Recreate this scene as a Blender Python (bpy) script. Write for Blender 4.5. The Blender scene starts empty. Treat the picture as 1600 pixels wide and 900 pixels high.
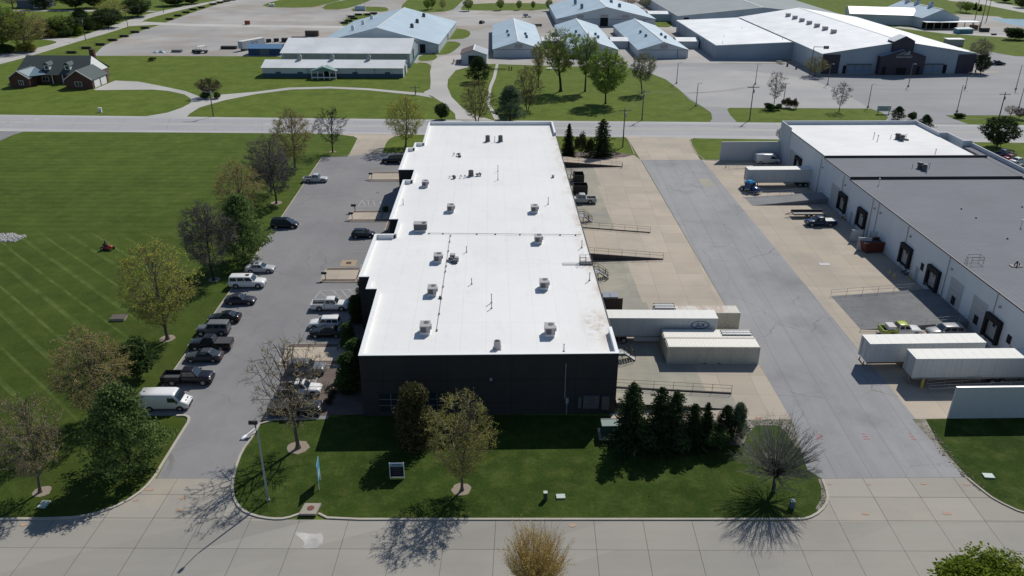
import bpy, random
from math import *
from mathutils import Vector, Matrix, noise

random.seed(7)
SC = bpy.context.scene
COL = SC.collection
# ------------------------------------------------------------------ survey: picture position -> point on a level plane
FPX = 1270.0; CAMH = 55.0; PITCH = atan(596 / FPX); ROLL = radians(0.21)
def G(px, py, h=0.0):
    u = (px - 800) / FPX; v = (450 - py) / FPX
    c, s = cos(ROLL), sin(ROLL); u, v = u * c - v * s, u * s + v * c
    d = (u, cos(PITCH) + v * sin(PITCH), -sin(PITCH) + v * cos(PITCH))
    t = (h - CAMH) / d[2]
    return (d[0] * t, d[1] * t)
def HT(px, pyb, pyt):
    Y = G(px, pyb)[1]; lo, hi = 0, 50
    for _ in range(40):
        m = (lo + hi) / 2
        if G(px, pyt, m)[1] > Y: lo = m
        else: hi = m
    return lo
def WD(px, py, wpx):
    y = G(px, py)[1]
    return wpx * (y * cos(PITCH) + (CAMH - 3) * sin(PITCH)) / FPX
TH = 0.025
def S(a, b):      # site frame of the two warehouses -> world
    return (a * cos(TH) - b * sin(TH), 81.6 + a * sin(TH) + b * cos(TH))

# ------------------------------------------------------------------ materials
MATS = {}
def newmat(name):
    m = bpy.data.materials.new(name); m.use_nodes = True
    nt = m.node_tree; nt.nodes.clear()
    out = nt.nodes.new('ShaderNodeOutputMaterial')
    MATS[name] = m
    return m, nt, out
class NB:
    def __init__(s, nt): s.nt = nt
    def n(s, t, **k):
        nd = s.nt.nodes.new(t)
        for a, b in k.items(): setattr(nd, a, b)
        return nd
    def lk(s, a, b): s.nt.links.new(a, b)
    def m(s, op, a, b=None, c=None):
        nd = s.n('ShaderNodeMath', operation=op)
        for i, x in enumerate((a, b, c)):
            if x is None: continue
            if isinstance(x, (int, float)): nd.inputs[i].default_value = x
            else: s.lk(x, nd.inputs[i])
        return nd.outputs[0]
    def mix(s, f, a, b, bt='MIX'):
        nd = s.n('ShaderNodeMix', data_type='RGBA', blend_type=bt)
        for i, x in ((0, f), (6, a), (7, b)):
            if isinstance(x, (int, float)): nd.inputs[i].default_value = x
            elif isinstance(x, tuple): nd.inputs[i].default_value = (*x[:3], 1)
            else: s.lk(x, nd.inputs[i])
        return nd.outputs[2]
    def noise(s, co, scale, sx=1, sy=1, sz=1, detail=4, rough=.55, rot=0):
        mp = s.n('ShaderNodeMapping'); mp.inputs['Scale'].default_value = (sx, sy, sz)
        mp.inputs['Rotation'].default_value = (0, 0, rot)
        s.lk(co, mp.inputs['Vector'])
        nd = s.n('ShaderNodeTexNoise'); nd.inputs['Scale'].default_value = scale
        nd.inputs['Detail'].default_value = detail; nd.inputs['Roughness'].default_value = rough
        s.lk(mp.outputs[0], nd.inputs['Vector'])
        return nd.outputs[0]
    def ramp(s, f, lo, hi):
        nd = s.n('ShaderNodeMapRange'); nd.inputs[1].default_value = lo; nd.inputs[2].default_value = hi
        s.lk(f, nd.inputs[0]); return nd.outputs[0]
    def xy(s, co):
        nd = s.n('ShaderNodeSeparateXYZ'); s.lk(co, nd.inputs[0]); return nd.outputs
def bsdf(b, out, col, rough=.7, metal=0, spec=.4, bump=None, bstr=.2, bdist=.05):
    p = b.n('ShaderNodeBsdfPrincipled')
    if isinstance(col, tuple): p.inputs['Base Color'].default_value = (*col[:3], 1)
    else: b.lk(col, p.inputs['Base Color'])
    if isinstance(rough, (int, float)): p.inputs['Roughness'].default_value = rough
    else: b.lk(rough, p.inputs['Roughness'])
    p.inputs['Metallic'].default_value = metal
    p.inputs['Specular IOR Level'].default_value = spec
    if bump is not None:
        bp = b.n('ShaderNodeBump'); bp.inputs['Strength'].default_value = bstr; bp.inputs['Distance'].default_value = bdist
        b.lk(bump, bp.inputs['Height']); b.lk(bp.outputs[0], p.inputs['Normal'])
    b.lk(p.outputs[0], out.inputs[0])
    return p
def co_world(b): return b.n('ShaderNodeNewGeometry').outputs['Position']
def co_obj(b): return b.n('ShaderNodeTexCoord').outputs['Object']

def paint(name, col, rough=.5, metal=0, var=.12, scale=1.5, spec=.4, dirt=None, streak=0):
    """painted or plain material: base colour with soft wear"""
    if name in MATS: return MATS[name]
    m, nt, out = newmat(name); b = NB(nt); co = co_obj(b)
    n1 = b.noise(co, scale); n2 = b.noise(co, scale * 9, detail=2)
    f = b.m('ADD', b.m('MULTIPLY', b.m('SUBTRACT', n1, .5), 2 * var), b.m('MULTIPLY', b.m('SUBTRACT', n2, .5), var))
    c = b.mix(1.0, col, b.n('ShaderNodeCombineColor').outputs[0], 'MULTIPLY')
    cc = nt.nodes[-2] if False else [n for n in nt.nodes if n.type == 'COMBINE_COLOR'][-1]
    v = b.m('ADD', 1.0, f)
    for i in range(3): b.lk(v, cc.inputs[i])
    if streak:
        s = b.ramp(b.noise(co, 2.2, 1, 1, .08, detail=3), .5, .75)
        c = b.mix(b.m('MULTIPLY', s, streak), c, (.10, .085, .07))
    if dirt:
        d = b.ramp(b.noise(co, .9, detail=6), .55, .8)
        c = b.mix(b.m('MULTIPLY', d, .6), c, dirt)
    bsdf(b, out, c, rough, metal, spec)
    return m
def glass(name='dark_glass', col=(.02, .03, .04)):
    if name in MATS: return MATS[name]
    m, nt, out = newmat(name); b = NB(nt)
    bsdf(b, out, col, .06, 0, .9)
    return m
def metalroof(name, col, period=.9, axis=0, amt=.10, rough=.45):
    if name in MATS: return MATS[name]
    m, nt, out = newmat(name); b = NB(nt); co = co_obj(b); x = b.xy(co)[axis]
    fr = b.m('FRACT', b.m('DIVIDE', x, period))
    rib = b.m('LESS_THAN', fr, .16)
    n = b.noise(co, .12, detail=5); n2 = b.noise(co, 1.5)
    v = b.m('ADD', b.m('ADD', 1.0, b.m('MULTIPLY', b.m('SUBTRACT', n, .5), .5)), b.m('MULTIPLY', b.m('SUBTRACT', n2, .5), .12))
    v = b.m('SUBTRACT', v, b.m('MULTIPLY', rib, amt))
    c = b.n('ShaderNodeVectorMath', operation='SCALE'); c.inputs[0].default_value = col; b.lk(v, c.inputs['Scale'])
    bsdf(b, out, c.outputs[0], rough, .0, .4, bump=rib, bstr=.4, bdist=.03)
    return m
def ground(name, c1, c2, big=.03, cracks=None, fine=6, var=.3, finevar=.18, joints=(), rough=.9, streak=None, stain=None, cells=None, bump=.25):
    """paved or planted sheets, world-space pattern. joints: (dx,dy,period,offset,width,dark)"""
    m, nt, out = newmat(name); b = NB(nt); co = co_world(b); X = b.xy(co)
    nb = b.noise(co, big, detail=6, rough=.6); nf = b.noise(co, fine, detail=3, rough=.7)
    c = b.mix(b.ramp(nb, .38, .62), c1, c2)
    v = b.m('ADD', 1.0, b.m('MULTIPLY', b.m('SUBTRACT', nf, .5), 2 * finevar))
    nm = b.noise(co, big * 8, detail=5)
    v = b.m('ADD', v, b.m('MULTIPLY', b.m('SUBTRACT', nm, .5), var))
    if streak:
        sx, sy, amt, rot = streak
        ns = b.noise(co, 1.0, sx, sy, 1, detail=5, rot=rot)
        v = b.m('ADD', v, b.m('MULTIPLY', b.m('SUBTRACT', ns, .5), amt))
    ids = []
    for dx, dy, per, off, w, dark in joints:
        t = b.m('ADD', b.m('MULTIPLY', X[0], dx / per), b.m('MULTIPLY_ADD', X[1], dy / per, off))
        if dark > 0:
            line = b.m('LESS_THAN', b.m('FRACT', t), w / per)
            v = b.m('MULTIPLY', v, b.m('SUBTRACT', 1.0, b.m('MULTIPLY', line, dark)))
        ids.append(b.m('FLOOR', t))
    if cells and len(ids) >= 2:
        wn = b.n('ShaderNodeTexWhiteNoise', noise_dimensions='2D'); cv = b.n('ShaderNodeCombineXYZ')
        b.lk(ids[0], cv.inputs[0]); b.lk(ids[1], cv.inputs[1]); b.lk(cv.outputs[0], wn.inputs['Vector'])
        v = b.m('ADD', v, b.m('MULTIPLY', b.m('SUBTRACT', wn.outputs['Value'], .5), cells))
    if cracks:
        cs, cw, cd = cracks; nv = b.n('ShaderNodeTexNoise'); nv.inputs['Scale'].default_value = .35; nv.inputs['Detail'].default_value = 5; b.lk(co, nv.inputs['Vector'])
        ad = b.n('ShaderNodeVectorMath', operation='MULTIPLY_ADD'); b.lk(nv.outputs[1], ad.inputs[0]); ad.inputs[1].default_value = (3.2, 3.2, 0); b.lk(co, ad.inputs[2])
        vo = b.n('ShaderNodeTexVoronoi', feature='DISTANCE_TO_EDGE'); vo.inputs['Scale'].default_value = cs; b.lk(ad.outputs[0], vo.inputs['Vector'])
        ln = b.m('MULTIPLY', b.m('LESS_THAN', vo.outputs['Distance'], cw * cs), b.ramp(b.noise(co, .07, detail=3), .45, .6))
        v = b.m('MULTIPLY', v, b.m('SUBTRACT', 1.0, b.m('MULTIPLY', ln, cd)))
    sc = b.n('ShaderNodeVectorMath', operation='SCALE'); b.lk(c, sc.inputs[0]); b.lk(v, sc.inputs['Scale'])
    c = sc.outputs[0]
    if stain:
        scol, sscale, lo, hi, amt = stain
        c = b.mix(b.m('MULTIPLY', b.ramp(b.noise(co, sscale, detail=6, rough=.65), lo, hi), amt), c, scol)
    bsdf(b, out, c, rough, 0, .25, bump=nf, bstr=bump, bdist=.03)
    return m
def grass(name, c1, c2, c3, stripes=None, fine=2.5, dry=(.12, .11, .04), dryamt=.35, contrast=.5):
    m, nt, out = newmat(name); b = NB(nt); co = co_world(b); X = b.xy(co)
    nb = b.noise(co, .045, detail=5, rough=.6); nm = b.noise(co, .45, detail=5, rough=.65); nf = b.noise(co, fine, detail=4, rough=.75)
    c = b.mix(b.ramp(nb, .35, .65), c1, c2); c = b.mix(b.ramp(nm, .45, .75), c, c3)
    v = b.m('ADD', 1.0, b.m('MULTIPLY', b.m('SUBTRACT', nf, .5), contrast))
    v = b.m('ADD', v, b.m('MULTIPLY', b.m('SUBTRACT', b.noise(co, .18, detail=5), .5), .7))
    if stripes: v = stripes(b, co, X, v)
    sc = b.n('ShaderNodeVectorMath', operation='SCALE'); b.lk(c, sc.inputs[0]); b.lk(v, sc.inputs['Scale'])
    c = b.mix(b.m('MULTIPLY', b.ramp(b.noise(co, .09, detail=7, rough=.7), .56, .78), dryamt), sc.outputs[0], dry)
    c = b.mix(b.m('MULTIPLY', b.ramp(b.noise(co, .8, detail=6, rough=.75), .60, .72), .35), c, (.13, .14, .05))
    if stripes: c = b.mix(b.m('MULTIPLY', field_stripes.mask, .35), c, (.11, .135, .06))
    bsdf(b, out, c, .95, 0, .1, bump=nf, bstr=.7, bdist=.12)
    return m
def leafmat(name, c1, c2, trans=.35, hue=None):
    if name in MATS: return MATS[name]
    m, nt, out = newmat(name); b = NB(nt); co = co_obj(b)
    oi = b.n('ShaderNodeObjectInfo')
    n1 = b.noise(co, .55, detail=3); n2 = b.noise(co, 5, detail=2)
    f = b.ramp(b.m('ADD', b.m('MULTIPLY', n1, .7), b.m('MULTIPLY', n2, .3)), .35, .65)
    c = b.mix(f, c1, c2)
    sc = b.n('ShaderNodeVectorMath', operation='SCALE'); b.lk(c, sc.inputs[0])
    b.lk(b.m('MULTIPLY_ADD', oi.outputs['Random'], .3, .85), sc.inputs['Scale'])
    d = b.n('ShaderNodeBsdfDiffuse'); b.lk(sc.outputs[0], d.inputs[0])
    t = b.n('ShaderNodeBsdfTranslucent'); b.lk(sc.outputs[0], t.inputs[0])
    mx = b.n('ShaderNodeMixShader'); mx.inputs[0].default_value = trans
    b.lk(d.outputs[0], mx.inputs[1]); b.lk(t.outputs[0], mx.inputs[2]); b.lk(mx.outputs[0], out.inputs[0])
    return m

# ------------------------------------------------------------------ mesh builder
class MB:
    def __init__(s): s.v = []; s.f = []; s.mi = []; s.cur = 0; s.sm = []; s.smooth = False
    def face(s, idx): s.f.append(tuple(idx)); s.mi.append(s.cur); s.sm.append(s.smooth)
    def add(s, pts): k = len(s.v); s.v += [tuple(p) for p in pts]; return k
    def poly(s, pts): k = s.add(pts); s.face(range(k, k + len(pts))); return s
    def box(s, x0, x1, y0, y1, z0, z1):
        k = s.add([(x0, y0, z0), (x1, y0, z0), (x1, y1, z0), (x0, y1, z0), (x0, y0, z1), (x1, y0, z1), (x1, y1, z1), (x0, y1, z1)])
        for q in ((0, 3, 2, 1), (4, 5, 6, 7), (0, 1, 5, 4), (1, 2, 6, 5), (2, 3, 7, 6), (3, 0, 4, 7)): s.face([k + i for i in q])
        return s
    def prism(s, pl, z0, z1):
        n = len(pl); k = s.add([(p[0], p[1], z0) for p in pl] + [(p[0], p[1], z1) for p in pl])
        s.face([k + n - 1 - i for i in range(n)]); s.face([k + n + i for i in range(n)])
        for i in range(n): j = (i + 1) % n; s.face((k + i, k + j, k + n + j, k + n + i))
        return s
    def tube(s, p0, p1, r0, r1=None, n=6, cap=True):
        r1 = r0 if r1 is None else r1
        p0 = Vector(p0); p1 = Vector(p1); d = (p1 - p0)
        if d.length < 1e-6: return s
        d.normalize(); a = d.orthogonal(); a.normalize(); c = d.cross(a)
        k = len(s.v)
        for p, r in ((p0, r0), (p1, r1)):
            for i in range(n):
                t = 2 * pi * i / n; s.v.append(tuple(p + a * (r * cos(t)) + c * (r * sin(t))))
        for i in range(n): j = (i + 1) % n; s.face((k + i, k + j, k + n + j, k + n + i))
        if cap: s.face([k + n - 1 - i for i in range(n)]); s.face([k + n + i for i in range(n)])
        return s
    def pipe(s, pts, r, n=6):
        for a, b in zip(pts, pts[1:]): s.tube(a, b, r, r, n)
        return s
    def beam(s, p0, p1, w, h):   # flat beam with width w (horizontal) and height h
        p0 = Vector(p0); p1 = Vector(p1); d = p1 - p0; side = Vector((-d.y, d.x, 0))
        if side.length < 1e-6: side = Vector((1, 0, 0))
        side.normalize(); side *= w / 2; up = Vector((0, 0, h / 2)) if abs(d.z) < d.length * .9 else d.cross(side).normalized() * h / 2
        k = s.add([p0 - side - up, p0 + side - up, p0 + side + up, p0 - side + up, p1 - side - up, p1 + side - up, p1 + side + up, p1 - side + up])
        for q in ((0, 1, 2, 3), (7, 6, 5, 4), (0, 4, 5, 1), (1, 5, 6, 2), (2, 6, 7, 3), (3, 7, 4, 0)): s.face([k + i for i in q])
        return s
    def loft(s, rings, cap=True):
        n = len(rings[0]); k = len(s.v)
        for r in rings: s.v += [tuple(p) for p in r]
        for i in range(len(rings) - 1):
            for j in range(n):
                j2 = (j + 1) % n; a = k + i * n
                s.face((a + j, a + j2, a + n + j2, a + n + j))
        if cap:
            sm = s.smooth; s.smooth = False
            s.face([k + n - 1 - j for j in range(n)]); s.face([k + (len(rings) - 1) * n + j for j in range(n)]); s.smooth = sm
        return s
    def build(s, name, mats, parent=None, loc=None):
        me = bpy.data.meshes.new(name); me.from_pydata(s.v, [], s.f)
        if not isinstance(mats, (list, tuple)): mats = [mats]
        for m in mats: me.materials.append(m)
        me.polygons.foreach_set('material_index', s.mi); me.polygons.foreach_set('use_smooth', s.sm); me.update()
        o = bpy.data.objects.new(name, me); COL.objects.link(o)
        if parent is not None: o.parent = parent
        if loc: o.location = loc
        return o
def thing(name, label, cat, loc=(0, 0, 0), rotz=0, group=None):
    o = bpy.data.objects.new(name, None); COL.objects.link(o); o.empty_display_size = .3
    o.location = (*loc, 0) if len(loc) == 2 else loc; o.rotation_euler = (0, 0, rotz)
    o['label'] = label; o['category'] = cat
    if group: o['group'] = group
    return o
def tag(o, label, cat, group=None):
    o['label'] = label; o['category'] = cat
    if group: o['group'] = group
    return o
def struct(o, kind='structure'): o['kind'] = kind; return o
def copytree(root, loc, rotz, label, scale=None, group=None):
    r = root.copy(); COL.objects.link(r); r.location = (*loc, 0) if len(loc) == 2 else loc; r.rotation_euler = (0, 0, rotz); r['label'] = label
    if scale: r.scale = scale
    if group: r['group'] = group
    for ch in root.children:
        c = ch.copy(); COL.objects.link(c); c.parent = r
        for g in ch.children:
            d = g.copy(); COL.objects.link(d); d.parent = c
    return r
def smooth_poly(pts, it=2):
    for _ in range(it):
        q = []
        for i in range(len(pts)):
            a, c = pts[i], pts[(i + 1) % len(pts)]
            q += [(.75 * a[0] + .25 * c[0], .75 * a[1] + .25 * c[1]), (.25 * a[0] + .75 * c[0], .25 * a[1] + .75 * c[1])]
        pts = q
    return pts
def sheet(name, px, z, mat, kind='structure', sm=0, world=False):
    pts = px if world else [G(*p) for p in px]
    if sm: pts = smooth_poly(pts, sm)
    mb = MB(); mb.poly([(p[0], p[1], z) for p in pts])
    o = mb.build(name, mat)
    ar = sum(pts[i][0] * pts[(i + 1) % len(pts)][1] - pts[(i + 1) % len(pts)][0] * pts[i][1] for i in range(len(pts)))
    if ar < 0: o.data.flip_normals()
    return struct(o, kind)
def kerb(name, px, mat, w=.16, h=.13, sm=1, world=False):
    pts = px if world else [G(*p) for p in px]
    for _ in range(sm):
        q = [pts[0]]
        for a, c in zip(pts, pts[1:]): q += [(.75 * a[0] + .25 * c[0], .75 * a[1] + .25 * c[1]), (.25 * a[0] + .75 * c[0], .25 * a[1] + .75 * c[1])]
        pts = q + [pts[-1]]
    mb = MB(); P = [Vector(p) for p in pts]; rings = []
    for i, p in enumerate(P):
        d = (P[min(i + 1, len(P) - 1)] - P[max(i - 1, 0)]).normalized(); n = Vector((-d.y, d.x)) * w / 2
        a, c = p - n, p + n
        rings.append([(a.x, a.y, -.05), (c.x, c.y, -.05), (c.x, c.y, h), (a.x, a.y, h)])
    mb.loft(rings); return struct(mb.build(name, mat))
# ------------------------------------------------------------------ world, sun, camera
W = bpy.data.worlds.new("World"); SC.world = W; W.use_nodes = True
wn = W.node_tree; bg = wn.nodes['Background']
sky = wn.nodes.new('ShaderNodeTexSky'); sky.sky_type = 'NISHITA'; sky.sun_disc = False
SUN = Vector((.51, .85, 1.0)).normalized()
sky.sun_elevation = asin(SUN.z); sky.sun_rotation = atan2(SUN.x, SUN.y)
sky.air_density = 1.0; sky.dust_density = .2; sky.ozone_density = 3.5
wn.links.new(sky.outputs[0], bg.inputs[0]); bg.inputs[1].default_value = .078
sl = bpy.data.lights.new('sun', 'SUN'); sl.energy = 4.0; sl.angle = radians(.5); sl.color = (1, .96, .89)
so = bpy.data.objects.new('sun', sl); COL.objects.link(so); so.rotation_euler = SUN.to_track_quat('Z', 'Y').to_euler()
so.location = (0, 100, 120)
cam = bpy.data.cameras.new('camera'); cam.sensor_width = 36; cam.lens = FPX / 1600 * 36; cam.clip_end = 6000; cam.clip_start = .5
camo = bpy.data.objects.new('camera', cam); COL.objects.link(camo)
camo.matrix_world = Matrix.Translation((0, 0, CAMH)) @ Matrix.Rotation(pi / 2 - PITCH, 4, 'X') @ Matrix.Rotation(ROLL, 4, 'Z')
SC.camera = camo
SC.view_settings.view_transform = 'Standard'; SC.view_settings.look = 'None'; SC.view_settings.exposure = 0
SC.cycles.max_bounces = 5; SC.cycles.diffuse_bounces = 3; SC.cycles.transparent_max_bounces = 4
SC.cycles.use_denoising = True

# ------------------------------------------------------------------ ground materials
def field_stripes(b, co, X, v):
    # mower swaths: diagonal pale wheel lines close by, fine east-west ones farther off
    a = b.m('ADD', b.m('MULTIPLY', X[0], .68), b.m('MULTIPLY', X[1], .733))
    wob = b.m('MULTIPLY', b.noise(co, .02, detail=2), 2.0)
    def lines(per, off, w):
        fr = b.m('FRACT', b.m('DIVIDE', b.m('ADD', b.m('ADD', a, wob), off), per)); d = b.m('ABSOLUTE', b.m('SUBTRACT', fr, .5))
        return b.m('SUBTRACT', 1.0, b.ramp(d, 0, w))
    ln = b.m('MAXIMUM', lines(3.3, 0, .10), b.m('MULTIPLY', lines(6.6, 1.3, .04), .7))
    ln = b.m('MULTIPLY', ln, b.ramp(b.noise(co, .35, detail=5), .32, .62))
    west = b.m('SUBTRACT', 1.0, b.ramp(b.m('ADD', X[0], b.m('MULTIPLY', b.noise(co, .1), 14)), -52, -40))
    nm = b.m('SUBTRACT', 1.0, b.ramp(b.m('ADD', X[1], b.m('MULTIPLY', b.noise(co, .08), 4)), 139, 144))
    fr2 = b.m('FRACT', b.m('DIVIDE', b.m('ADD', X[1], b.m('MULTIPLY', b.noise(co, .03), 1.5)), 2.7))
    far = b.m('SUBTRACT', b.m('ABSOLUTE', b.m('SUBTRACT', fr2, .5)), .25)
    e = b.m('ADD', b.m('MULTIPLY', nm, b.m('MULTIPLY', b.m('MULTIPLY', ln, west), .8)), b.m('MULTIPLY', b.m('SUBTRACT', 1.0, nm), b.m('MULTIPLY', far, .36)))
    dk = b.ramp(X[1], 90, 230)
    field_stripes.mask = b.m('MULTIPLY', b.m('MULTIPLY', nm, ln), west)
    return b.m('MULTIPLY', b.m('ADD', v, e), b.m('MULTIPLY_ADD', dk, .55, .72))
M_grass = grass('grass_far', (.086, .130, .017), (.102, .142, .021), (.140, .164, .036), dryamt=.38, contrast=.7)
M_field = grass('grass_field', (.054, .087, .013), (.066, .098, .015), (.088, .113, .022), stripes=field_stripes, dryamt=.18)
M_lawn = grass('grass_lawn', (.026, .050, .007), (.038, .064, .010), (.070, .092, .020), fine=3.0, dryamt=.2, contrast=1.3)
M_street = ground('street_concrete', (.325, .305, .265), (.29, .275, .243), big=.06, fine=9, var=.10, finevar=.07,
    joints=((-.42, 1, 4.10, -.376 + .0, .07, 0), (0, 1, 4.1, -.387, .06, .55), (1.0, -.02, 4.85, .58, .06, .55)), cells=.16, streak=(.05, 1.2, .12, 0),
    stain=((.24, .225, .20), .12, .52, .8, .5))
M_apron = ground('apron_concrete', (.455, .385, .305), (.39, .34, .275), big=.05, fine=8, var=.14, finevar=.09,
    joints=((.025, 1, 4.6, .1, .06, .28), (1.0, -.025, 4.3, .35, .06, .28)), cells=.12, streak=(.06, .5, .16, 0),
    stain=((.30, .275, .235), .11, .5, .75, .65))
M_wapron = ground('driveway_concrete', (.35, .322, .275), (.315, .295, .258), big=.06, fine=9, var=.12, finevar=.08, joints=((0, 1, 3.55, .21, .09, .5), (1.0, -.02, 4.85, .58, .08, .5)), cells=.12, streak=(.05, 1.2, .12, 0), stain=((.45, .38, .28), .12, .5, .8, .6))
M_apron_old = ground('apron_concrete_worn', (.315, .295, .24), (.36, .33, .26), big=.07, fine=8, var=.2, finevar=.1,
    joints=((.025, 1, 4.6, .1, .06, .3), (1.0, -.025, 4.3, .35, .05, .2)), cells=.14, streak=(.06, .5, .2, 0),
    stain=((.22, .22, .20), .13, .48, .7, .7))
M_asph_lot = ground('asphalt_lot', (.205, .202, .204), (.245, .24, .24), big=.05, fine=14, var=.14, finevar=.14, streak=(.9, .05, .12, .025),
    stain=((.13, .13, .135), .1, .6, .85, .55), cracks=(.09, .05, .22))
M_asph_drive = ground('asphalt_drive', (.31, .306, .305), (.26, .257, .26), big=.045, fine=10, var=.3, finevar=.22, streak=(.55, .03, .34, .025),
    joints=((1.0, -.025, 3.75, .22, .10, .22),), stain=((.15, .152, .158), .06, .54, .74, .7), cracks=(.08, .06, .30))
M_asph_ramp = ground('asphalt_ramp', (.155, .155, .158), (.195, .195, .195), big=.15, fine=10, var=.3, finevar=.15, streak=(.08, .9, .3, 0))
M_road = ground('road_concrete', (.44, .43, .42), (.39, .385, .38), big=.04, fine=6, var=.1, finevar=.1, streak=(.02, .9, .22, .012),
    joints=((0.012, 1, 3.6, .18, .16, .25),), cracks=(.05, .05, .25))
M_road_dark = ground('road_lane', (.33, .33, .335), (.36, .355, .355), big=.04, fine=6, var=.12, finevar=.1, streak=(.02, .9, .25, .012), joints=((1, .3, 13, .2, .1, .3),))
M_gravel = ground('gravel', (.42, .40, .375), (.31, .30, .287), big=.018, fine=2.2, var=.25, finevar=.2, streak=(.01, .09, .35, .05),
    stain=((.27, .22, .16), .022, .46, .66, .85))
M_gdrive = ground('gravel_drive', (.46, .44, .41), (.39, .38, .355), big=.05, fine=3, var=.2, finevar=.2)
M_expolot = ground('asphalt_expo', (.30, .297, .297), (.255, .255, .262), big=.02, fine=3, var=.18, finevar=.12, streak=(.012, .16, .4, -.03),
    stain=((.38, .365, .33), .03, .55, .75, .5))
M_kerb = ground('kerb_concrete', (.46, .42, .35), (.38, .35, .3), big=.3, fine=6, var=.2, finevar=.15)
M_mulch = ground('mulch', (.12, .09, .08), (.15, .12, .105), big=.5, fine=9, var=.5, finevar=.6)
M_rubble = ground('broken_edge', (.3, .27, .235), (.14, .14, .09), big=.6, fine=5, var=.8, finevar=.6)
M_water = paint('pond', (.10, .15, .2), .08, var=.05, spec=.8)
M_line = paint('road_paint', (.42, .42, .41), .8, var=.5, scale=1.2)
M_line_faint = paint('faded_paint', (.31, .305, .302), .9, var=.25, scale=2)
M_red = paint('red_paint', (.42, .10, .09), .9, var=.5, scale=4)
M_orange = paint('orange_paint', (.42, .28, .20), .9, var=.4, scale=5)
M_dkst = ground('oil_dark_asphalt', (.21, .212, .218), (.245, .25, .258), big=.35, fine=9, var=.3)
M_patch = ground('patched_asphalt', (.105, .105, .11), (.13, .13, .135), big=.2, fine=9)

# ------------------------------------------------------------------ ground sheets
sheet('ground', [(-2500, -50), (2500, -50), (2500, 4200), (-2500, 4200)], 0, M_grass, world=True)
L = .004
def edge_lawn(z): return z
# left mown field and verge in front of the lots
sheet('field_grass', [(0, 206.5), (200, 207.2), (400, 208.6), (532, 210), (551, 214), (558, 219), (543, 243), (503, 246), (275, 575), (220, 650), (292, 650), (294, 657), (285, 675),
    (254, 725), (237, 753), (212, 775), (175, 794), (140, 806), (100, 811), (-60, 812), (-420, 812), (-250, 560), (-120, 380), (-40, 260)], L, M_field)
sheet('front_lawn', [(407, 657), (395, 683), (378, 703), (364, 740), (362, 772), (375, 795), (398, 807), (430, 811.5), (447, 811), (470, 800), (498, 800), (516, 812), (1241, 812), (1262, 811),
    (1282, 800), (1293, 783), (1291, 767), (1285, 750), (1262, 735), (1250, 700), (1226, 672), (1213, 664), (1181, 664), (1170, 676), (1158, 697), (1150, 655), (960, 650), (560, 646), (520, 652)], 2 * L, M_lawn)
sheet('east_lawn', [(1440, 656), (1481, 654.5), (1700, 652), (1900, 812), (1640, 812), (1600, 804), (1555, 782), (1535, 767), (1512, 748), (1480, 715), (1462, 690)], 2 * L, M_lawn)
# streets
ST = [(-260, 54.6), (260, 54.6), (260, 63.05), (-260, 63.05)]
sheet('street', ST, 3 * L, M_street, world=True)
sheet('west_driveway_apron', [(80, 811.9), (140, 806), (180, 793), (215, 774), (240, 748), (364, 748), (362, 774), (375, 796), (400, 808), (430, 812.5), (430, 814), (60, 814)], 4 * L, M_wapron)
sheet('east_driveway_apron', [(1230, 812.5), (1262, 811), (1283, 800), (1294, 783), (1291, 765), (1284, 748), (1506, 746), (1530, 764), (1555, 782), (1602, 804), (1650, 813), (1650, 816), (1230, 815)], 4 * L, M_wapron)
sheet('west_parking_lot', [(245, 748), (285, 675), (297, 655), (292, 649), (220, 650), (275, 575), (400, 398.6), (503, 246), (543, 244), (596, 239), (660, 239), (650, 275), (640, 315), (630, 347), (620, 365), (600, 432),
    (575, 490), (540, 573), (512, 655), (409, 657), (395, 682), (378, 705), (366, 738), (363, 748)], 5 * L, M_asph_lot)
sheet('northwest_driveway_apron', [(543, 244), (547, 241), (559, 217), (551, 213), (525, 209.5), (640, 210.5), (616, 213.5), (604, 220), (597, 239.2)], 6 * L, M_apron)
sheet('loading_apron', [(884, 243), (991, 242.5), (1001, 250), (1236, 655), (1165, 656), (955, 655), (900, 420)], 5 * L, M_apron)
sheet('loading_apron_worn', [S(11, 104), S(21.5, 104), S(21.5, 88), S(20.8, 88), S(20.8, 30), S(21.4, 30), S(21.6, 12), S(24.5, 12), S(24.5, 0.5), S(11, 0.5)], 6 * L, M_apron_old, world=True)
sheet('centre_driveway', [(1002, 250), (1097, 249.5), (1506, 746), (1284, 748), (1262, 735), (1250, 700), (1236, 655)], 7 * L, M_asph_drive)
sheet('northeast_driveway_apron', [(972, 213), (1085, 215.5), (1077, 219), (1094, 249.8), (1001, 250.4), (981, 217)], 6 * L, M_apron)
sheet('east_loading_apron', [(1097, 249.5), (1121, 250.6), (1126, 249), (1236, 249), (1700, 600), (1700, 650), (1481, 654.3), (1425, 655)], 5 * L, M_apron)
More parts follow.
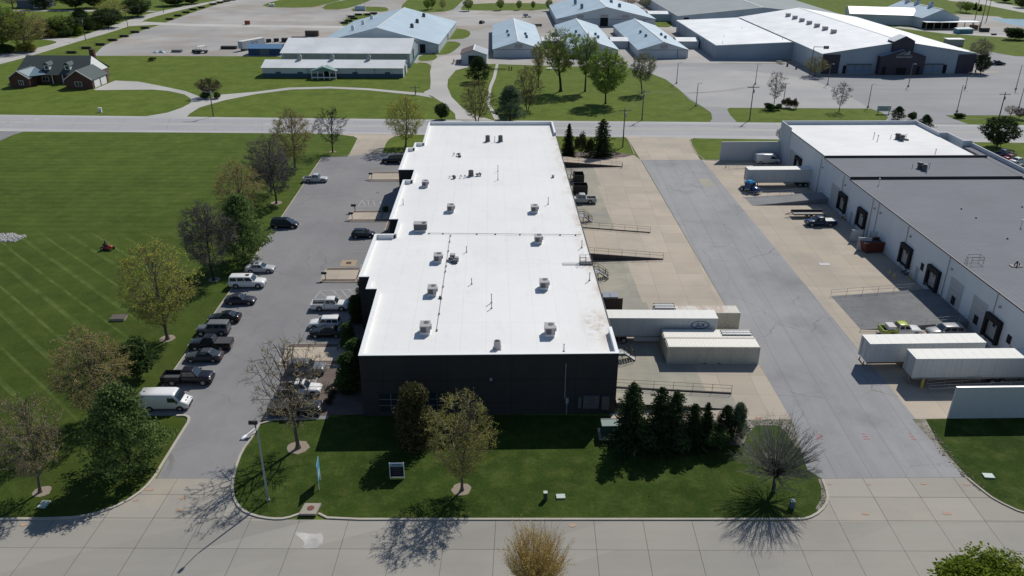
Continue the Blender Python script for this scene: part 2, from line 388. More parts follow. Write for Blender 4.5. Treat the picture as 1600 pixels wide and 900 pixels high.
# county road
sheet('county_road', [(-900, 178), (0, 179.3), (400, 183.7), (800, 188.3), (1200, 191.6), (1600, 195.5), (2600, 205), (2600, 234), (1600, 223.2), (1100, 216.3), (800, 212), (400, 207.9), (0, 205.3), (-900, 199)], 5 * L, M_road)
def roadband(name, t0, t1, z, mat, x0=-900, x1=2600):
    def pt(x, t):
        up = 179.3 + x * .01025; lo = 205.3 + x * .0105
        return (x, up + (lo - up) * t)
    n = 12; xs = [x0 + (x1 - x0) * i / n for i in range(n + 1)]
    return sheet(name, [pt(x, t1) for x in xs] + [pt(x, t0) for x in reversed(xs)], z, mat)
roadband('road_lane_north', .12, .40, 6 * L, M_road_dark); roadband('road_lane_south', .52, .82, 6 * L, M_road_dark)
M_yel = paint('faded_yellow', (.33, .29, .2), .9, var=.3)
for t in (.435, .50): roadband('road_marking', t, t + .012, 7 * L, M_yel)
def arrow(px, py, fl=1):
    x, y = G(px, py); a = []
    for (u, v) in ((-2.6, -.25), (.6, -.25), (.6, -.95), (2.6, .1), (.6, .95), (.6, .25), (-2.6, .25)): a.append((x + fl * u, y + v * 1.3))
    sheet('road_marking', a, 8 * L, M_line, world=True)
for q in ((52, 186.3, 1), (35, 191, -1), (411, 194, 1)): arrow(*q)
sheet('side_road', [(-200, 207), (38, 205.7), (20, 211), (0, 220), (-80, 260), (-260, 260)], 6 * L, M_asph_lot)
# house driveway, barn drives
sheet('house_driveway', [(228, 181.8), (262, 176), (285, 168), (298, 161), (298, 154), (288, 147.5), (262, 142), (238, 140), (150, 141), (146, 140), (168, 131), (180, 126), (216, 127.5), (250, 134), (290, 142.5), (312, 151), (330, 152.5),
    (345, 148), (400, 143.5), (450, 137), (515, 135.4), (575, 138), (625, 142.5), (662, 145.5), (690, 160), (677, 153), (650, 148.5), (625, 146), (575, 141), (515, 138.3), (455, 140), (400, 147), (350, 157), (312, 168), (296, 178), (292, 183)], 8 * L, M_gdrive)
sheet('barn_drive', [(712, 186.8), (711, 178), (692, 161), (675, 150), (664, 148), (662, 144), (672, 139), (673, 128), (672, 112), (676, 95), (690, 88), (730, 85), (735, 104), (712, 110), (700, 124), (699, 136), (706, 152), (722, 168), (742, 180), (770, 187.8)], 9 * L, M_gdrive)
sheet('barn_path', [(773, 188), (760, 160), (764, 135), (770, 120), (775, 100), (779, 100), (775, 121), (768, 138), (765, 162), (782, 188)], 8 * L, M_gdrive)
# yard of the fairground
sheet('gravel_yard', [(146, 87.2), (260, 87.6), (420, 88), (560, 90), (640, 97), (672, 103), (700, 108), (732, 103), (770, 100), (860, 103), (1010, 106), (1130, 98), (1300, 100), (1300, 40), (1020, 5), (1000, -14), (700, -16), (400, -16), (366, 0), (330, 10), (300, 20),
    (262, 34), (250, 39), (230, 45), (205, 54), (180, 63), (160, 73)], 5 * L, M_gravel)
sheet('expo_parking_lot', [(942, 108), (985, 107), (1017, 115), (1040, 124), (1053, 130), (1060, 139), (1078, 156), (1098, 167), (1111, 176), (1113, 185), (1109, 191.3), (1152, 191.6), (1141, 180), (1136, 171), (1140, 168.5), (1360, 169.8), (1378, 176), (1388, 183), (1380, 193.3),
    (1513, 194), (1490, 186), (1477, 180), (1600, 180.5), (1900, 185), (1900, 90), (1640, 90), (1560, 78), (1480, 92), (1280, 100), (1060, 98)], 6 * L, M_expolot)
sheet('gravel_verge', [(1140, 168.5), (1360, 169.8), (1330, 152), (1290, 133), (1260, 122), (1180, 112), (1060, 104), (1000, 108), (1040, 124), (1060, 139), (1098, 167)], 7 * L, ground('pale_gravel', (.39, .378, .36), (.33, .325, .32), big=.04, fine=2, var=.25, finevar=.15, streak=(.02, .1, .3, 0)))
for i, p in enumerate([[(1232, 96), (1262, 108), (1288, 119), (1330, 117), (1330, 114), (1250, 92)]]): sheet('pavement', p, 8 * L, M_apron)
sheet('expo_sidewalk', [(1278, 118.2), (1365, 117.5), (1400, 121), (1415, 119.5), (1512, 116), (1560, 114), (1560, 111), (1278, 114)], 9 * L, paint('sidewalk', (.34, .3, .25), .9))
def isl(pts, z=7 * L, sm=1): sheet('grass_island', pts, z, M_grass, sm=sm)
isl([(672, 62), (676, 50), (690, 44), (725, 45), (737, 51), (730, 60), (705, 62)])
isl([(672, 85), (690, 66), (708, 64), (722, 68), (712, 78), (700, 85), (686, 86)]); isl([(636, 113), (650, 97), (672, 99), (674, 110), (668, 113)])
isl([(652, 96), (656, 86), (680, 84), (684, 90), (675, 95)])
isl([(404, 11), (425, 2), (470, -6), (530, -6), (540, -2), (505, 8), (480, 12.5)]); isl([(500, 15), (512, 5), (560, -4), (590, -4), (560, 8), (535, 15)])
isl([(544, 16), (560, 10.5), (600, 10.5), (608, 14), (604, 18.5), (570, 18)]); isl([(530, 40), (545, 25), (580, 19), (590, 24), (570, 33), (548, 40)])
isl([(622, 14), (645, -8), (735, -10), (718, 6), (705, 18), (660, 20), (640, 19)]); isl([(720, 12), (728, 5), (870, 5), (870, 16), (722, 17)])
isl([(1015, 31), (1046, 31), (1053, 43), (1018, 42)]); isl([(1380, 40), (1405, 36), (1480, 48), (1560, 54), (1600, 58), (1900, 60), (1900, 92), (1600, 90), (1550, 82), (1500, 70)], 8 * L)
sheet('gravel_yard', [(1420, 36), (1465, 24), (1500, 22), (1560, 26), (1600, 40), (1640, 52), (1600, 58), (1540, 55), (1470, 48)], 9 * L, M_gravel)
sheet('far_lane', [(1395, 43), (1480, 53), (1600, 60), (1900, 66), (1900, 62), (1600, 57), (1490, 50), (1405, 41.5)], 10 * L, M_gdrive)
sheet('pond', [(1546, 28.5), (1600, 30), (1700, 32), (1700, 46), (1600, 42), (1570, 36)], 11 * L, M_water)
sheet('far_road', [(1480, 1), (1530, 6), (1600, 20), (1700, 36), (1700, 28), (1600, 12), (1540, 0), (1500, -4)], 10 * L, M_gdrive)
sheet('far_lot', [(735, 4.5), (870, 4.5), (870, -6), (740, -6)], 9 * L, M_apron)
# road and lane top left
sheet('country_road', [(-60, 115), (0, 100.5), (38, 90.5), (75, 79.5), (120, 65.5), (175, 50), (200, 41.5), (222, 35), (226, 31), (250, 23.5), (312, 9), (356, 0), (440, -16), (400, -18), (345, 0), (300, 7.5), (250, 17.5), (225, 23.5), (190, 35), (120, 59),
    (116, 60), (60, 58), (60, 61), (88, 64), (88, 68), (40, 79), (25, 83), (0, 84), (-60, 88)], 9 * L, M_gdrive, sm=1)
sheet('yard_lane', [(200, 41), (240, 39), (300, 41), (560, 45), (560, 41), (300, 37.5), (226, 34)], 10 * L, ground('worn_lane', (.5, .48, .44), (.45, .43, .4), big=.03, fine=2, var=.3))
sheet('far_lane', [(20, 17.6), (240, 18.3), (250, 17.3), (150, 15.7), (20, 15.6)], 10 * L, M_gdrive)
# worn earth at the foot of the lot islands: four walkway islands
def island(a0, a1, b0, b1, nm):
    e = .12
    kerb('kerb', [S(a1, b0), S(a0 + .5, b0), S(a0, b0 + .5), S(a0, b1 - .5), S(a0 + .5, b1), S(a1, b1)], M_kerb, sm=2, world=True)
    sheet('planting_bed', [S(a0, b0), S(a1, b0), S(a1, b1), S(a0, b1)], .10, M_mulch, world=True)
    sheet('walkway', [S(a0 + .1, b0 + 1.1), S(a1, b0 + 1.1), S(a1, b1 - 1.1), S(a0 + .1, b1 - 1.1)], .13, M_apron, world=True)
def inv(px, py):
    x, y = G(px, py); y -= 81.6; return (x * cos(TH) + y * sin(TH), -x * sin(TH) + y * cos(TH))
for (pa, pb, a1) in (((447, 572), (450, 538), -17.8), ((502, 442), (510, 419), -19.4), ((543, 347), (553, 330), -17.7), ((578, 283.5), (581, 269.5), -17.5)):
    q0, q1 = inv(*pa), inv(*pb); island(min(q0[0], q1[0]), a1, q0[1], q1[1], '')
# beds between the lot and the building
for a0, a1, b0, b1 in ((-24.8, -17.7, .2, 11), (-23.4, -17.7, 15.8, 18), (-22.6, -19.3, 18, 22), (-23, -20.8, 22, 38.3), (-24.3, -17.6, 38.3, 45), (-22.3, -19.1, 45, 66), (-23.8, -17.4, 66.2, 72.8)):
    sheet('planting_bed', [S(a0, b0), S(a1, b0), S(a1, b1), S(a0, b1)], .06, M_mulch, world=True)
    kerb('kerb', [S(a0, b0), S(a0, b1)], M_kerb, sm=0, world=True)
sheet('planting_bed', [(953, 654), (1154, 656), (1166, 667), (1166, 676), (1160, 690), (1146, 697), (1090, 690), (1010, 690), (955, 682)], 3 * L, M_mulch, sm=1)
sheet('planting_bed', [(882, 243), (885, 238), (930, 236), (965, 238), (990, 242), (975, 246), (900, 247)], 7 * L, M_mulch)
sheet('broken_edge', [(1165, 656), (1236, 655), (1240, 663), (1252, 700), (1244, 700), (1226, 673), (1213, 665), (1181, 665), (1170, 677), (1158, 699), (1153, 697), (1162, 687), (1167, 667)], 9 * L, M_rubble)
sheet('broken_edge', [(1425, 655), (1446, 655), (1466, 692), (1485, 716), (1514, 748), (1536, 768), (1530, 767), (1508, 747), (1470, 705)], 9 * L, M_rubble)
sheet('broken_edge', [(1285, 750), (1292, 766), (1293, 782), (1281, 799), (1274, 795), (1283, 780), (1283, 764), (1278, 748)], 9 * L, M_rubble)
# kerbs
kerb('kerb', [(0, 811.7), (100, 811), (140, 806), (178, 793.5), (213, 775), (238, 752), (254, 725), (285, 675), (297, 656), (292, 649.5), (276, 650)], M_kerb, w=.3)
kerb('kerb', [(220, 650), (275, 575), (400, 398.6), (503, 246), (543, 244.5), (547, 241), (559, 217), (551, 213)], M_kerb, sm=0)
kerb('kerb', [(495, 655), (409, 656.5), (395, 683), (378, 705), (366, 738), (362, 772), (375, 796), (398, 807), (425, 811.5), (447, 811), (470, 803)], M_kerb, w=.25)
kerb('kerb', [(498, 803), (516, 812), (700, 812), (1241, 812), (1262, 811), (1282, 800), (1294, 783), (1291, 765), (1285, 750)], M_kerb, w=.25)
kerb('kerb', [(1512, 748), (1535, 767), (1555, 782), (1602, 804), (1660, 811), (1900, 812)], M_kerb, w=.2)
kerb('kerb', [(991, 242), (981, 217), (973, 213.5)], M_kerb); kerb('kerb', [(597, 239), (604, 220), (616, 213.8)], M_kerb); kerb('kerb', [(1121, 250.7), (1094, 249.8), (1076.5, 219.5), (1085, 216)], M_kerb)
# parking stripes
def stripe(p0, p1, w=.11, mat=None, z=8 * L):
    a = Vector(G(*p0)); c = Vector(G(*p1)); d = (c - a).normalized(); n = Vector((-d.y, d.x)) * w / 2
    sheet('road_marking', [a - n, c - n, c + n, a + n], z, mat or M_line_faint, world=True)
for b0 in range(0, 40):
    b = 6.5 + b0 * 2.75
    if b > 92: break
    if b0 < 38: 
        q = [S(-41.2 - .0 * b, b), S(-46.0 - (.0 * b), b)]
        a = Vector(q[0]); c = Vector(q[1]); n = Vector((0, .055))
        # west row
        xw = -44.45 - .025 * (b - 48)
        sheet('road_marking', [(xw + .1, a.y - .05), (xw + 5.2, a.y - .05 + .1), (xw + 5.2, a.y + .16), (xw + .1, a.y + .06)], 8 * L, M_line_faint, world=True)
for b, a1 in ((2.8, -24.9), (5.5, -24.9), (8.2, -24.9), (18.8, -23), (21.5, -23), (24.2, -23.2), (39.9, -24.4), (51, -22.5), (53.7, -22.5), (56.4, -22.5), (78, -22.5), (75.3, -22.5), (80.8, -22.5)):
    p, q = S(a1 - 5.0, b), S(a1, b); sheet('road_marking', [(p[0], p[1] - .06), (q[0], q[1] - .06), (q[0], q[1] + .06), (p[0], p[1] + .06)], 8 * L, M_line_faint, world=True)
# hatched access bay and stencilled bay letters
for a, bq in (((556, 323), (604, 323.5)), ((560, 322), (566, 313)), ((566, 313), (571, 322)), ((576, 321), (575, 313)), ((571, 313.5), (579, 313.5)), ((586, 321), (583, 313)), ((596, 320), (592, 313)), ((592, 313), (600, 320)), ((556, 328), (567, 328)),
              ((492, 466), (501, 454)), ((501, 454), (556, 452.5)), ((500, 456), (511, 465)), ((520, 454), (533, 466)), ((534, 454), (543, 465)), ((545, 453), (552, 459))):
    stripe(a, bq, .12, M_line)
for a, bq in (((1276, 679.5), (1283, 680)), ((1276, 683), (1284, 683)), ((1278, 686), (1286, 686.5)), ((1346, 678), (1352, 679)), ((1348, 682), (1356, 682.5)), ((1349, 686), (1359, 686.5)), ((1419, 678), (1423, 679)), ((1421, 682), (1428, 683)), ((1424, 686), (1431, 687)), ((1181, 652), (1181.5, 655)), ((1184, 654), (1190, 653.5))):
    stripe(a, bq, .13, M_red, 10 * L)
for px, py, s in ((37, 820, 6), (233, 765, 6), (285, 778, 5), (279, 797, 5), (212, 782, 4), (895, 821, 6), (1352, 803, 5), (1480, 803, 6), (1510, 757, 5), (1296, 757, 3), (1358, 757, 3), (1444, 756, 4)):
    x, y = G(px, py); r = s * .045
    sheet('road_marking', [(x + r * (1 + .5 * random.random()) * cos(t) * 1.4, y + r * sin(t) * random.uniform(.6, 1.1)) for t in [i * pi / 4 for i in range(8)]], 10 * L, M_orange, world=True)
sheet('road_patch', [(1393, 283), (1390, 283), (1384, 475), (1405, 475)], 0, M_patch) if False else None
sheet('road_patch', [(1092, 280), (1108, 279.5), (1118, 290), (1100, 293)], 8 * L, M_apron_old)
sheet('road_patch', [(1384, 474.5), (1408, 474), (1415, 485), (1388, 487)], 30 * L, M_patch) if False else None
sheet('street_patch', [(455, 830), (490, 835), (506, 832), (503, 856), (470, 858), (478, 848)], 5 * L, ground('new_concrete', (.55, .53, .48), (.36, .35, .335), big=.5, fine=5, var=.4), sm=1)
sheet('riprap_bed', [(-20, 366), (20, 365.5), (42, 369), (22, 378), (-20, 377)], 3 * L, M_rubble)
def stones(name, poly, n, s0, s1, mat, seed):
    rng = random.Random(seed); P_ = [G(*p) for p in poly]; xs = [p[0] for p in P_]; ys = [p[1] for p in P_]; m = MB(); c = 0
    def inside(x, y):
        r = False
        for i in range(len(P_)):
            (x1, y1), (x2, y2) = P_[i - 1], P_[i]
            if (y1 > y) != (y2 > y) and x < (x2 - x1) * (y - y1) / (y2 - y1) + x1: r = not r
        return r
    while c < n:
        x, y = rng.uniform(min(xs), max(xs)), rng.uniform(min(ys), max(ys))
        if not inside(x, y): continue
        c += 1; s = rng.uniform(s0, s1); a = rng.random() * 6; k = m.add([(x + s * cos(a + i * 1.2566) * rng.uniform(.7, 1.1), y + s * sin(a + i * 1.2566) * rng.uniform(.7, 1.1), .0) for i in range(5)] + [(x + .5 * s * cos(a + i * 1.2566), y + .5 * s * sin(a + i * 1.2566), s * rng.uniform(.5, .9)) for i in range(5)])
        for i in range(5): j = (i + 1) % 5; m.face((k + i, k + j, k + 5 + j, k + 5 + i))
        m.face([k + 5 + i for i in range(5)])
    return struct(m.build(name, mat), 'stuff')
M_stone = paint('pale_stone', (.42, .41, .39), .9, var=.35, scale=3); M_stone2 = paint('brown_stone', (.22, .19, .155), .9, var=.5, scale=3)
stones('riprap_stones', [(-20, 366), (20, 365.5), (42, 369), (22, 378), (-20, 377)], 420, .15, .38, M_stone, 1)
stones('loose_stones', [(1446, 656), (1470, 688), (1492, 715), (1520, 745), (1545, 768), (1530, 768), (1500, 742), (1470, 712), (1448, 675)], 150, .05, .15, M_stone2, 2)
stones('loose_stones', [(1165, 657), (1235, 656), (1240, 663), (1250, 692), (1240, 690), (1226, 673), (1213, 664), (1181, 664), (1170, 676), (1158, 698), (1162, 680)], 190, .05, .15, M_stone2, 3)
stones('loose_stones', [(1284, 755), (1292, 768), (1292, 783), (1282, 798), (1276, 795), (1283, 780)], 60, .05, .14, M_stone2, 4)
# ------------------------------------------------------------------ central warehouse (site frame, origin at its front-left line)
def tpo():
    m, nt, out = newmat('white_membrane'); b = NB(nt); co = co_obj(b); X = b.xy(co)
    n = b.noise(co, .08, detail=6, rough=.65); n2 = b.noise(co, 1.1, detail=4)
    v = b.m('ADD', .985, b.m('ADD', b.m('MULTIPLY', b.m('SUBTRACT', n, .5), .22), b.m('MULTIPLY', b.m('SUBTRACT', n2, .5), .05)))
    for ax, per, w, d in ((0, 3.05, .08, .075), (1, 9.3, .10, .07), (0, 1.52, .05, .025)):
        l = b.m('LESS_THAN', b.m('FRACT', b.m('DIVIDE', X[ax], per)), w / per); v = b.m('SUBTRACT', v, b.m('MULTIPLY', l, d))
    c = b.n('ShaderNodeVectorMath', operation='SCALE'); c.inputs[0].default_value = (.765, .755, .73); b.lk(v, c.inputs['Scale'])
    # rust-brown wash along the east gutter and ponding marks in the corner
    e = b.ramp(X[0], 10.4, 12.2)
    st = b.m('MULTIPLY', e, b.ramp(b.noise(co, .55, 1, .35, 1, detail=6, rough=.7), .46, .68))
    c2 = b.mix(b.m('MULTIPLY', st, .75), c.outputs[0], (.42, .30, .19))
    dx = b.m('SUBTRACT', X[0], 11.0); dy = b.m('MULTIPLY', b.m('SUBTRACT', X[1], 8.5), .45)
    rr = b.m('SQRT', b.m('ADD', b.m('MULTIPLY', dx, dx), b.m('MULTIPLY', dy, dy)))
    pd = b.m('MULTIPLY', b.m('SUBTRACT', 1.0, b.ramp(rr, .3, 2.6)), b.ramp(b.noise(co, .8, detail=6, rough=.7), .42, .62))
    c2 = b.mix(b.m('MULTIPLY', pd, .75), c2, (.33, .24, .15))
    g = b.m('MULTIPLY', b.ramp(X[0], 6, 12), .12)
    c2 = b.mix(g, c2, (.62, .55, .45))
    c2 = b.mix(b.m('MULTIPLY', b.ramp(b.noise(co, .28, 1, .4, 1, detail=7, rough=.72), .56, .75), .22), c2, (.45, .42, .36))
    bsdf(b, out, c2, .55, 0, .3)
    return m
M_tpo = tpo()
M_coping = paint('white_coping', (.80, .80, .79), .45, var=.05)
def darkwall():
    m, nt, out = newmat('charcoal_tilt_wall'); b = NB(nt); co = co_obj(b); X = b.xy(co)
    v = b.m('ADD', 1.0, b.m('MULTIPLY', b.m('SUBTRACT', b.noise(co, .4, 1, 1, .3), .5), .35))
    for ax, per, off, w in ((0, 7.5, 0, .05), (1, 7.5, .1, .05), (2, 3.1, .45, .07)):
        l = b.m('LESS_THAN', b.m('FRACT', b.m('ADD', b.m('DIVIDE', X[ax], per), off)), w / per); v = b.m('SUBTRACT', v, b.m('MULTIPLY', l, .55))
    c = b.n('ShaderNodeVectorMath', operation='SCALE'); c.inputs[0].default_value = (.040, .0395, .042); b.lk(v, c.inputs['Scale'])
    bsdf(b, out, c.outputs[0], .8, 0, .3); return m
M_dark = darkwall()
M_glass = glass(); M_dockframe = paint('black_rubber', (.012, .012, .013), .8)
M_dockdoor = paint('dock_door', (.35, .35, .36), .5, streak=.2)
M_galv = paint('galvanised_steel', (.36, .37, .38), .4, .6); M_dsteel = paint('dark_steel', (.05, .05, .055), .5, .4)
M_yellow = paint('safety_yellow', (.55, .40, .06), .6, var=.25, scale=3); M_tan = paint('weathered_tan', (.33, .26, .14), .8, var=.3)
M_white = paint('white_paint', (.72, .72, .70), .5, var=.06); M_conc = paint('old_concrete', (.32, .29, .24), .9, var=.15)
M_dconc = paint('dark_concrete', (.07, .06, .055), .9, var=.3)
WH = thing('warehouse', 'long central warehouse with white roof, charcoal walls and stepped west side', 'warehouse', S(0, 0), TH)
OUT = [(-17.6, 0), (12.4, 0), (12.4, 6.6), (12.4, 101.5), (12.4, 112), (-17.25, 112), (-17.25, 93), (-19.0, 93), (-19.0, 88.9), (-20.4, 88.9), (-20.5, 72.8), (-17.4, 72.8), (-17.45, 66.3), (-18.95, 66.3),
       (-19.15, 45), (-17.6, 45), (-17.6, 38.3), (-20.65, 38.3), (-20.8, 22), (-19.25, 22), (-19.25, 18), (-17.7, 18)]
RH = 7.55; PH = 8.3
mb = MB(); mb.prism(OUT, 0, RH - .12); mb.build('wall', M_dark, WH)
def parapet(segs, h0, h1, t=.32):
    mbw, mbc = MB(), MB()
    for (x0, y0), (x1, y1) in segs:
        d = Vector((x1 - x0, y1 - y0)).normalized(); n = Vector((-d.y, d.x))  # inward for ccw outline
        a, c = Vector((x0, y0)), Vector((x1, y1))
        pl = [a, c, c + n * t, a + n * t]
        mbw.prism([tuple(p) for p in pl], RH - .13, h1)
        e = .04; pl = [a - n * e - d * e, c - n * e + d * e, c + n * (t + e) + d * e, a + n * (t + e) - d * e]
        mbc.prism([tuple(p) for p in pl], h1 + .003, h1 + .07)
    return mbw, mbc
segs = []
for i in range(len(OUT)):
    p, q = OUT[i], OUT[(i + 1) % len(OUT)]
    if i == 2: continue
    segs.append((p, q))
# shell: outer charcoal leaf, inner white leaf so that the roof side of the parapet is white
mw, mc = parapet(segs, RH, PH - .07, .14)
mw.build('parapet', M_dark, WH); mc2 = MB()
for (x0, y0), (x1, y1) in segs:
    d = Vector((x1 - x0, y1 - y0)).normalized(); n = Vector((-d.y, d.x)); a, c = Vector((x0, y0)) + n * .143 , Vector((x1, y1)) + n * .143
    pl = [a + d * .14, c - d * .14, c + n * .18 - d * .14, a + n * .18 + d * .14]
    mc2.prism([tuple(p) for p in pl], RH - .10, PH - .068)
mc2.build('parapet_lining', M_coping, WH)
mcc = MB()
for (x0, y0), (x1, y1) in segs:
    d = Vector((x1 - x0, y1 - y0)).normalized(); n = Vector((-d.y, d.x)); a, c = Vector((x0, y0)), Vector((x1, y1))
    s_ = random.uniform(.0, .002)
    pl = [a - n * .04 - d * .04, c - n * .04 - d * .04, c + n * .36 - d * .04, a + n * .36 - d * .04]
    mcc.prism([tuple(p) for p in pl], PH - .066 + s_, PH + .0 + s_)
mcc.build('coping', M_coping, WH)
# roof deck, gently falling to the east gutter
def deck(z0, z1):
    mb = MB(); OI = []
    for x, y in OUT: OI.append((x, y))
    f = lambda x: z0 + (z1 - z0) * (x + 20) / 32.4
    mb.poly([(x, y, f(x)) for x, y in OI]); return mb
deck(RH + .02, RH - .04).build('roof', M_tpo, WH)
mb = MB(); mb.box(12.41, 12.6, 6.6, 101.5, RH - .22, RH - .03); mb.build('gutter', M_dsteel, WH)
# front windows left of centre and the meter bank
for x0, x1 in ((-15.6, -12.9), (-9.6, -8.0)):
    f = MB(); f.box(x0 - .06, x1 + .06, -.03, .02, .6, 3.2); fo = f.build('window', M_dsteel, WH)
    p = MB(); p.box(x0, x1, -.05, -.031, .66, 3.14); p.build('pane', M_glass, fo)
    g = MB()
    for k in range(1, 3): g.box(x0, x1, -.07, -.052, .66 + k * .83 - .03, .66 + k * .83 + .03)
    g.box((x0 + x1) / 2 - .03, (x0 + x1) / 2 + .03, -.075, -.052, .66, 3.14)
    g.build('frame', M_galv, fo)
m = MB()
for i in range(3):
    for j in range(2): m.tube((9.3 + .42 * j, -.2, 1.5 + .45 * i), (9.3 + .42 * j, -.32, 1.5 + .45 * i), .12, n=10)
m.box(8.5, 10.4, -.2, -.003, .8, 2.6); m.box(7.9, 8.3, -.15, -.003, .9, 2.4); m.box(10.7, 11.6, -.25, -.003, .7, 2.5); m.build('meter_bank', paint('meter_grey', (.11, .11, .12), .6), WH)
m = MB(); m.box(6.4, 6.75, -.22, -.003, 1.6, 2.3); m.tube((6.57, -.1, 0), (6.57, -.1, 1.6), .05); m.tube((6.3, -.06, 2.2), (6.3, -.06, 7), .05); m.build('electrical_box', paint('box_grey', (.28, .3, .33), .5), WH)
m = MB(); m.box(-2.6, -2.25, -.28, -.003, 4.9, 5.15); m.build('wall_lamp', paint('lamp_grey', (.3, .3, .3), .4), WH)
# east side dock and man doors
for b in (9.0, 12.6, 30.2, 34.5, 63.5, 84.5, 90.5, 95.2):
    f = MB(); f.box(12.41, 12.55, b - 1.5, b + 1.5, 1.1, 4.2); fo = f.build('dock_door', M_dockframe, WH); p = MB(); p.box(12.552, 12.57, b - 1.2, b + 1.2, 1.2, 3.9); p.build('door_panel', M_dockdoor, fo)
# west entrances, glazed
for b in (12.8, 42, 69.6): 
    f = MB(); x = -17.7 if b != 69.6 else -17.5
    f.box(x - .06, x - .004, b - 1.6, b + 1.6, 0.02, 3.4); fo = f.build('entrance', M_dsteel, WH); p = MB(); p.box(x - .09, x - .062, b - 1.4, b - .1, .1, 3.2); p.box(x - .09, x - .062, b + .1, b + 1.4, .1, 3.2); p.build('pane', M_glass, fo)
for i, b in enumerate((25, 29, 33, 50, 55, 60, 76, 80, 84)):
    x = -20.82 if b < 40 else (-19.17 if b < 70 else -20.52)
    f = MB(); f.box(x - .05, x + .0 + .06, b - 1.2, b + 1.2, 1.0, 2.9); fo = f.build('window', M_dsteel, WH); p = MB(); p.box(x - .075, x - .052, b - 1.1, b + 1.1, 1.08, 2.82); p.build('pane', M_glass, fo)

# ------------------------------------------------------------------ things on its roof
M_rtu = paint('rooftop_unit_grey', (.36, .34, .35), .55, var=.08); M_rtud = paint('rooftop_unit_dark', (.10, .10, .105), .6, var=.2); M_curb = paint('curb_white', (.7, .7, .69), .6)
def inroof(px, py, h=RH): return G(px, py, h)
def make_rtu():
    t = thing('rooftop_unit', '', 'rooftop unit')
    m = MB(); m.box(-.72, .72, -.9, .9, 0, .38); m.build('curb', M_curb, t)
    m = MB(); m.box(-.78, .78, -1.0, 1.0, .383, 1.36); m.box(-.8, .8, -1.02, 1.02, 1.363, 1.41); body = m.build('casing', M_rtu, t)
    m = MB(); m.tube((.18, .35, 1.413), (.18, .35, 1.47), .42, n=18); m.build('fan', M_rtud, t)
    m = MB(); m.box(-.6, .2, -1.035, -1.022, .5, 1.25); m.build('louvre', M_rtud, t)
    m = MB(); m.box(.80, 1.0, -.5, .3, .7, 1.25); m.build('hood', M_rtu, t)
    return t
rtu0 = None
RTU = [(704, 332, 1, 'rooftop unit nearest the roof centre line in the western row, seven from the front'), (664, 293, .95, 'dark-sided rooftop unit farthest back on the west part of the roof'),
       (835, 333, 1, 'rooftop unit farthest back in the eastern row'), (841, 381, 1, 'rooftop unit second from the back in the eastern row'), (850, 453, 1, 'rooftop unit third from the back in the eastern row'),
       (859, 526, 1.05, 'rooftop unit nearest the front edge in the eastern row'), (684, 411, 1, 'rooftop unit beside the cluster of pale vents on the west part of the roof'),
       (675, 463, 1, 'rooftop unit with a small valve beside it, second from the front in the western row'), (664, 523, 1.05, 'rooftop unit nearest the front edge in the western row')]
RTU[0] = (704, 332, 1, 'rooftop unit standing level with the farthest eastern one, in the western row')
for px, py, s, lab in RTU:
    x, y = inroof(px, py)
    if rtu0 is None:
        rtu0 = make_rtu(); r = rtu0; r.location = (x, y + .6, RH); r['label'] = lab; r.rotation_euler.z = TH; r['group'] = 'rooftop units of the central warehouse'
    else: r = copytree(rtu0, (x, y + .6, RH), TH, lab)
    r.scale = (s * .76, s * .76, s * .84)
# the wide double unit by the stepped west side
t = thing('rooftop_unit', 'wide dark-fronted rooftop unit on a white curb near the cross pipe', 'rooftop unit', (*inroof(657, 362), RH), TH)
m = MB(); m.box(-.9, .9, -.2, .9, 0, .4); m.build('curb', M_curb, t)
m = MB(); m.box(-1.15, 1.15, -.35, 1.2, .403, 1.5); m.build('casing', M_rtud, t); m = MB(); m.box(-1.2, 1.2, -.4, 1.25, 1.503, 1.56); m.build('lid', M_rtu, t)
m = MB(); m.tube((.65, .3, 1.562), (.65, .3, 1.63), .38, n=18); m.build('fan', M_dsteel, t); t.scale = (.9, .9, .9)
def condenser(px, py, r, h, lab, base=True, mat=None):
    t = thing('condenser_unit', lab, 'condenser unit', (*inroof(px, py), RH), 0)
    m = MB(); m.tube((0, 0, .12), (0, 0, .12 + h), r, r * .98, 16); m.build('casing', mat or M_rtud, t)
    m = MB(); m.tube((0, 0, .123 + h), (0, 0, .17 + h), r * .75, r * .7, 14); m.build('fan_grille', M_dsteel, t)
    m = MB(); m.box(-r * 1.15, r * 1.15, -r * 1.1, r * 1.1, 0, .11); m.build('pad', M_galv, t); return t
condenser(762, 221, .5, 1.2, 'left one of two tall black condenser units at the back of the white roof'); condenser(782, 221, .5, 1.2, 'right one of two tall black condenser units at the back of the white roof')
condenser(736, 275, .5, 1.0, 'black condenser unit in the middle of the pipe cluster'); condenser(777, 544, .42, .85, 'round condenser unit close to the front edge of the white roof', mat=M_rtu)
def vents(px, py, lab, items):
    t = thing('vent_cluster', lab, 'roof vents', (*inroof(px, py), RH), 0)
    for i, (k, x, y, s) in enumerate(items):
        m = MB()
        if k == 'mush': m.tube((x, y, 0), (x, y, .35 * s), .12 * s, n=8); m.tube((x, y, .35 * s), (x, y, .5 * s), .34 * s, .2 * s, 10); m.build('mushroom_vent', M_rtud, t)
        elif k == 'box': m.box(x - .3 * s, x + .3 * s, y - .3 * s, y + .3 * s, 0, .6 * s); m.build('vent_box', M_rtu, t)
        elif k == 'dbox': m.box(x - .3 * s, x + .3 * s, y - .25 * s, y + .25 * s, 0, .5 * s); m.build('vent_box', M_rtud, t)
        elif k == 'goose': m.pipe([(x, y, 0), (x, y, .5 * s), (x + .15 * s, y, .62 * s), (x + .3 * s, y, .5 * s), (x + .3 * s, y, .2 * s)], .05 * s + .02, 6); m.build('gooseneck_pipe', M_galv, t)
    return t
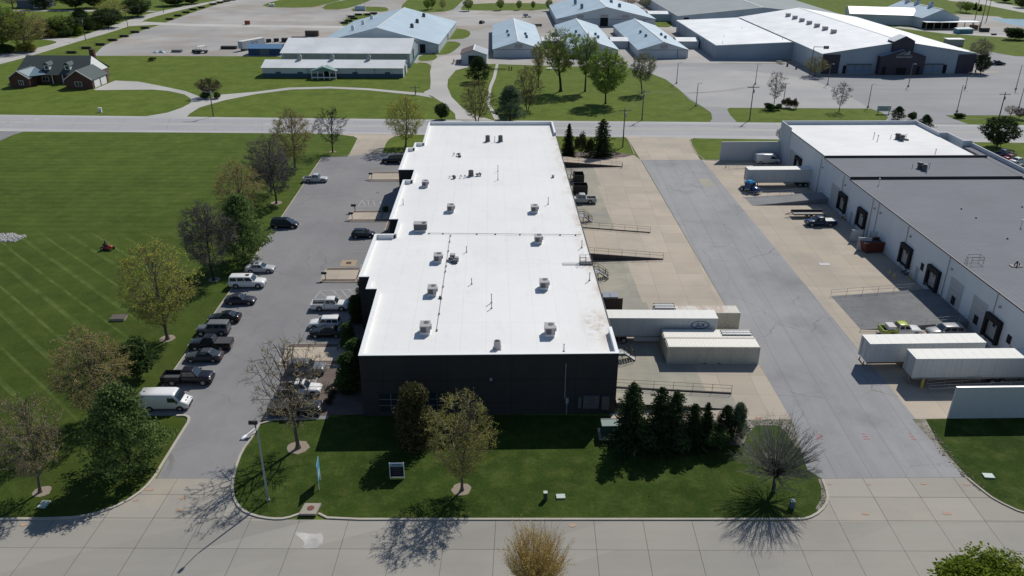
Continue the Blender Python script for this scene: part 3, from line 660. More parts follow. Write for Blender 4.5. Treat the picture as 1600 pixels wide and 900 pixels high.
vents(717, 244, 'dark fan and bent pipes on the back left of the white roof', [('mush', 0, 0, 1.3), ('goose', -1.2, .4, 1), ('dbox', .25, -.7, .8), ('goose', -.5, .3, .8)])
vents(709, 279, 'low dark vent with pale goosenecks left of the black condenser', [('mush', 0, 0, 1.3), ('dbox', .2, .2, .6), ('goose', 1.2, .2, 1), ('goose', 2.0, .3, 1), ('goose', -.9, .3, .7)])
vents(748, 275, 'dark mushroom vents right of the black condenser', [('mush', -.3, -.1, 1.1), ('mush', .3, .1, 1.0), ('goose', 0, .3, 1)])
vents(864, 277, 'small grey vent box near the eastern gutter of the white roof', [('box', 0, 0, .8)])
vents(710, 407, 'pale vents and a dark exhaust fan right of the western conduit', [('box', -.3, .6, 1.3), ('mush', -.5, -.2, 1.2), ('box', .35, -.1, 1.0), ('dbox', .2, -.9, 1.1), ('dbox', -.3, -.8, .7)])
vents(688, 466, 'small grey valve beside the western conduit', [('dbox', 0, 0, .6)])
for px, py, h, lab in ((778, 268, 1.3, 'white vent pipe standing behind another one on the roof'), (778, 281, 1.3, 'white vent pipe standing in front of another one on the roof'), (773, 222, 1.3, 'thin pipe between the two tall black condensers'),
                    (856.5, 319, 1.3, 'thin vent pipe right of the farthest eastern rooftop unit'), (729, 394, .95, 'curved vent pipe in front of the cross pipe'), (737, 444, .9, 'short vent pipe in the middle of the roof'), (768, 473, 1.3, 'taller rear pipe of the pair near the roof centre'),
                    (768, 482, 1.0, 'front pipe of the pair near the roof centre'), (909, 387, 1.2, 'vent pipe beside the eastern gutter behind the roof ladder'), (921, 438, 1.2, 'vent pipe beside the eastern gutter in front of the roof ladder'), (881, 549, 1.0, 'short pipe at the front edge of the roof'), (630, 320, 1.0, 'vent pipe near the western edge of the roof')):
    x, y = inroof(px, py); m = MB(); m.tube((0, 0, 0), (0, 0, h), .06, .055, 8); m.tube((0, 0, 0), (0, 0, .15), .16, .07, 8); m.tube((0, 0, h - .1), (0, 0, h), .085, .085, 8)
    tag(m.build('vent_pipe', M_rtu, loc=(x, y, RH)), lab, 'vent pipe', 'vent pipes on the white roof')
# conduit on blocks: one run across, one lengthwise
p0, p1 = inroof(668, 365.5), inroof(909, 368); q0, q1 = inroof(704, 369), inroof(682.5, 517)
t = thing('roof_conduit', 'thin pipe on blocks crossing the white roof from side to side', 'conduit', (*p0, RH))
D = Vector((p1[0] - p0[0], p1[1] - p0[1])); m = MB(); m.tube((0, 0, .16), (D.x, D.y, .16), .035, n=6); m.build('pipe', M_galv, t)
for k in (.01, .1, .32, .44, .6, .86, .96):
    m = MB(); m.box(D.x * k - .12, D.x * k + .12, D.y * k - .1, D.y * k + .1, 0, .12); m.build('block', M_rtud, t)
t = thing('roof_conduit', 'thin pipe on blocks running lengthwise along the western rooftop units', 'conduit', (*q0, RH))
D = Vector((q1[0] - q0[0], q1[1] - q0[1])); m = MB(); m.tube((0, 0, .16), (D.x, D.y, .16), .03, n=6); m.build('pipe', M_rtu, t)
for k in (.0, .08, .2, .32, .38, .44, .6, .72, .86, 1):
    m = MB(); m.box(D.x * k - .1, D.x * k + .1, D.y * k - .1, D.y * k + .1, 0, .2); m.build('block', M_dsteel, t)
# roof access ladder with landing at the east edge
x, y = inroof(915, 412)
t = thing('roof_ladder', 'caged access ladder with railed landing at the east edge of the white roof', 'ladder', (x, y, 0), TH)
m = MB(); m.box(-.9, .9, -.55, .55, RH + .05, RH + .15); m.build('landing', M_dsteel, t)
m = MB()
for X_ in (-.85, 0, .85):
    m.tube((X_, .5, RH + .15), (X_, .5, RH + 1.2), .03); m.tube((X_, -.5, RH + .15), (X_, -.5, RH + 1.2), .03) if X_ < .5 else None
for z in (RH + .7, RH + 1.2): m.tube((-.85, .5, z), (.85, .5, z), .025); m.tube((-.85, -.5, z), (0, -.5, z), .025); m.tube((-.85, -.5, z), (-.85, .5, z), .025)
m.build('railing', M_dsteel, t)
m = MB(); m.tube((1.0, -.3, 0), (1.0, -.3, RH + 1.2), .035); m.tube((1.0, .3, 0), (1.0, .3, RH + 1.2), .035)
for k in range(26): m.tube((1.0, -.3, .3 + k * .3), (1.0, .3, .3 + k * .3), .018, n=4)
m.build('ladder', M_dsteel, t)
m = MB()
for k in range(6):
    z = 2.6 + k * 1.05; P_ = [(1.0 + .75 * sin(a), .42 * cos(a) if abs(cos(a)) > .2 else 0.42 * cos(a), z) for a in [pi * i / 8 for i in range(9)]]
    m.pipe(P_, .022, 4)
for a in (.5, 1.57, 2.64): m.tube((1 + .75 * sin(a), .42 * cos(a), 2.6), (1 + .75 * sin(a), .42 * cos(a), 7.9), .02, n=4)
m.build('safety_cage', M_dsteel, t)
m = MB(); m.box(-3.4, -1.0, -.45, .4, RH + .02, RH + .05); m.build('walk_pad', paint('pad_grey', (.5, .5, .5), .7), t)

# ------------------------------------------------------------------ dock ramps, rails, stairs, bollards on the east apron
def railing(t, pts, h=1.05, n=None, mat=None, r=.028, nm='railing'):
    """posts and two rails along a 3-D polyline in the thing's frame"""
    m = MB(); mat = mat or M_tan
    for a, c in zip(pts, pts[1:]):
        a, c = Vector(a), Vector(c); k = n or max(2, int((c - a).length / 2.2))
        for i in range(k + 1):
            p = a.lerp(c, i / k); m.tube(p, p + Vector((0, 0, h)), r, n=5)
        for z in (h, h * .55): m.tube(a + Vector((0, 0, z)), c + Vector((0, 0, z)), r, n=5)
    return m.build(nm, mat, t)
def ramp(name, lab, a0, a1, b0, b1, z0, z1, surf, side, rails=(), railmat=None, group=None):
    """surface rises from z0 at a1 (far from wall) to z1 at a0"""
    t = thing(name, lab, 'ramp', S(a0, b0), TH, group); Lx = a1 - a0; Wy = b1 - b0
    m = MB(); k = m.add([(0, 0, 0), (Lx, 0, 0), (Lx, Wy, 0), (0, Wy, 0), (0, 0, z1), (Lx, 0, z0), (Lx, Wy, z0), (0, Wy, z1)])
    m.cur = 1
    for q in ((0, 1, 5, 4), (1, 2, 6, 5), (2, 3, 7, 6), (3, 0, 4, 7)): m.face([k + i for i in q])
    m.cur = 0; m.face([k + i for i in (4, 5, 6, 7)]); m.build('deck', [surf, side], t)
    for y in rails:
        yy = .12 if y == 0 else Wy - .12
        mk = MB(); kk = mk.add([(0, yy - .1, z1 - .3), (Lx, yy - .1, max(z0 - .02, 0)), (Lx, yy + .1, max(z0 - .02, 0)), (0, yy + .1, z1 - .3), (0, yy - .1, z1 + .16), (Lx, yy - .1, z0 + .16), (Lx, yy + .1, z0 + .16), (0, yy + .1, z1 + .16)])
        for q in ((4, 5, 6, 7), (0, 1, 5, 4), (1, 2, 6, 5), (2, 3, 7, 6), (3, 0, 4, 7)): mk.face([kk + i for i in q])
        mk.build('kerb', side, t)
        railing(t, [(.2, yy, z1 + .16), (Lx, yy, z0 + .16)], mat=railmat)
    return t
def binv(px, py): return inv(px, py)
b = binv(972, 261)
ramp('loading_ramp', 'concrete ramp with rail at the north end of the east apron', 12.65, b[0], b[1], b[1] + 5.2, .02, 1.25, M_apron, M_dconc, rails=(0,), group='ramps along the east side of the central warehouse')
b1_ = binv(1020, 363.6); b0_ = binv(1041.8, 406)
ramp('loading_ramp', 'wide concrete ramp with two rails in the middle of the east apron', 12.65, b0_[0] - .6, b0_[1], b1_[1], .02, 1.25, M_apron, M_dconc, rails=(0, 1), group='ramps along the east side of the central warehouse')
b = binv(1142, 614.5)
ramp('loading_ramp', 'concrete ramp with rail behind the row of front conifers', 12.65, b[0], b[1] - 3.6, b[1], .02, 1.1, M_apron_old, M_dconc, rails=(1,), group='ramps along the east side of the central warehouse')
def stairs(px, py, lab, rot=0, z=1.2):
    t = thing('metal_stairs', lab, 'stairs', G(px, py), TH + rot, 'metal stairs at the dock doors')
    m = MB(); m.box(-1.2, 0, -.6, .6, z - .06, z); m.build('landing', M_galv, t)
    for y in (-.58, .58):
        m = MB(); m.beam((0, y, z - .03), (1.6, y, .0), .05, .2); m.build('stringer', M_dsteel, t)
        railing(t, [(-1.2, y, z), (0, y, z)], n=1, mat=M_dsteel, nm='handrail'); railing(t, [(0, y, z), (1.6, y, .05)], n=2, mat=M_dsteel, nm='handrail')
    for k in range(6):
        m = MB(); m.box(k * .26, k * .26 + .25, -.55, .55, z - .2 - k * .18, z - .16 - k * .18); m.build('tread', M_galv, t)
    m = MB()
    for y in (-.5, .5): m.tube((-.1, y, 0), (-.1, y, z - .06), .04)
    m.build('legs', M_dsteel, t)
    return t
stairs(892, 279, 'metal stairs behind the dark compactor at the back docks'); stairs(912, 346, 'metal stairs behind the wide railed ramp'); stairs(935, 434, 'metal stairs below the caged roof ladder'); stairs(973, 561, 'metal stairs at the front right corner of the charcoal warehouse')
BO = None
def bollard(px, py, lab, mat=None, h=1.1, r=.09):
    global BO
    t = thing('bollard', lab, 'bollard', G(px, py), 0, 'bollards guarding the docks')
    m = MB(); m.tube((0, 0, 0), (0, 0, h), r, n=10); m.build('post', mat or M_tan, t); m = MB(); m.tube((0, 0, h), (0, 0, h + .05), r, r * .5, 10); m.build('cap', M_conc, t)
for px, py, lab in ((987, 557, 'tan bollard nearer the corner stairs of the charcoal warehouse'), (986, 551, 'tan bollard behind the one at the corner stairs'), (972, 262, 'tan bollard at the foot of the northern ramp'), (900, 277, 'tan bollard beside the compactor stairs'), (920, 345, 'tan bollard right of the stairs behind the wide ramp'),
                    (946, 430, 'left tan bollard by the stairs below the roof ladder'), (948.5, 437, 'right tan bollard by the stairs below the roof ladder')): bollard(px, py, lab)
# dumpsters / compactor
M_dump = paint('dumpster_grey', (.08, .09, .10), .6, var=.25); M_dumpb = paint('dumpster_black', (.03, .028, .026), .6, var=.3)
def dumpster(px, py, lx, ly, h, lab, mat, lid=None, open_=False, rot=0):
    t = thing('dumpster', lab, 'dumpster', G(px, py), TH + rot)
    m = MB(); w = .06
    m.box(0, lx, 0, ly, .15, .22); m.box(0, lx, 0, w, .22, h); m.box(0, lx, ly - w, ly, .22, h); m.box(0, w, w, ly - w, .22, h); m.box(lx - w, lx, w, ly - w, .22, h)
    for i in range(int(lx / .5)): m.box(.2 + i * .5, .28 + i * .5, -.06, -.002, .25, h - .1)
    m.build('body', mat, t)
    if not open_:
        for i in (0, 1):
            m = MB(); k = m.add([(lx * i / 2 + .03, 0, h + .01), (lx * (i + 1) / 2 - .03, 0, h + .01), (lx * (i + 1) / 2 - .03, ly, h + .2), (lx * i / 2 + .03, ly, h + .2)]); m.face((k, k + 1, k + 2, k + 3)); m.build('lid', lid or mat, t)
    for i in (0, 1):
        m = MB(); m.tube((.3 + i * (lx - .6), .2, .075), (.3 + i * (lx - .6), ly - .2, .075), .075, n=8); m.build('wheel', M_dsteel, t)
    return t
dumpster(897, 287, 2.2, 3.0, 1.9, 'tall dark dumpster by the back stairs', M_dumpb, open_=True); dumpster(896, 304, 3.0, 2.4, 1.9, 'dark open dumpster behind the pickup at the dock', M_dumpb, open_=True)
dumpster(941.5, 477, 2.3, 1.5, 1.35, 'low dumpster with blue grey lids beside the screen panel', M_dumpb, paint('lid_blue', (.16, .2, .26), .5))
t = thing('screen_panel', 'dark brown screen panel standing beside the blue-lidded dumpster', 'panel', G(944, 486), TH)
m = MB(); m.box(0, 2.7, -.04, .04, .1, 2.1); m.build('board', paint('brown_board', (.045, .035, .03), .8), t); m = MB(); m.tube((.1, .1, 0), (.1, .1, 2.1), .05); m.tube((2.6, .1, 0), (2.6, .1, 2.1), .05); m.build('post', M_dsteel, t)
for i, (px, py) in enumerate(((951, 494), (955, 494), (959, 494))):
    t = thing('crate', ('leftmost', 'middle', 'rightmost')[i] + ' of three small white crates behind the white trailer', 'crate', G(px, py), TH)
    m = MB(); m.box(-.25, .25, -.25, .25, .08, .75); m.build('box', M_white, t); m = MB(); m.box(-.28, .28, -.28, .28, .003, .077); m.build('pallet', M_dsteel, t)
# ------------------------------------------------------------------ shipping containers and semi trailers
M_cont = paint('container_cream', (.56, .53, .43), .6, var=.10, streak=.15)
def conttop(name, col, lo=.5):
    m, nt, out = newmat(name); b = NB(nt); co = co_obj(b)
    st = b.ramp(b.noise(co, .5, 1, .25, 1, detail=6, rough=.7), lo, lo + .2)
    c = b.mix(b.m('MULTIPLY', st, .8), col, (.28, .15, .08)); bsdf(b, out, c, .6); return m
M_ctop1 = conttop('container_roof_cream', (.74, .71, .63), .66); M_ctop2 = conttop('container_roof_rusty', (.56, .52, .46), .46)
def corr(m, p0, p1, z0, z1, n, depth, out):
    """corrugated sheet from p0 to p1 in plan"""
    p0, p1 = Vector(p0), Vector(p1); d = (p1 - p0) / n; nn = Vector(out) * depth; pr = None; prof = []
    for i in range(n):
        a = p0 + d * i; prof += [a, a + d * .3, a + d * .5 + nn, a + d * .8 + nn]
    prof.append(p1); k = m.add([(p.x, p.y, z0) for p in prof] + [(p.x, p.y, z1) for p in prof]); N = len(prof)
    for i in range(N - 1): m.face((k + i, k + i + 1, k + N + i + 1, k + N + i))
def container(px, py, h_anchor, L_, lab, topmat, slats=None, z=0, anchor='fr', H_=2.6, side=None):
    x, y = G(px, py, h_anchor); W_ = 2.44
    # anchor is the front-right top corner
    t = thing('shipping_container', lab, 'container', (x - L_, y - L_ * .0, 0), 0, 'cream shipping containers east of the warehouse')
    sm = side or M_cont
    m = MB(); m.box(.06, L_ - .06, .06, W_ - .06, .16, H_ - .1)
    corr(m, (.15, .02), (L_ - .15, .02), .2, H_ - .12, int(L_ / .28), .045, (0, 1)); corr(m, (L_ - .02, .15), (L_ - .02, W_ - .15), .2, H_ - .12, 8, .04, (-1, 0)); m.build('walls', sm, t)
    m = MB()
    for X_ in (0, L_ - .16):
        for Y_ in (0, W_ - .16): m.box(X_, X_ + .16, Y_, Y_ + .16, 0, H_)
    m.box(.16, L_ - .16, 0, .1, H_ - .14, H_ - .005); m.box(.16, L_ - .16, W_ - .1, W_, H_ - .14, H_ - .005); m.box(.16, L_ - .16, 0, .08, 0, .17); m.box(.16, L_ - .16, W_ - .08, W_, 0, .17)
    m.build('frame', sm, t)
    m = MB(); n = int(L_ / .36)
    m.box(.1, L_ - .1, .1, W_ - .1, H_ - .08, H_ - .03)
    for i in range(n): X_ = .25 + i * (L_ - .4) / n; m.box(X_, X_ + .16, .2, W_ - .2, H_ - .029, H_ - .008)
    m.build('roof', topmat, t)
    for Y_ in (.15, 1.24):
        m = MB(); m.box(-.04, .0, Y_, Y_ + 1.05, .2, H_ - .15); do = m.build('door', sm, t)
        m = MB()
        for q in (.3, .75): m.tube((-.07, Y_ + q, .2), (-.07, Y_ + q, H_ - .15), .025, n=5)
        m.build('lock_rod', M_galv, do)
    m = MB()
    for X_ in (L_ * .4, L_ * .56): m.box(X_, X_ + .35, -.006, -.001, .03, .15)
    m.build('fork_pocket', M_dsteel, t)
    return t, x - L_, y
c1, cx, cy = container(1188.7, 542.5, 2.6, 12.19, 'cream container nearest the street with clean corrugated side', M_ctop1)
c2, cx2, cy2 = container(1178, 527.3, 2.6, 12.19, 'cream container with a ladder on its roof, behind the nearest container', M_ctop1)
c2.location = (c1.location.x - .1, c1.location.y + 2.55, 0)
c3, cx3, cy3 = container(1157.5, 489, 2.6, 12.19, 'cream container with rusty roof behind the white trailer', M_ctop2)
def ladder_on(px0, px1, py, z, lab, w=.8, n=10, rot=0):
    x0, y0 = G(px0, py, z); x1, _ = G(px1, py, z)
    t = thing('ladder', lab, 'ladder', (x0, y0, z + .03), 0)
    m = MB(); Ln = x1 - x0
    for yy in (0, w, w * 2): m.beam((0, yy, .06), (Ln, yy, .06), .07, .12)
    m.build('rail', M_dsteel, t); m = MB()
    for i in range(n * 2): m.beam((.2 + i * (Ln - .3) / (n * 2), 0, .06), (.2 + i * (Ln - .3) / (n * 2), w * 2, .06), .12, .06)
    m.build('rung', M_galv, t)
ladder_on(1128, 1176, 524, 2.6, 'flat metal ladder lying on the roof of the second container', w=.65)
ladder_on(1023, 1056, 483, 2.6, 'metal racking lying on the rusty roofed container', w=.8, n=8)

M_tside = paint('trailer_side', (.55, .56, .55), .45, var=.08, streak=.12); M_ttop = conttop('trailer_roof', (.68, .67, .62), .72); M_tire = paint('tyre_rubber', (.018, .018, .018), .85); M_rim = paint('steel_rim', (.42, .42, .43), .35, .6)
M_rust = paint('rusty_rail', (.20, .10, .06), .8, var=.4, scale=3)
def wheel(t, x, y, r, w, name='wheel', sgn=1, n=18):
    m = MB(); m.tube((x, y - w / 2, r), (x, y + w / 2, r), r, n=n); wo = m.build(name, M_tire, t)
    m = MB(); m.tube((x, y - sgn * (w / 2 + .004), r), (x, y - sgn * (w / 2 - .02), r), r * .58, n=12); m.build('rim', M_rim, wo)
    return wo
def semitrailer(loc, rotz, L_, lab, rear='left', wheels_at=.78, gear_at=.2, skirt=None, side=M_tside, logo=False, rusty=False):
    """local x runs from the rear doors (0) to the nose (L)"""
    t = thing('semi_trailer', lab, 'semi trailer', loc, rotz); W_ = 2.55; H_ = 4.05; zb = 1.2
    m = MB(); m.box(.02, L_ - .02, .02, W_ - .02, zb + .1, H_ - .05); 
    for i in range(int(L_ / .62)):
        X_ = .3 + i * .62; m.box(X_, X_ + .05, .0, .019, zb + .14, H_ - .1); m.box(X_, X_ + .05, W_ - .019, W_, zb + .14, H_ - .1)
    m.build('box', side, t)
    m = MB(); m.box(0, L_, -.01, W_ + .01, H_ - .048, H_); 
    for i in range(int(L_ / 1.25)): m.box(.4 + i * 1.25, .44 + i * 1.25, .1, W_ - .1, H_ + .001, H_ + .012)
    m.build('roof', M_ttop, t)
    m = MB(); m.box(.0, L_, -.03, .05, zb - .08, zb + .098); m.box(0, L_, W_ - .05, W_ + .03, zb - .08, zb + .098); m.box(.3, L_ - .3, .7, .85, zb - .3, zb - .09); m.box(.3, L_ - .3, W_ - .85, W_ - .7, zb - .3, zb - .09); m.build('rail', M_rust if rusty else M_galv, t)
    for k in (0, 1):
        m = MB(); m.box(-.04, .018, .06 + k * 1.24, 1.25 + k * 1.24, zb + .12, H_ - .12); d = m.build('door', side, t)
        m = MB(); m.tube((-.07, .35 + k * 1.4, zb + .1), (-.07, .35 + k * 1.4, H_ - .12), .025, n=5); m.tube((-.07, .8 + k * 1.2, zb + .1), (-.07, .8 + k * 1.2, H_ - .12), .025, n=5); m.build('lock_rod', M_galv, d)
    m = MB(); m.box(-.05, .05, .4, W_ - .4, .5, .62); m.box(-.05, .05, .6, .7, .62, zb - .1); m.box(-.05, .05, W_ - .7, W_ - .6, .62, zb - .1); m.build('underride_guard', M_rust if rusty else M_galv, t)
    wx = L_ * (1 - wheels_at)
    for X_ in (wx, wx + 1.25):
        wheel(t, X_, .28, .5, .5, sgn=1); wheel(t, X_, W_ - .28, .5, .5, sgn=-1)
    for Y_ in (.6, W_ - .6):
        m = MB(); gx = L_ * (1 - gear_at); m.box(gx, gx + .14, Y_ - .07, Y_ + .07, .1, zb - .09); m.box(gx - .12, gx + .26, Y_ - .15, Y_ + .15, 0, .099); m.build('landing_leg', M_dsteel, t)
    if skirt:
        m = MB(); m.box(skirt[0], skirt[1], .05, .09, .45, zb - .1); m.build('side_skirt', side, t)
    return t
# white trailer with the oval mark, backed against the dock; nose points east
x, y = G(1122.5, 497.5, 4.05); t = semitrailer((x - 16.15, y, 0), 0, 16.15, 'white semi trailer with blue oval mark backed to the dock between the containers', wheels_at=.865, gear_at=.3, skirt=(4.8, 11.5))
M_blue = paint('logo_blue', (.05, .10, .22), .6, var=.1)
m = MB(); cxx, czz = 13.75, 3.02
for i in range(40):
    a, b_ = 2 * pi * i / 40, 2 * pi * (i + 1) / 40
    m.poly([(cxx + 1.28 * cos(a), -.012, czz + .62 * sin(a)), (cxx + 1.28 * cos(b_), -.012, czz + .62 * sin(b_)), (cxx + 1.12 * cos(b_), -.012, czz + .52 * sin(b_)), (cxx + 1.12 * cos(a), -.012, czz + .52 * sin(a))])
m.build('oval_mark', M_blue, t)
def text(name, s, size, mat, parent, loc, rot, shear=0):
    cu = bpy.data.curves.new(name, 'FONT'); cu.body = s; cu.size = size; cu.align_x = 'CENTER'; cu.align_y = 'CENTER'; cu.shear = shear; cu.offset = size * .02
    ob = bpy.data.objects.new(name, cu); COL.objects.link(ob); dg = bpy.context.evaluated_depsgraph_get(); me = bpy.data.meshes.new_from_object(ob.evaluated_get(dg)); bpy.data.objects.remove(ob)
    me.materials.clear(); me.materials.append(mat); o = bpy.data.objects.new(name, me); COL.objects.link(o); o.parent = parent; o.location = loc; o.rotation_euler = rot; return o
text('lettering', 'JLX', .82, M_blue, t, (cxx, -.014, czz), (pi / 2, 0, 0), .3)
x, y = G(1360, 537.5, 4.05); semitrailer((x, y, 0), .035, 15.3, 'white semi trailer with rusted bottom rail, behind the front one at the east docks', rusty=True, wheels_at=.62, gear_at=.12)
x, y = G(1432, 560.7, 4.05); semitrailer((x, y, 0), .02, 16.15, 'white semi trailer nearest the street at the east docks beside the yellow bollard', wheels_at=.35, gear_at=.12)
x, y = G(1170, 265.3, 4.05); t = semitrailer((x, y, 0), .03, 15.4, 'white semi trailer backed to the north end of the eastern warehouse', wheels_at=.24, gear_at=.84)

# ------------------------------------------------------------------ road vehicles
CARP = {}
def carpaint(col, name):
    if name in CARP: return CARP[name]
    m, nt, out = newmat('car_paint_' + name); b = NB(nt)
    p = bsdf(b, out, col, .28, .0, .3); p.inputs['Coat Weight'].default_value = .35; p.inputs['Coat Roughness'].default_value = .06
    CARP[name] = m; return m
M_light = paint('headlight', (.7, .72, .74), .15, var=.02); M_tail = paint('taillight', (.30, .015, .012), .3, var=.05); M_trim = paint('black_trim', (.02, .02, .022), .6); M_bed = paint('bed_liner', (.06, .062, .068), .8)
M_plate = paint('chrome_bumper', (.5, .5, .51), .25, .8)
def ring(x, zb, zt, w, tum=.9, crown=.03):
    mid = zb + (zt - zb) * .55
    return [(x, -w * .9, zb), (x, -w, zb + .12), (x, -w, mid), (x, -w * .985, zt - .12), (x, -w * tum, zt), (x, -w * .45, zt + crown), (x, w * .45, zt + crown), (x, w * tum, zt), (x, w * .985, zt - .12), (x, w, mid), (x, w, zb + .12), (x, w * .9, zb)]
SPEC = {
 # L, W, wheel r, wheel x frac, body stations (fx, zb, zt, wf), cabin (xb0,xb1,xr0,xr1,zb,zr)
 'sedan': (4.85, 1.84, .33, (-.295, .31), [(-.5, .45, .72, .80), (-.485, .28, .92, .93), (-.40, .22, 1.0, .98), (-.2, .2, .98, 1), (.1, .2, .95, 1), (.22, .2, .92, 1), (.38, .2, .80, .97), (.47, .25, .66, .9), (.5, .35, .55, .76)], (-.36, .22, -.20, .04, .94, 1.44)),
 'coupe': (4.6, 1.82, .33, (-.29, .31), [(-.5, .45, .70, .80), (-.485, .28, .95, .93), (-.40, .22, 1.0, .98), (-.2, .2, .97, 1), (.1, .2, .93, 1), (.2, .2, .9, 1), (.38, .2, .78, .97), (.47, .25, .64, .9), (.5, .35, .52, .76)], (-.42, .17, -.22, .0, .92, 1.38)),
 'hatch': (4.25, 1.78, .33, (-.31, .31), [(-.5, .4, .75, .84), (-.49, .28, 1.0, .94), (-.4, .22, 1.02, .98), (-.1, .2, 1.0, 1), (.2, .2, .98, 1), (.38, .22, .88, .97), (.47, .28, .74, .9), (.5, .36, .58, .78)], (-.47, .26, -.38, .06, .97, 1.52)),
 'suv': (4.9, 1.94, .38, (-.30, .31), [(-.5, .42, .8, .88), (-.49, .32, 1.08, .96), (-.4, .28, 1.12, .99), (0, .26, 1.1, 1), (.22, .26, 1.1, 1), (.40, .28, 1.0, .97), (.47, .32, .9, .92), (.5, .4, .72, .82)], (-.485, .22, -.43, .08, 1.09, 1.74)),
 'bigsuv': (5.6, 2.04, .41, (-.295, .325), [(-.5, .45, .9, .92), (-.495, .34, 1.16, .98), (-.4, .3, 1.2, .99), (0, .28, 1.18, 1), (.24, .28, 1.18, 1), (.42, .3, 1.1, .98), (.48, .34, 1.0, .94), (.5, .44, .82, .86)], (-.49, .25, -.465, .13, 1.17, 1.90)),
 'jeep': (4.5, 1.88, .42, (-.30, .34), [(-.5, .5, 1.0, .93), (-.495, .42, 1.15, .96), (0, .4, 1.16, .97), (.16, .4, 1.16, .96), (.2, .4, 1.14, .88), (.44, .45, 1.1, .82), (.47, .48, 1.05, .8), (.5, .5, .9, .76)], (-.495, .17, -.48, .12, 1.15, 1.84)),
 'minivan': (5.1, 2.0, .36, (-.29, .32), [(-.5, .42, .85, .9), (-.49, .28, 1.1, .97), (-.3, .24, 1.1, 1), (.1, .22, 1.08, 1), (.3, .22, 1.0, .99), (.43, .26, .86, .94), (.49, .32, .68, .84), (.5, .4, .6, .76)], (-.49, .33, -.44, .13, 1.07, 1.76)),
 'pickup': (5.75, 2.0, .41, (-.27, .33), [(-.13, .32, 1.18, .98), (-.05, .32, 1.2, 1), (.15, .32, 1.18, 1), (.23, .32, 1.16, 1), (.42, .34, 1.1, .98), (.48, .38, 1.0, .94), (.5, .46, .8, .86)], (-.125, .24, -.09, .13, 1.18, 1.86)),
 'longpickup': (6.3, 2.03, .43, (-.28, .335), [(-.11, .36, 1.24, .98), (-.05, .36, 1.26, 1), (.15, .36, 1.24, 1), (.25, .36, 1.22, 1), (.43, .38, 1.16, .98), (.48, .42, 1.06, .94), (.5, .5, .86, .86)], (-.105, .255, -.08, .15, 1.24, 1.94)),
 'ute': (5.3, 1.88, .38, (-.27, .32), [(-.14, .3, 1.06, .98), (-.05, .3, 1.08, 1), (.15, .3, 1.06, 1), (.22, .3, 1.04, 1), (.41, .32, .98, .98), (.48, .36, .88, .93), (.5, .44, .72, .84)], (-.135, .23, -.09, .11, 1.06, 1.74)),
}
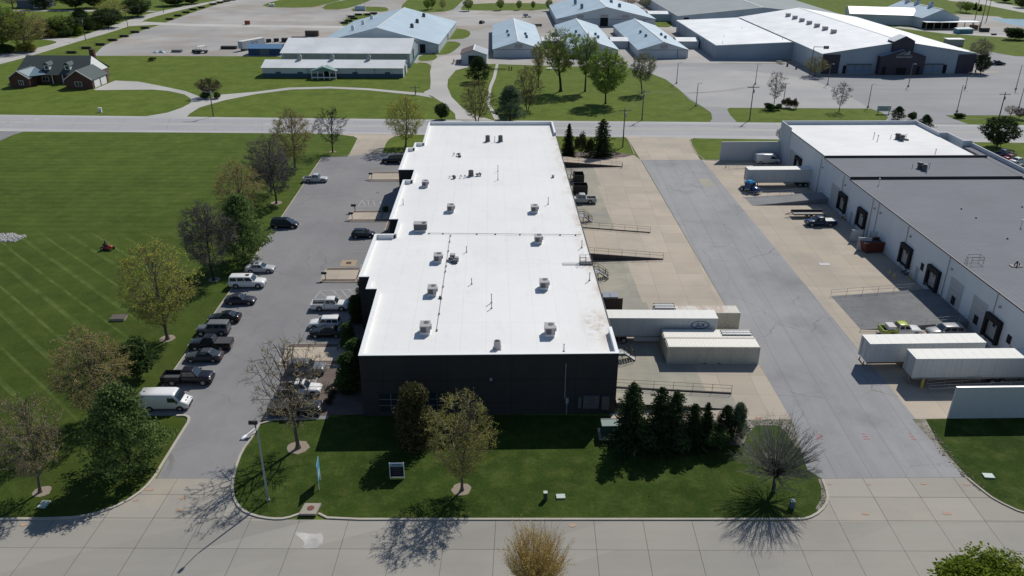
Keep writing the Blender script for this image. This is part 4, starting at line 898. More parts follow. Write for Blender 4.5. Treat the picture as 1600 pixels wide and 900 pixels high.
def car(kind, lab, px, py, col, cname, heading=0, wpx=None, cat='car', bed=None, roofcol=None, rails=False, sunroof=False, group=None, scale=1, at=None, cover=None):
    L_, W_, R_, wx, st, cb = SPEC[kind]; body = carpaint(col, cname)
    x, y = at if at else G(px, py)
    names = {'pickup': 'pickup_truck', 'longpickup': 'pickup_truck', 'ute': 'pickup_truck', 'sedan': 'parked_car', 'coupe': 'parked_car', 'hatch': 'parked_car', 'suv': 'parked_suv', 'bigsuv': 'parked_suv', 'jeep': 'parked_jeep', 'minivan': 'parked_minivan'}
    if kind == 'jeep': names['jeep'] = 'parked_suv'
    t = thing(names[kind], lab, cat, (x, y + W_ / 2 if not at else y, 0), heading, group)
    hw = W_ / 2
    m = MB(); m.smooth = True
    m.loft([ring(f * L_, zb, zt, hw * wf) for f, zb, zt, wf in st]); m.smooth = False
    b0, b1, r0, r1, zb, zr = cb; wb = hw * .90; wr = hw * .74 if kind not in ('jeep', 'bigsuv') else hw * .82
    # cabin shell in body colour
    k = m.add([(b0 * L_, -wb, zb - .06), (b1 * L_, -wb, zb - .06), (b1 * L_, wb, zb - .06), (b0 * L_, wb, zb - .06), (r0 * L_, -wr, zr), (r1 * L_, -wr, zr), (r1 * L_, wr, zr), (r0 * L_, wr, zr)])
    for q in ((0, 1, 5, 4), (1, 2, 6, 5), (2, 3, 7, 6), (3, 0, 4, 7)): m.face([k + i for i in q])
    m.build('body', body, t)
    rm = carpaint(roofcol, cname + '_roof') if roofcol else body
    m = MB(); a, c = r0 * L_, r1 * L_; e = .07; m.smooth = True
    rr = lambda x_, w, z: [(x_, -w, zr - .02), (x_, -w * .97, zr + z * .6), (x_, -w * .6, zr + z), (x_, w * .6, zr + z), (x_, w * .97, zr + z * .6), (x_, w, zr - .02)]
    m.loft([rr(a - .03, wr * .94, .015), rr(a + .12, wr + .015, .05), rr((a + c) / 2, wr + .02, .07), rr(c - .15, wr + .015, .05), rr(c + .04, wr * .94, .01)]); m.build('roof', rm, t)
    def P(sgn, f, u):   # point on the side of the cabin: f along, u up
        xb = b0 + (b1 - b0) * f; xr = r0 + (r1 - r0) * f; X_ = (xb + (xr - xb) * u) * L_
        return (X_, sgn * (wb + (wr - wb) * u + .012), zb - .06 + (zr - zb + .06) * u)
    nwin = 2 if kind in ('sedan', 'coupe', 'pickup', 'longpickup', 'ute', 'hatch') else 3
    if kind == 'coupe': nwin = 2
    fs = {2: [(.13, .49), (.53, .88)], 3: [(.05, .32), (.36, .64), (.68, .93)]}[nwin]
    if kind in ('pickup', 'ute'): fs = [(.06, .44), (.50, .90)]
    for sgn in (-1, 1):
        for f0, f1 in fs:
            m = MB(); q = [P(sgn, f0, .22), P(sgn, f1, .22), P(sgn, f1, .88), P(sgn, f0, .88)]; m.poly(q if sgn < 0 else q[::-1]); m.build('side_window', M_glass, t)
    def E(xb, xr, sg, nm):
        m = MB(); q = []
        for u, ww in ((.16, .93), (.92, .93)):
            X_ = (xb + (xr - xb) * u) * L_ + sg * .015; w = (wb + (wr - wb) * u) * ww; z = zb - .06 + (zr - zb + .06) * u
            q += [(X_, -w, z), (X_, w, z)]
        q = [q[0], q[1], q[3], q[2]]; m.poly(q if sg > 0 else q[::-1]); m.build(nm, M_glass, t)
    E(b1, r1, 1, 'windshield'); E(b0, r0, -1, 'rear_window')
    if sunroof: m = MB(); m.box(r1 * L_ - .95, r1 * L_ - .35, -.35, .35, zr + .072, zr + .078); m.build('sunroof', M_glass, t)
    if rails:
        for s_ in (-1, 1): m = MB(); m.beam((r0 * L_ + .2, s_ * wr * .9, zr + .1), (r1 * L_ - .2, s_ * wr * .9, zr + .1), .05, .05); m.build('roof_rail', M_dsteel, t)
    for f in wx:
        for s_ in (-1, 1):
            m = MB(); m.tube((f * L_, s_ * (hw - .02), R_ + .02), (f * L_, s_ * (hw + .004), R_ + .02), R_ + .08, n=20); m.build('wheel_arch', M_trim, t)
            wheel(t, f * L_, s_ * (hw - .09), R_, .22, sgn=-s_)
    fx, _, fz, fw = st[-2]
    for s_ in (-1, 1):
        m = MB(); m.box(fx * L_ - .10, fx * L_ + .055, min(s_ * hw * fw * .62, s_ * hw * fw * .98), max(s_ * hw * fw * .62, s_ * hw * fw * .98), fz - .16, fz - .02); m.build('headlight', M_light, t)
        tz = st[1][2] if kind not in ('pickup', 'longpickup', 'ute') else st[0][2]
        m = MB(); m.box(-.5 * L_ - .012, -.5 * L_ + .14, min(s_ * hw * .74, s_ * hw * .955), max(s_ * hw * .74, s_ * hw * .955), tz - .32, tz - .10); m.build('taillight', M_tail, t)
        m = MB(); X_ = b1 * L_ - .35; m.box(X_, X_ + .16, min(s_ * (hw + .0), s_ * (hw + .2)), max(s_ * hw, s_ * (hw + .2)), zb + .0, zb + .16); m.build('mirror', body, t)
    m = MB(); m.box(.5 * L_ - .07, .5 * L_ + .012, -hw * .5, hw * .5, .42, .62); m.build('grille', M_trim, t)
    m = MB(); m.box(-.5 * L_ - .05, -.5 * L_ + .03, -hw * .8, hw * .8, .38, .56); m.build('bumper', M_plate if 'pick' in kind or kind == 'ute' else M_trim, t)
    if kind in ('pickup', 'longpickup', 'ute'):
        x0 = -.5 * L_; x1 = st[0][0] * L_ - .03; z0 = st[0][1] + .06; z1 = st[0][2]
        m = MB(); m.box(x0, x1, -hw * .98, -hw * .88, z0, z1); m.box(x0, x1, hw * .88, hw * .98, z0, z1); m.box(x0, x0 + .09, -hw * .88, hw * .88, z0 + .2, z1 - .01); m.box(x1 - .08, x1, -hw * .88, hw * .88, z0, z1 - .01); m.build('bed', bed and carpaint(bed, cname + '_bed') or body, t)
        m = MB(); m.box(x0 + .09, x1 - .08, -hw * .879, hw * .879, z0 + .1, z0 + .36); m.build('bed_floor', M_bed, t)
        if cover: m = MB(); m.box(x0 + .01, x1 - .01, -hw * .93, hw * .93, z1 + .003, z1 + .06); m.build('bed_cover', cover, t)
    t.scale = (scale,) * 3
    return t
def cx_(pl, pr): return (pl + pr) / 2
BLK = (.010, .010, .012); NVY = (.008, .012, .022); SIL = (.42, .43, .44); WHT = (.72, .72, .71); GRY = (.11, .12, .13); CHA = (.025, .028, .032)
gW = 'cars parked along the west kerb of the lot'; gE = 'cars parked in the bays beside the central warehouse'
h0 = TH
car('ute', 'silver pickup alone at the north end of the west kerb', 492, 286, (.50, .51, .52), 'silver_light', h0, cat='pickup truck', group=gW, sunroof=False)
car('minivan', 'black minivan parked alone at the west kerb south of the silver pickup', 443.5, 358, NVY, 'black', h0, cat='minivan', group=gW)
car('sedan', 'silver sedan with black sunroof at the west kerb, beside the white long SUV', 405, 427.5, SIL, 'silver', h0, group=gW, sunroof=True)
car('bigsuv', 'long white SUV with sunroof and dark windows at the west kerb', 385, 451.5, WHT, 'white', h0, cat='suv', group=gW, sunroof=True)
car('coupe', 'dark purple grey sports car nose to the west kerb, next to the long white SUV', 374, 477.5, (.035, .033, .05), 'plum', h0, group=gW)
car('coupe', 'black fastback car between the purple grey sports car and the grey topped jeep', 348.5, 505.5, BLK, 'black2', h0 + pi, group=gW)
car('jeep', 'dark jeep with grey soft top behind the black covered pickup', 331, 526, GRY, 'graphite', h0 + pi, cat='jeep', group=gW, roofcol=(.16, .165, .165))
car('pickup', 'black pickup with covered bed parked nose to the grass', 327, 549.5, BLK, 'black3', h0 + pi, cat='pickup truck', group=gW, cover=paint('tonneau', (.05, .05, .052), .7))
car('sedan', 'dark grey sedan between the two black pickups', 316, 567.5, (.05, .055, .06), 'steel', h0 + pi, group=gW)
car('longpickup', 'black crew cab pickup with open bed next to the white van', 291, 603.5, (.010, .010, .016), 'blackblue', h0, cat='pickup truck', group=gW)
car('pickup', 'white pickup with open bed in the bay by the shadow of the warehouse', 514.5, 487, WHT, 'white2', h0, cat='pickup truck', group=gE, scale=.96)
car('suv', 'white SUV facing the lot, between the white pickup and the black car', 506, 516, WHT, 'white3', h0 + pi, cat='suv', group=gE, scale=.93)
car('sedan', 'black car in deep shade beside the white SUV', 509, 529, BLK, 'black4', h0 + pi, group=gE)
car('hatch', 'dark blue hatchback alone near the entrance walk', 567, 373, (.010, .014, .024), 'midnight', h0, group=gE)
car('bigsuv', 'black SUV in the shade of the big tree at the north end of the lot', 614, 256, BLK, 'black5', h0 + pi, cat='suv', group=gE, scale=.97)
car('suv', 'grey SUV seen through the bare branches in front of the walkway', 477, 588, (.16, .17, .18), 'midgrey', h0, cat='suv', group=gE)
car('ute', 'white pickup with grey bed seen through the bare branches', 467, 621, WHT, 'white4', h0, cat='pickup truck', group=gE, bed=(.06, .06, .065))
car('longpickup', 'black pickup with capped bed under the bare tree, nearest the lawn', 460, 652, (.018, .018, .02), 'black6', h0, cat='pickup truck', group=gE, cover=paint('bed_cap', (.035, .036, .04), .5))
# east yard
car('ute', 'silver pickup backed away from the east dock of the central warehouse', 910, 319, (.48, .48, .46), 'silver_warm', h0 + pi, cat='pickup truck', scale=1.08)
car('longpickup', 'dark blue pickup with white bed cover in the east yard', 1284, 355, (.012, .03, .07), 'blue', h0 + pi, cat='pickup truck', cover=paint('white_cover', (.5, .5, .5), .5), scale=.92)
car('pickup', 'lime green and white pickup with boxes in its bed behind the trailers', 1410, 528, WHT, 'limewhite', h0, cat='pickup truck', scale=.98, bed=(.30, .38, .03), roofcol=(.36, .45, .03))
t = thing('storage_bin', 'white storage bin in the bed of the lime green pickup', 'bin', (G(1403, 528)[0] - .9, G(1403, 528)[1] + 1.0, .95), h0)
m = MB(); m.box(-.5, .5, -.7, .7, 0, .6); m.build('box', M_white, t); m = MB(); m.box(-.54, .54, -.74, .74, .603, .66); m.build('lid', M_rtu, t)
car('suv', 'grey SUV mostly hidden behind the rusted trailer', 1480, 530, (.35, .35, .35), 'palegrey', h0 + pi, cat='suv')
gF = 'cars beyond the east side of the eastern warehouse'
car('pickup', 'blue and silver pickup under the dark tree at the far right', 1570, 247, (.04, .07, .13), 'slateblue', .4, cat='pickup truck', group=gF)
car('sedan', 'red car beyond the roof at the right edge', 1583, 252, (.25, .012, .015), 'red', .4, group=gF)
car('sedan', 'white car beyond the roof at the right edge', 1594, 257, WHT, 'white5', .4, group=gF)
car('hatch', 'dark maroon car at the right edge beside the blue covered bay', 1600, 268, (.03, .012, .015), 'maroon', .4, group=gF)
car('sedan', 'black car alone on the pale lot right of the exhibition hall', 1560, 102, BLK, 'black7', 0, scale=1.2)
car('hatch', 'small dark car on the gravel near the small shed', 753, 37, BLK, 'black8', 1.2)
# vans
def van(lab, px, py, heading, col=WHT, nm='van_white', scale=1, loc=None):
    t = thing('cargo_van', lab, 'van', loc or (G(px, py)[0], G(px, py)[1] + 1.0, 0), heading); body = carpaint(col, nm); L_ = 5.7; hw = 1.02
    R_ = lambda x_, zt, w, zb=.35: ring(x_, zb, zt, hw * w, .84, .04)
    m = MB(); m.smooth = True
    m.loft([R_(-2.85, 2.3, .93, .5), R_(-2.8, 2.5, .98), R_(-1, 2.55, 1), (R_(1.1, 2.52, 1)), R_(1.35, 2.42, .98), R_(1.95, 1.5, .97), R_(2.5, 1.22, .93), R_(2.78, 1.0, .88), R_(2.85, .8, .8, .45)]); m.build('body', body, t)
    m = MB(); m.poly([(1.42, -.80, 2.38), (2.0, -.86, 1.5), (2.0, .86, 1.5), (1.42, .80, 2.38)][::-1]); 
    for v in range(len(m.v)): m.v[v] = (m.v[v][0] + .06, m.v[v][1], m.v[v][2] + .06)
    m.f = [tuple(reversed(f)) for f in m.f]; m.build('windshield', M_glass, t)
    for s_ in (-1, 1):
        m = MB(); q = [(.55, s_ * 1.035, 1.4), (1.75, s_ * 1.035, 1.4), (1.3, s_ * 1.01, 2.05), (.55, s_ * 1.02, 2.1)]; m.poly(q if s_ < 0 else q[::-1]); m.build('side_window', M_glass, t)
        m = MB(); m.box(2.5, 2.83, min(s_ * .6, s_ * .9), max(s_ * .6, s_ * .9), .85, 1.08); m.build('headlight', M_light, t)
        m = MB(); m.box(1.6, 1.75, min(s_ * 1.03, s_ * 1.3), max(s_ * 1.03, s_ * 1.3), 1.35, 1.7); m.build('mirror', M_trim, t)
        m = MB(); m.box(-2.87, -2.8, min(s_ * .85, s_ * .97), max(s_ * .85, s_ * .97), 1.1, 1.7); m.build('taillight', M_tail, t)
        for X_ in (-1.75, 1.85):
            m = MB(); m.tube((X_, s_ * (hw - .02), .38), (X_, s_ * (hw + .004), .38), .44, n=20); m.build('wheel_arch', M_trim, t); wheel(t, X_, s_ * (hw - .1), .36, .22, sgn=-s_)
    m = MB(); m.box(2.6, 2.88, -.75, .75, .45, .75); m.build('grille', M_trim, t); m = MB(); m.box(2.28, 2.55, -.5, -.15, 1.28, 1.31); m.box(2.28, 2.55, .15, .5, 1.28, 1.31); m.build('hood_vent', M_trim, t)
    t.scale = (scale, scale, scale * .9); return t
van('white high cargo van half hidden by the pine at the west kerb', 257, 643, h0, scale=1.0)
van('white cargo van beside the white screen wall at the north docks', 1200, 256.5, h0, nm='van_white2')
# blue road tractor in front of the northern trailer
x, y = G(1176, 303); t = thing('truck_tractor', 'blue truck tractor with dark rounded hood in front of the northern trailer', 'truck', (x, y + 1.2, 0), -.25 - pi / 2 + .9)
mb_ = carpaint((.006, .05, .16), 'deepblue'); mc_ = carpaint((.03, .30, .55), 'brightblue')
m = MB(); m.box(-3.2, 2.8, -.45, .45, .7, .95); m.build('chassis', M_dsteel, t)
m = MB(); m.box(-1.9, .5, -1.2, 1.2, .96, 2.7); m.build('cab', mb_, t); m = MB(); m.box(-1.95, .3, -1.1, 1.1, 2.703, 3.05); m.box(-1.6, -.2, -.8, .8, 3.06, 3.3); m.build('roof_fairing', mc_, t)
m = MB(); m.smooth = True; m.loft([ring(.5, .7, 1.95, 1.1, .7, .1), ring(1.6, .6, 1.85, 1.1, .7, .1), ring(2.6, .6, 1.6, 1.0, .65, .08), ring(2.95, .7, 1.3, .9, .6, .05)]); m.build('hood', mb_, t)
m = MB(); m.box(.505, .53, -1.0, 1.0, 2.0, 2.6); m.build('windshield', M_glass, t); m = MB(); m.box(2.95, 3.15, -1.15, 1.15, .45, .8); m.build('bumper', M_plate, t)
for s_ in (-1, 1):
    for X_ in (-2.7, -1.5, 1.9): wheel(t, X_, s_ * .98, .5, .35, sgn=-s_)
    m = MB(); m.tube((-.9, s_ * 1.27, 1.0), (.3, s_ * 1.27, 1.0), .3, n=12); m.build('fuel_tank', M_galv, t); m = MB(); m.box(-.6, .2, min(s_ * 1.203, s_ * 1.22), max(s_ * 1.203, s_ * 1.22), 1.9, 2.5); m.build('side_window', M_glass, t)
t.scale = (.68, .68, .74)
# stacked flatbed trailers
x, y = G(1240, 342); t = thing('flatbed_trailer', 'empty dark flatbed trailer with pale deck behind the dark blue pickup', 'trailer', (x, y, 0), TH)
m = MB(); m.box(0, 6.2, .1, .22, .7, .95); m.box(0, 6.2, 1.9, 2.02, .7, 1.25); m.box(0, .12, .22, 1.9, .7, .95); m.box(6.08, 6.2, .22, 1.9, .7, .95); m.build('frame', M_dsteel, t)
m = MB(); m.box(.12, 6.08, .22, 1.9, .72, .8); m.build('deck', paint('weathered_planks', (.3, .28, .25), .9, var=.3), t)
m = MB(); m.beam((0, .5, .8), (-1.4, 1.05, .6), .1, .1); m.beam((0, 1.6, .8), (-1.4, 1.05, .6), .1, .1); m.build('tongue', M_dsteel, t)
for X_ in (3.4, 4.3):
    for s_ in (.0, 2.1): wheel(t, X_, s_, .35, .2)
# ------------------------------------------------------------------ eastern warehouse (same site frame; west wall faces the yard)
def eastwall():
    m, nt, out = newmat('white_tilt_wall'); b = NB(nt); co = co_obj(b); X = b.xy(co)
    v = b.m('ADD', 1.0, b.m('MULTIPLY', b.m('SUBTRACT', b.noise(co, .5, 1, 1, .25), .5), .16))
    l = b.m('LESS_THAN', b.m('FRACT', b.m('DIVIDE', X[1], .62)), .07); v = b.m('SUBTRACT', v, b.m('MULTIPLY', l, .07))
    c = b.n('ShaderNodeVectorMath', operation='SCALE'); c.inputs[0].default_value = (.64, .67, .70); b.lk(v, c.inputs['Scale'])
    low = b.m('SUBTRACT', 1.0, b.ramp(X[2], .2, 1.6)); c2 = b.mix(b.m('MULTIPLY', low, .25), c.outputs[0], (.35, .33, .3))
    bsdf(b, out, c2, .75, 0, .3); return m
M_ew = eastwall()
def greyroof(name, col, seams=True):
    m, nt, out = newmat(name); b = NB(nt); co = co_obj(b); X = b.xy(co)
    v = b.m('ADD', 1.0, b.m('MULTIPLY', b.m('SUBTRACT', b.noise(co, .1, detail=6, rough=.65), .5), .35))
    v = b.m('ADD', v, b.m('MULTIPLY', b.m('SUBTRACT', b.noise(co, 1.2, .15, 1.2, detail=4), .5), .22))
    v = b.m('ADD', v, b.m('MULTIPLY', b.m('SUBTRACT', b.noise(co, 9, detail=2), .5), .12))
    if seams:
        l = b.m('LESS_THAN', b.m('FRACT', b.m('DIVIDE', b.m('ADD', X[0], b.m('MULTIPLY', X[1], .02)), .98)), .10); v = b.m('SUBTRACT', v, b.m('MULTIPLY', l, .13))
    c = b.n('ShaderNodeVectorMath', operation='SCALE'); c.inputs[0].default_value = col; b.lk(v, c.inputs['Scale'])
    bsdf(b, out, c.outputs[0], .9, 0, .2); return m
M_groof = greyroof('grey_built_up_roof', (.185, .19, .205)); M_wroof = greyroof('white_roof_east', (.78, .775, .75), False)
EA = inv(1367.5, 300)[0]; A0 = 66.6
EW = thing('warehouse', 'eastern warehouse with white panel walls, black dock doors and grey roof', 'warehouse', S(A0, 0), TH)
# sections along b: front grey, middle grey, back white
bb = lambda px, py, z: (lambda x, y: (x * cos(TH) + (y - 81.6) * sin(TH) - A0, -x * sin(TH) + (y - 81.6) * cos(TH)))(*G(px, py, z))
Bm, Bw, Bn = bb(1343.7, 278, 8.0)[1], bb(1301, 246, 8.2)[1], bb(1234, 190, 9.2)[1]
EX = 33.5
W1 = [(0, -1.0), (EX, -1.0), (EX, Bm), (0, Bm)]; H1, H2, H3 = 7.75, 8.15, 8.5
for nm, (ya, yb), h in (('a', (-1.0, Bm), H1), ('b', (Bm + .003, Bw), H2), ('c', (Bw + .003, Bn), H3)):
    m = MB(); m.box(0, EX if nm != 'c' else 31.8, ya, yb, 0, h - .1); m.build('wall', M_ew, EW)
    m = MB(); m.box(.1, EX - .2 if nm != 'c' else 31.6, ya + .02, yb - .02, h - .098, h); m.build('roof', M_groof if nm != 'c' else M_wroof, EW)
    if nm != 'c':
        m = MB(); m.box(-.06, .098, ya, yb, h - .14, h + .05); m.build('roof_edge', M_dsteel, EW)
m = MB(); m.box(.1, EX, Bm - .12, Bm - .002, H1 - .1, H2 + .14); m.box(.1, EX + .6, Bw - .12, Bw - .002, H2 - .1, H3 + .12); m.build('roof_step', M_dsteel, EW)
m = MB(); m.box(-.06, .098, Bw, Bn - 6, H3 - .14, H3 + .05); m.build('roof_edge', M_dsteel, EW)
M_par = paint('parapet_blue_grey', (.50, .53, .57), .6, var=.05)
m = MB(); m.box(-.2, 31.8, Bn + .003, Bn + .25, 0, 9.35); m.box(-.2, -.003, Bn - 6.5, Bn, 0, 9.35); m.box(31.803, 32.0, Bw + 16, Bn, 0, 9.35); m.box(31.803, 33.8, Bw + 15.7, Bw + 15.997, 0, 9.35); m.box(33.6, 33.8, Bw + 9, Bw + 15.6, 0, 9.35); m.box(33.6, 35.6, Bw + 8.7, Bw + 8.97, 0, 9.35); m.box(35.4, 35.6, -1, Bw + 8.6, 0, 8.9)
m.build('parapet', M_par, EW)
m = MB(); m.box(EX + .003, 35.39, -1, Bw + 8.6, 7.6, 8.1); m.build('roof_strip', M_groof, EW)
def wy(px, py, z):   # wall position of a picture point on the west wall at height z
    lo, hi = -5, 130
    f = lambda b: S(A0, b)
    best = None
    for i in range(1400):
        b = -5 + i * .1; x, y = f(b); Xc = x; Zf = y * cos(PITCH) + (CAMH - z) * sin(PITCH); u = 800 + FPX * Xc / Zf
        d = abs(u - px)
        if best is None or d < best[0]: best = (d, b)
    return best[1]
def dock(px, z=2.6):
    b = wy(px, 0, z); f = MB(); f.box(-.55, -.004, b - 1.75, b - 1.3, 1.0, 4.5); f.box(-.55, -.004, b + 1.3, b + 1.75, 1.0, 4.5); f.box(-.55, -.004, b - 1.298, b + 1.298, 3.75, 4.5); f.box(-.3, -.004, b - 1.298, b + 1.298, .95, 1.25); fo = f.build('dock_door', M_dockframe, EW)
    p = MB(); p.box(-.06, -.004, b - 1.29, b + 1.29, 1.26, 3.74); p.build('door_panel', M_dockdoor, fo)
    p = MB(); p.box(-.08, -.062, b - .3, b + .3, 3.0, 3.4); p.build('pane', M_glass, fo)
for px in (1247, 1317, 1347, 1416, 1459, 1552): dock(px)
M_gdoor = paint('overhead_door_grey', (.42, .43, .44), .6, var=.06)
def odoor(px, w, h, z=2.2, win=False, nm='overhead_door'):
    b = wy(px, 0, z); f = MB()
    for k in range(6): f.box(-.05 - .004 * (k % 2), -.004, b - w / 2, b + w / 2, .1 + h * k / 6, .1 + h * (k + 1) / 6 - .02)
    fo = f.build(nm, M_gdoor, EW)
    if win: p = MB(); p.box(-.09, -.06, b - .55, b + .5, 1.3, 2.6); p.build('window', M_dockframe, fo)
for px, w, h, wn_ in ((1236, 4, 4.6, 0), (1303, 4, 4.6, 0), (1490, 3.6, 5, 1), (1526, 3.6, 5, 1)): odoor(px, w, h, win=wn_)
for px in (1331, 1337.5, 1434, 1582): odoor(px, 1.0, 2.3, 2.4, nm='door')
for px in (1441, 1577): b = wy(px, 0, 3); m = MB(); m.box(-.05, -.004, b - .45, b + .45, 2.4, 3.6); m.build('window', M_dockframe, EW)
for px in (1282, 1317, 1372, 1418, 1482, 1556, 1363):
    b = wy(px, 0, 6); m = MB(); m.tube((-.1, b, .1), (-.1, b, H1 - .2), .06, n=6); m.build('downspout', M_galv, EW)
    m = MB(); m.box(-.3, -.004, b - 1.3, b - 1.0, 6.0, 6.25); m.build('wall_lamp', M_rtu, EW)
# things on that roof
def eroof(px, py, h): return (*G(px, py, h), h)
def fan(px, py, h, lab, n=2):
    t = thing('exhaust_fan', lab, 'roof fan', eroof(px, py, h), 0)
    for i in range(n):
        m = MB(); x = .35 * i; y = -1.3 * i
        m.tube((x, y, 0), (x, y, .9), .5, .5, 12); m.tube((x, y, .9), (x, y, 1.25), .72, .45, 12); m.build('fan', M_rtud, t)
    m = MB(); m.tube((1.6, 0, 0), (1.6, 0, 1.1), .05); m.tube((2.0, .2, 0), (2.0, .2, 1.2), .05); m.tube((-1.4, .2, 0), (-1.4, .2, .9), .06); m.build('pipe', M_rtu, t)
fan(1402, 217, H3, 'pair of dark exhaust fans on the white part of the eastern roof'); fan(1437, 263, H2, 'pair of dark exhaust fans on the grey part of the eastern roof')
t = thing('vent_cluster', 'low dark vent right of the fans on the white part of the eastern roof', 'roof vents', eroof(1416, 219, H3)); m = MB(); m.tube((0, 0, 0), (0, 0, .3), .6, .4, 10); m.tube((-.5, .2, 0), (-.5, .2, .6), .1); m.build('vent_box', M_rtud, t)
for px, py, h, lab in ((1373, 289, H1, 'white capped pipe on the grey roof near the roof step'), (1448, 269, H2, 'white capped pipe beside the dark fans on the grey roof'), (1595, 355, H1, 'white capped pipe near the right edge of the grey roof'), (1365, 216, H3, 'left one of two thin pipes on the white part of the eastern roof'), (1371, 220, H3, 'right one of two thin pipes on the white part of the eastern roof'), (1461, 242, H2, 'short pipe at the edge of the white part of the eastern roof')):
    m = MB(); m.tube((0, 0, 0), (0, 0, 1.2), .07, .07, 8); m.tube((0, 0, 1.15), (0, 0, 1.32), .15, .12, 8)
    o = tag(m.build('vent_pipe', M_white if 'white capped' in lab else M_rtu, loc=eroof(px, py, h)), lab, 'vent pipe', 'vent pipes on the eastern roof')
for i, (px, py, lab) in enumerate(((1502, 327, 'small roof drain left of another on the grey roof'), (1525, 341, 'small roof drain in the middle of the grey roof'), (1574, 373.5, 'small roof drain nearest the right end of the grey roof'), (1597, 324, 'small roof drain far right on the grey roof'))):
    m = MB(); m.tube((0, 0, 0), (0, 0, .25), .16, .1, 8); tag(m.build('roof_drain', M_rtud, loc=eroof(px, py, H1)), lab, 'roof drain', 'roof drains on the grey roof')
t = thing('vent_cluster', 'tangle of small dark pipes on the grey roof behind the roof hatch rail', 'roof vents', eroof(1587, 416, H1))
m = MB(); m.box(-.8, .8, -.4, .4, 0, .12); m.tube((-.3, 0, .1), (.3, .3, .7), .08); m.tube((.2, 0, 0), (.1, 0, .9), .09); m.tube((.6, .1, 0), (.5, .1, .5), .07); m.build('pipe', M_dsteel, t)
t = thing('roof_ladder', 'roof hatch rail at the top of the ladder on the eastern warehouse', 'ladder', (*G(1523, 411, H1), 0), TH)
railing(t, [(-.9, -.6, H1 + .08), (.9, -.6, H1 + .08), (.9, .6, H1 + .08)], n=1, mat=M_dsteel); railing(t, [(-.9, .6, H1 + .08), (.9, .6, H1 + .08)], n=1, mat=M_dsteel)
m = MB(); m.tube((-1.3, -.3, 0.2), (-1.3, -.3, H1 + 1), .035); m.tube((-1.3, .3, 0.2), (-1.3, .3, H1 + 1), .035)
for k in range(24): m.tube((-1.3, -.3, .4 + k * .3), (-1.3, .3, .4 + k * .3), .018, n=4)
m.build('ladder', M_galv, t)
# white screen walls at both ends of the yard
def screen(name, pl, pr_x, h, lab):
    x, y = G(*pl); t = thing(name, lab, 'wall', (x, y, 0), TH); Ln = pr_x - x
    m = MB(); k = m.add([(0, 0, 0), (Ln, 0, 0), (Ln, .22, 0), (0, .22, 0), (.1, 0, h), (Ln, 0, h), (Ln, .22, h), (.1, .22, h)])
    for q in ((0, 1, 5, 4), (1, 2, 6, 5), (2, 3, 7, 6), (3, 0, 4, 7), (4, 5, 6, 7)): m.face([k + i for i in q])
    m.build('panel', paint('screen_white', (.50, .52, .53), .7, var=.08), t); m = MB(); m.box(.08, Ln, -.03, .25, h + .003, h + .06); m.build('coping', M_galv, t)
screen('screen_wall', (1124, 251), S(A0, Bn)[0], HT(1124, 251, 222), 'white screen wall behind the cargo van at the north docks')
screen('screen_wall', (1481, 654), S(A0, 0)[0] + 3, HT(1481, 654, 606), 'white screen wall in the lower right above dark grass')
# yard ramps
def wedge(name, lab, corners, h, mat, side, rails=()):
    """corners: near-left, near-right(high), far-right(high), far-left in picture; high ones measured at height h"""
    P_ = [G(*corners[0]), G(*corners[1], h), G(*corners[2], h), G(*corners[3])]
    t = thing(name, lab, 'ramp', P_[0]); o = Vector(P_[0]); q = [Vector(p) - o for p in P_]
    m = MB(); k = m.add([(q[0].x, q[0].y, .02), (q[1].x, q[1].y, 0), (q[2].x, q[2].y, 0), (q[3].x, q[3].y, .02), (q[1].x, q[1].y, h), (q[2].x, q[2].y, h)])
    m.cur = 1; m.face((k, k + 1, k + 4)); m.face((k + 1, k + 2, k + 5, k + 4)); m.face((k + 2, k + 3, k + 5)); m.cur = 0; m.face((k, k + 4, k + 5, k + 3)); m.build('deck', [mat, side], t)
    for r in rails:
        a, c = ((q[0], q[1]) if r == 0 else (q[3], q[2])); railing(t, [(a.x, a.y, .05), (c.x, c.y, h + .02)], mat=M_galv)
    return t
M_rside = paint('ramp_side', (.2, .2, .21), .9, var=.3)
wedge('loading_ramp', 'grey ramp with low side wall leading to the door right of the blue tractor', ((1175, 321.5), (1300, 309), (1293, 300), (1162, 308)), 1.3, ground('ramp_grey', (.24, .24, .24), (.2, .2, .2), big=.2, fine=8), M_rside, rails=(1,))
wedge('loading_ramp', 'wide dark asphalt ramp with rails on both sides in the east yard', ((1345, 515.5), (1548, 500), (1470, 450), (1298, 462.5)), 1.2, M_asph_ramp, M_rside, rails=(0, 1))
wedge('loading_ramp', 'narrow concrete ramp with rail between the front trailer and the screen wall', ((1449, 614), (1640, 606), (1640, 590), (1447, 606)), .9, M_conc, M_rside, rails=(0, 1))
wedge('loading_ramp', 'low pale ramp at the white cargo van at the north docks', ((1138, 263.5), (1240, 259.5), (1240, 258), (1134, 262)), .3, M_apron, M_tan, rails=(0,))
def stairs2(px, py, lab, z=1.1):
    t = stairs(px, py, lab, pi, z); t['group'] = 'metal stairs in the east yard'
stairs2(1425, 428, 'metal stairs between the two yellow bollard pairs and the middle dock door'); stairs2(1330, 342, 'metal stairs below the two grey doors at the north docks'); 
bollard(1439.5, 606, 'fat yellow bollard under the nose of the front trailer', M_yellow, 1.3, .17)
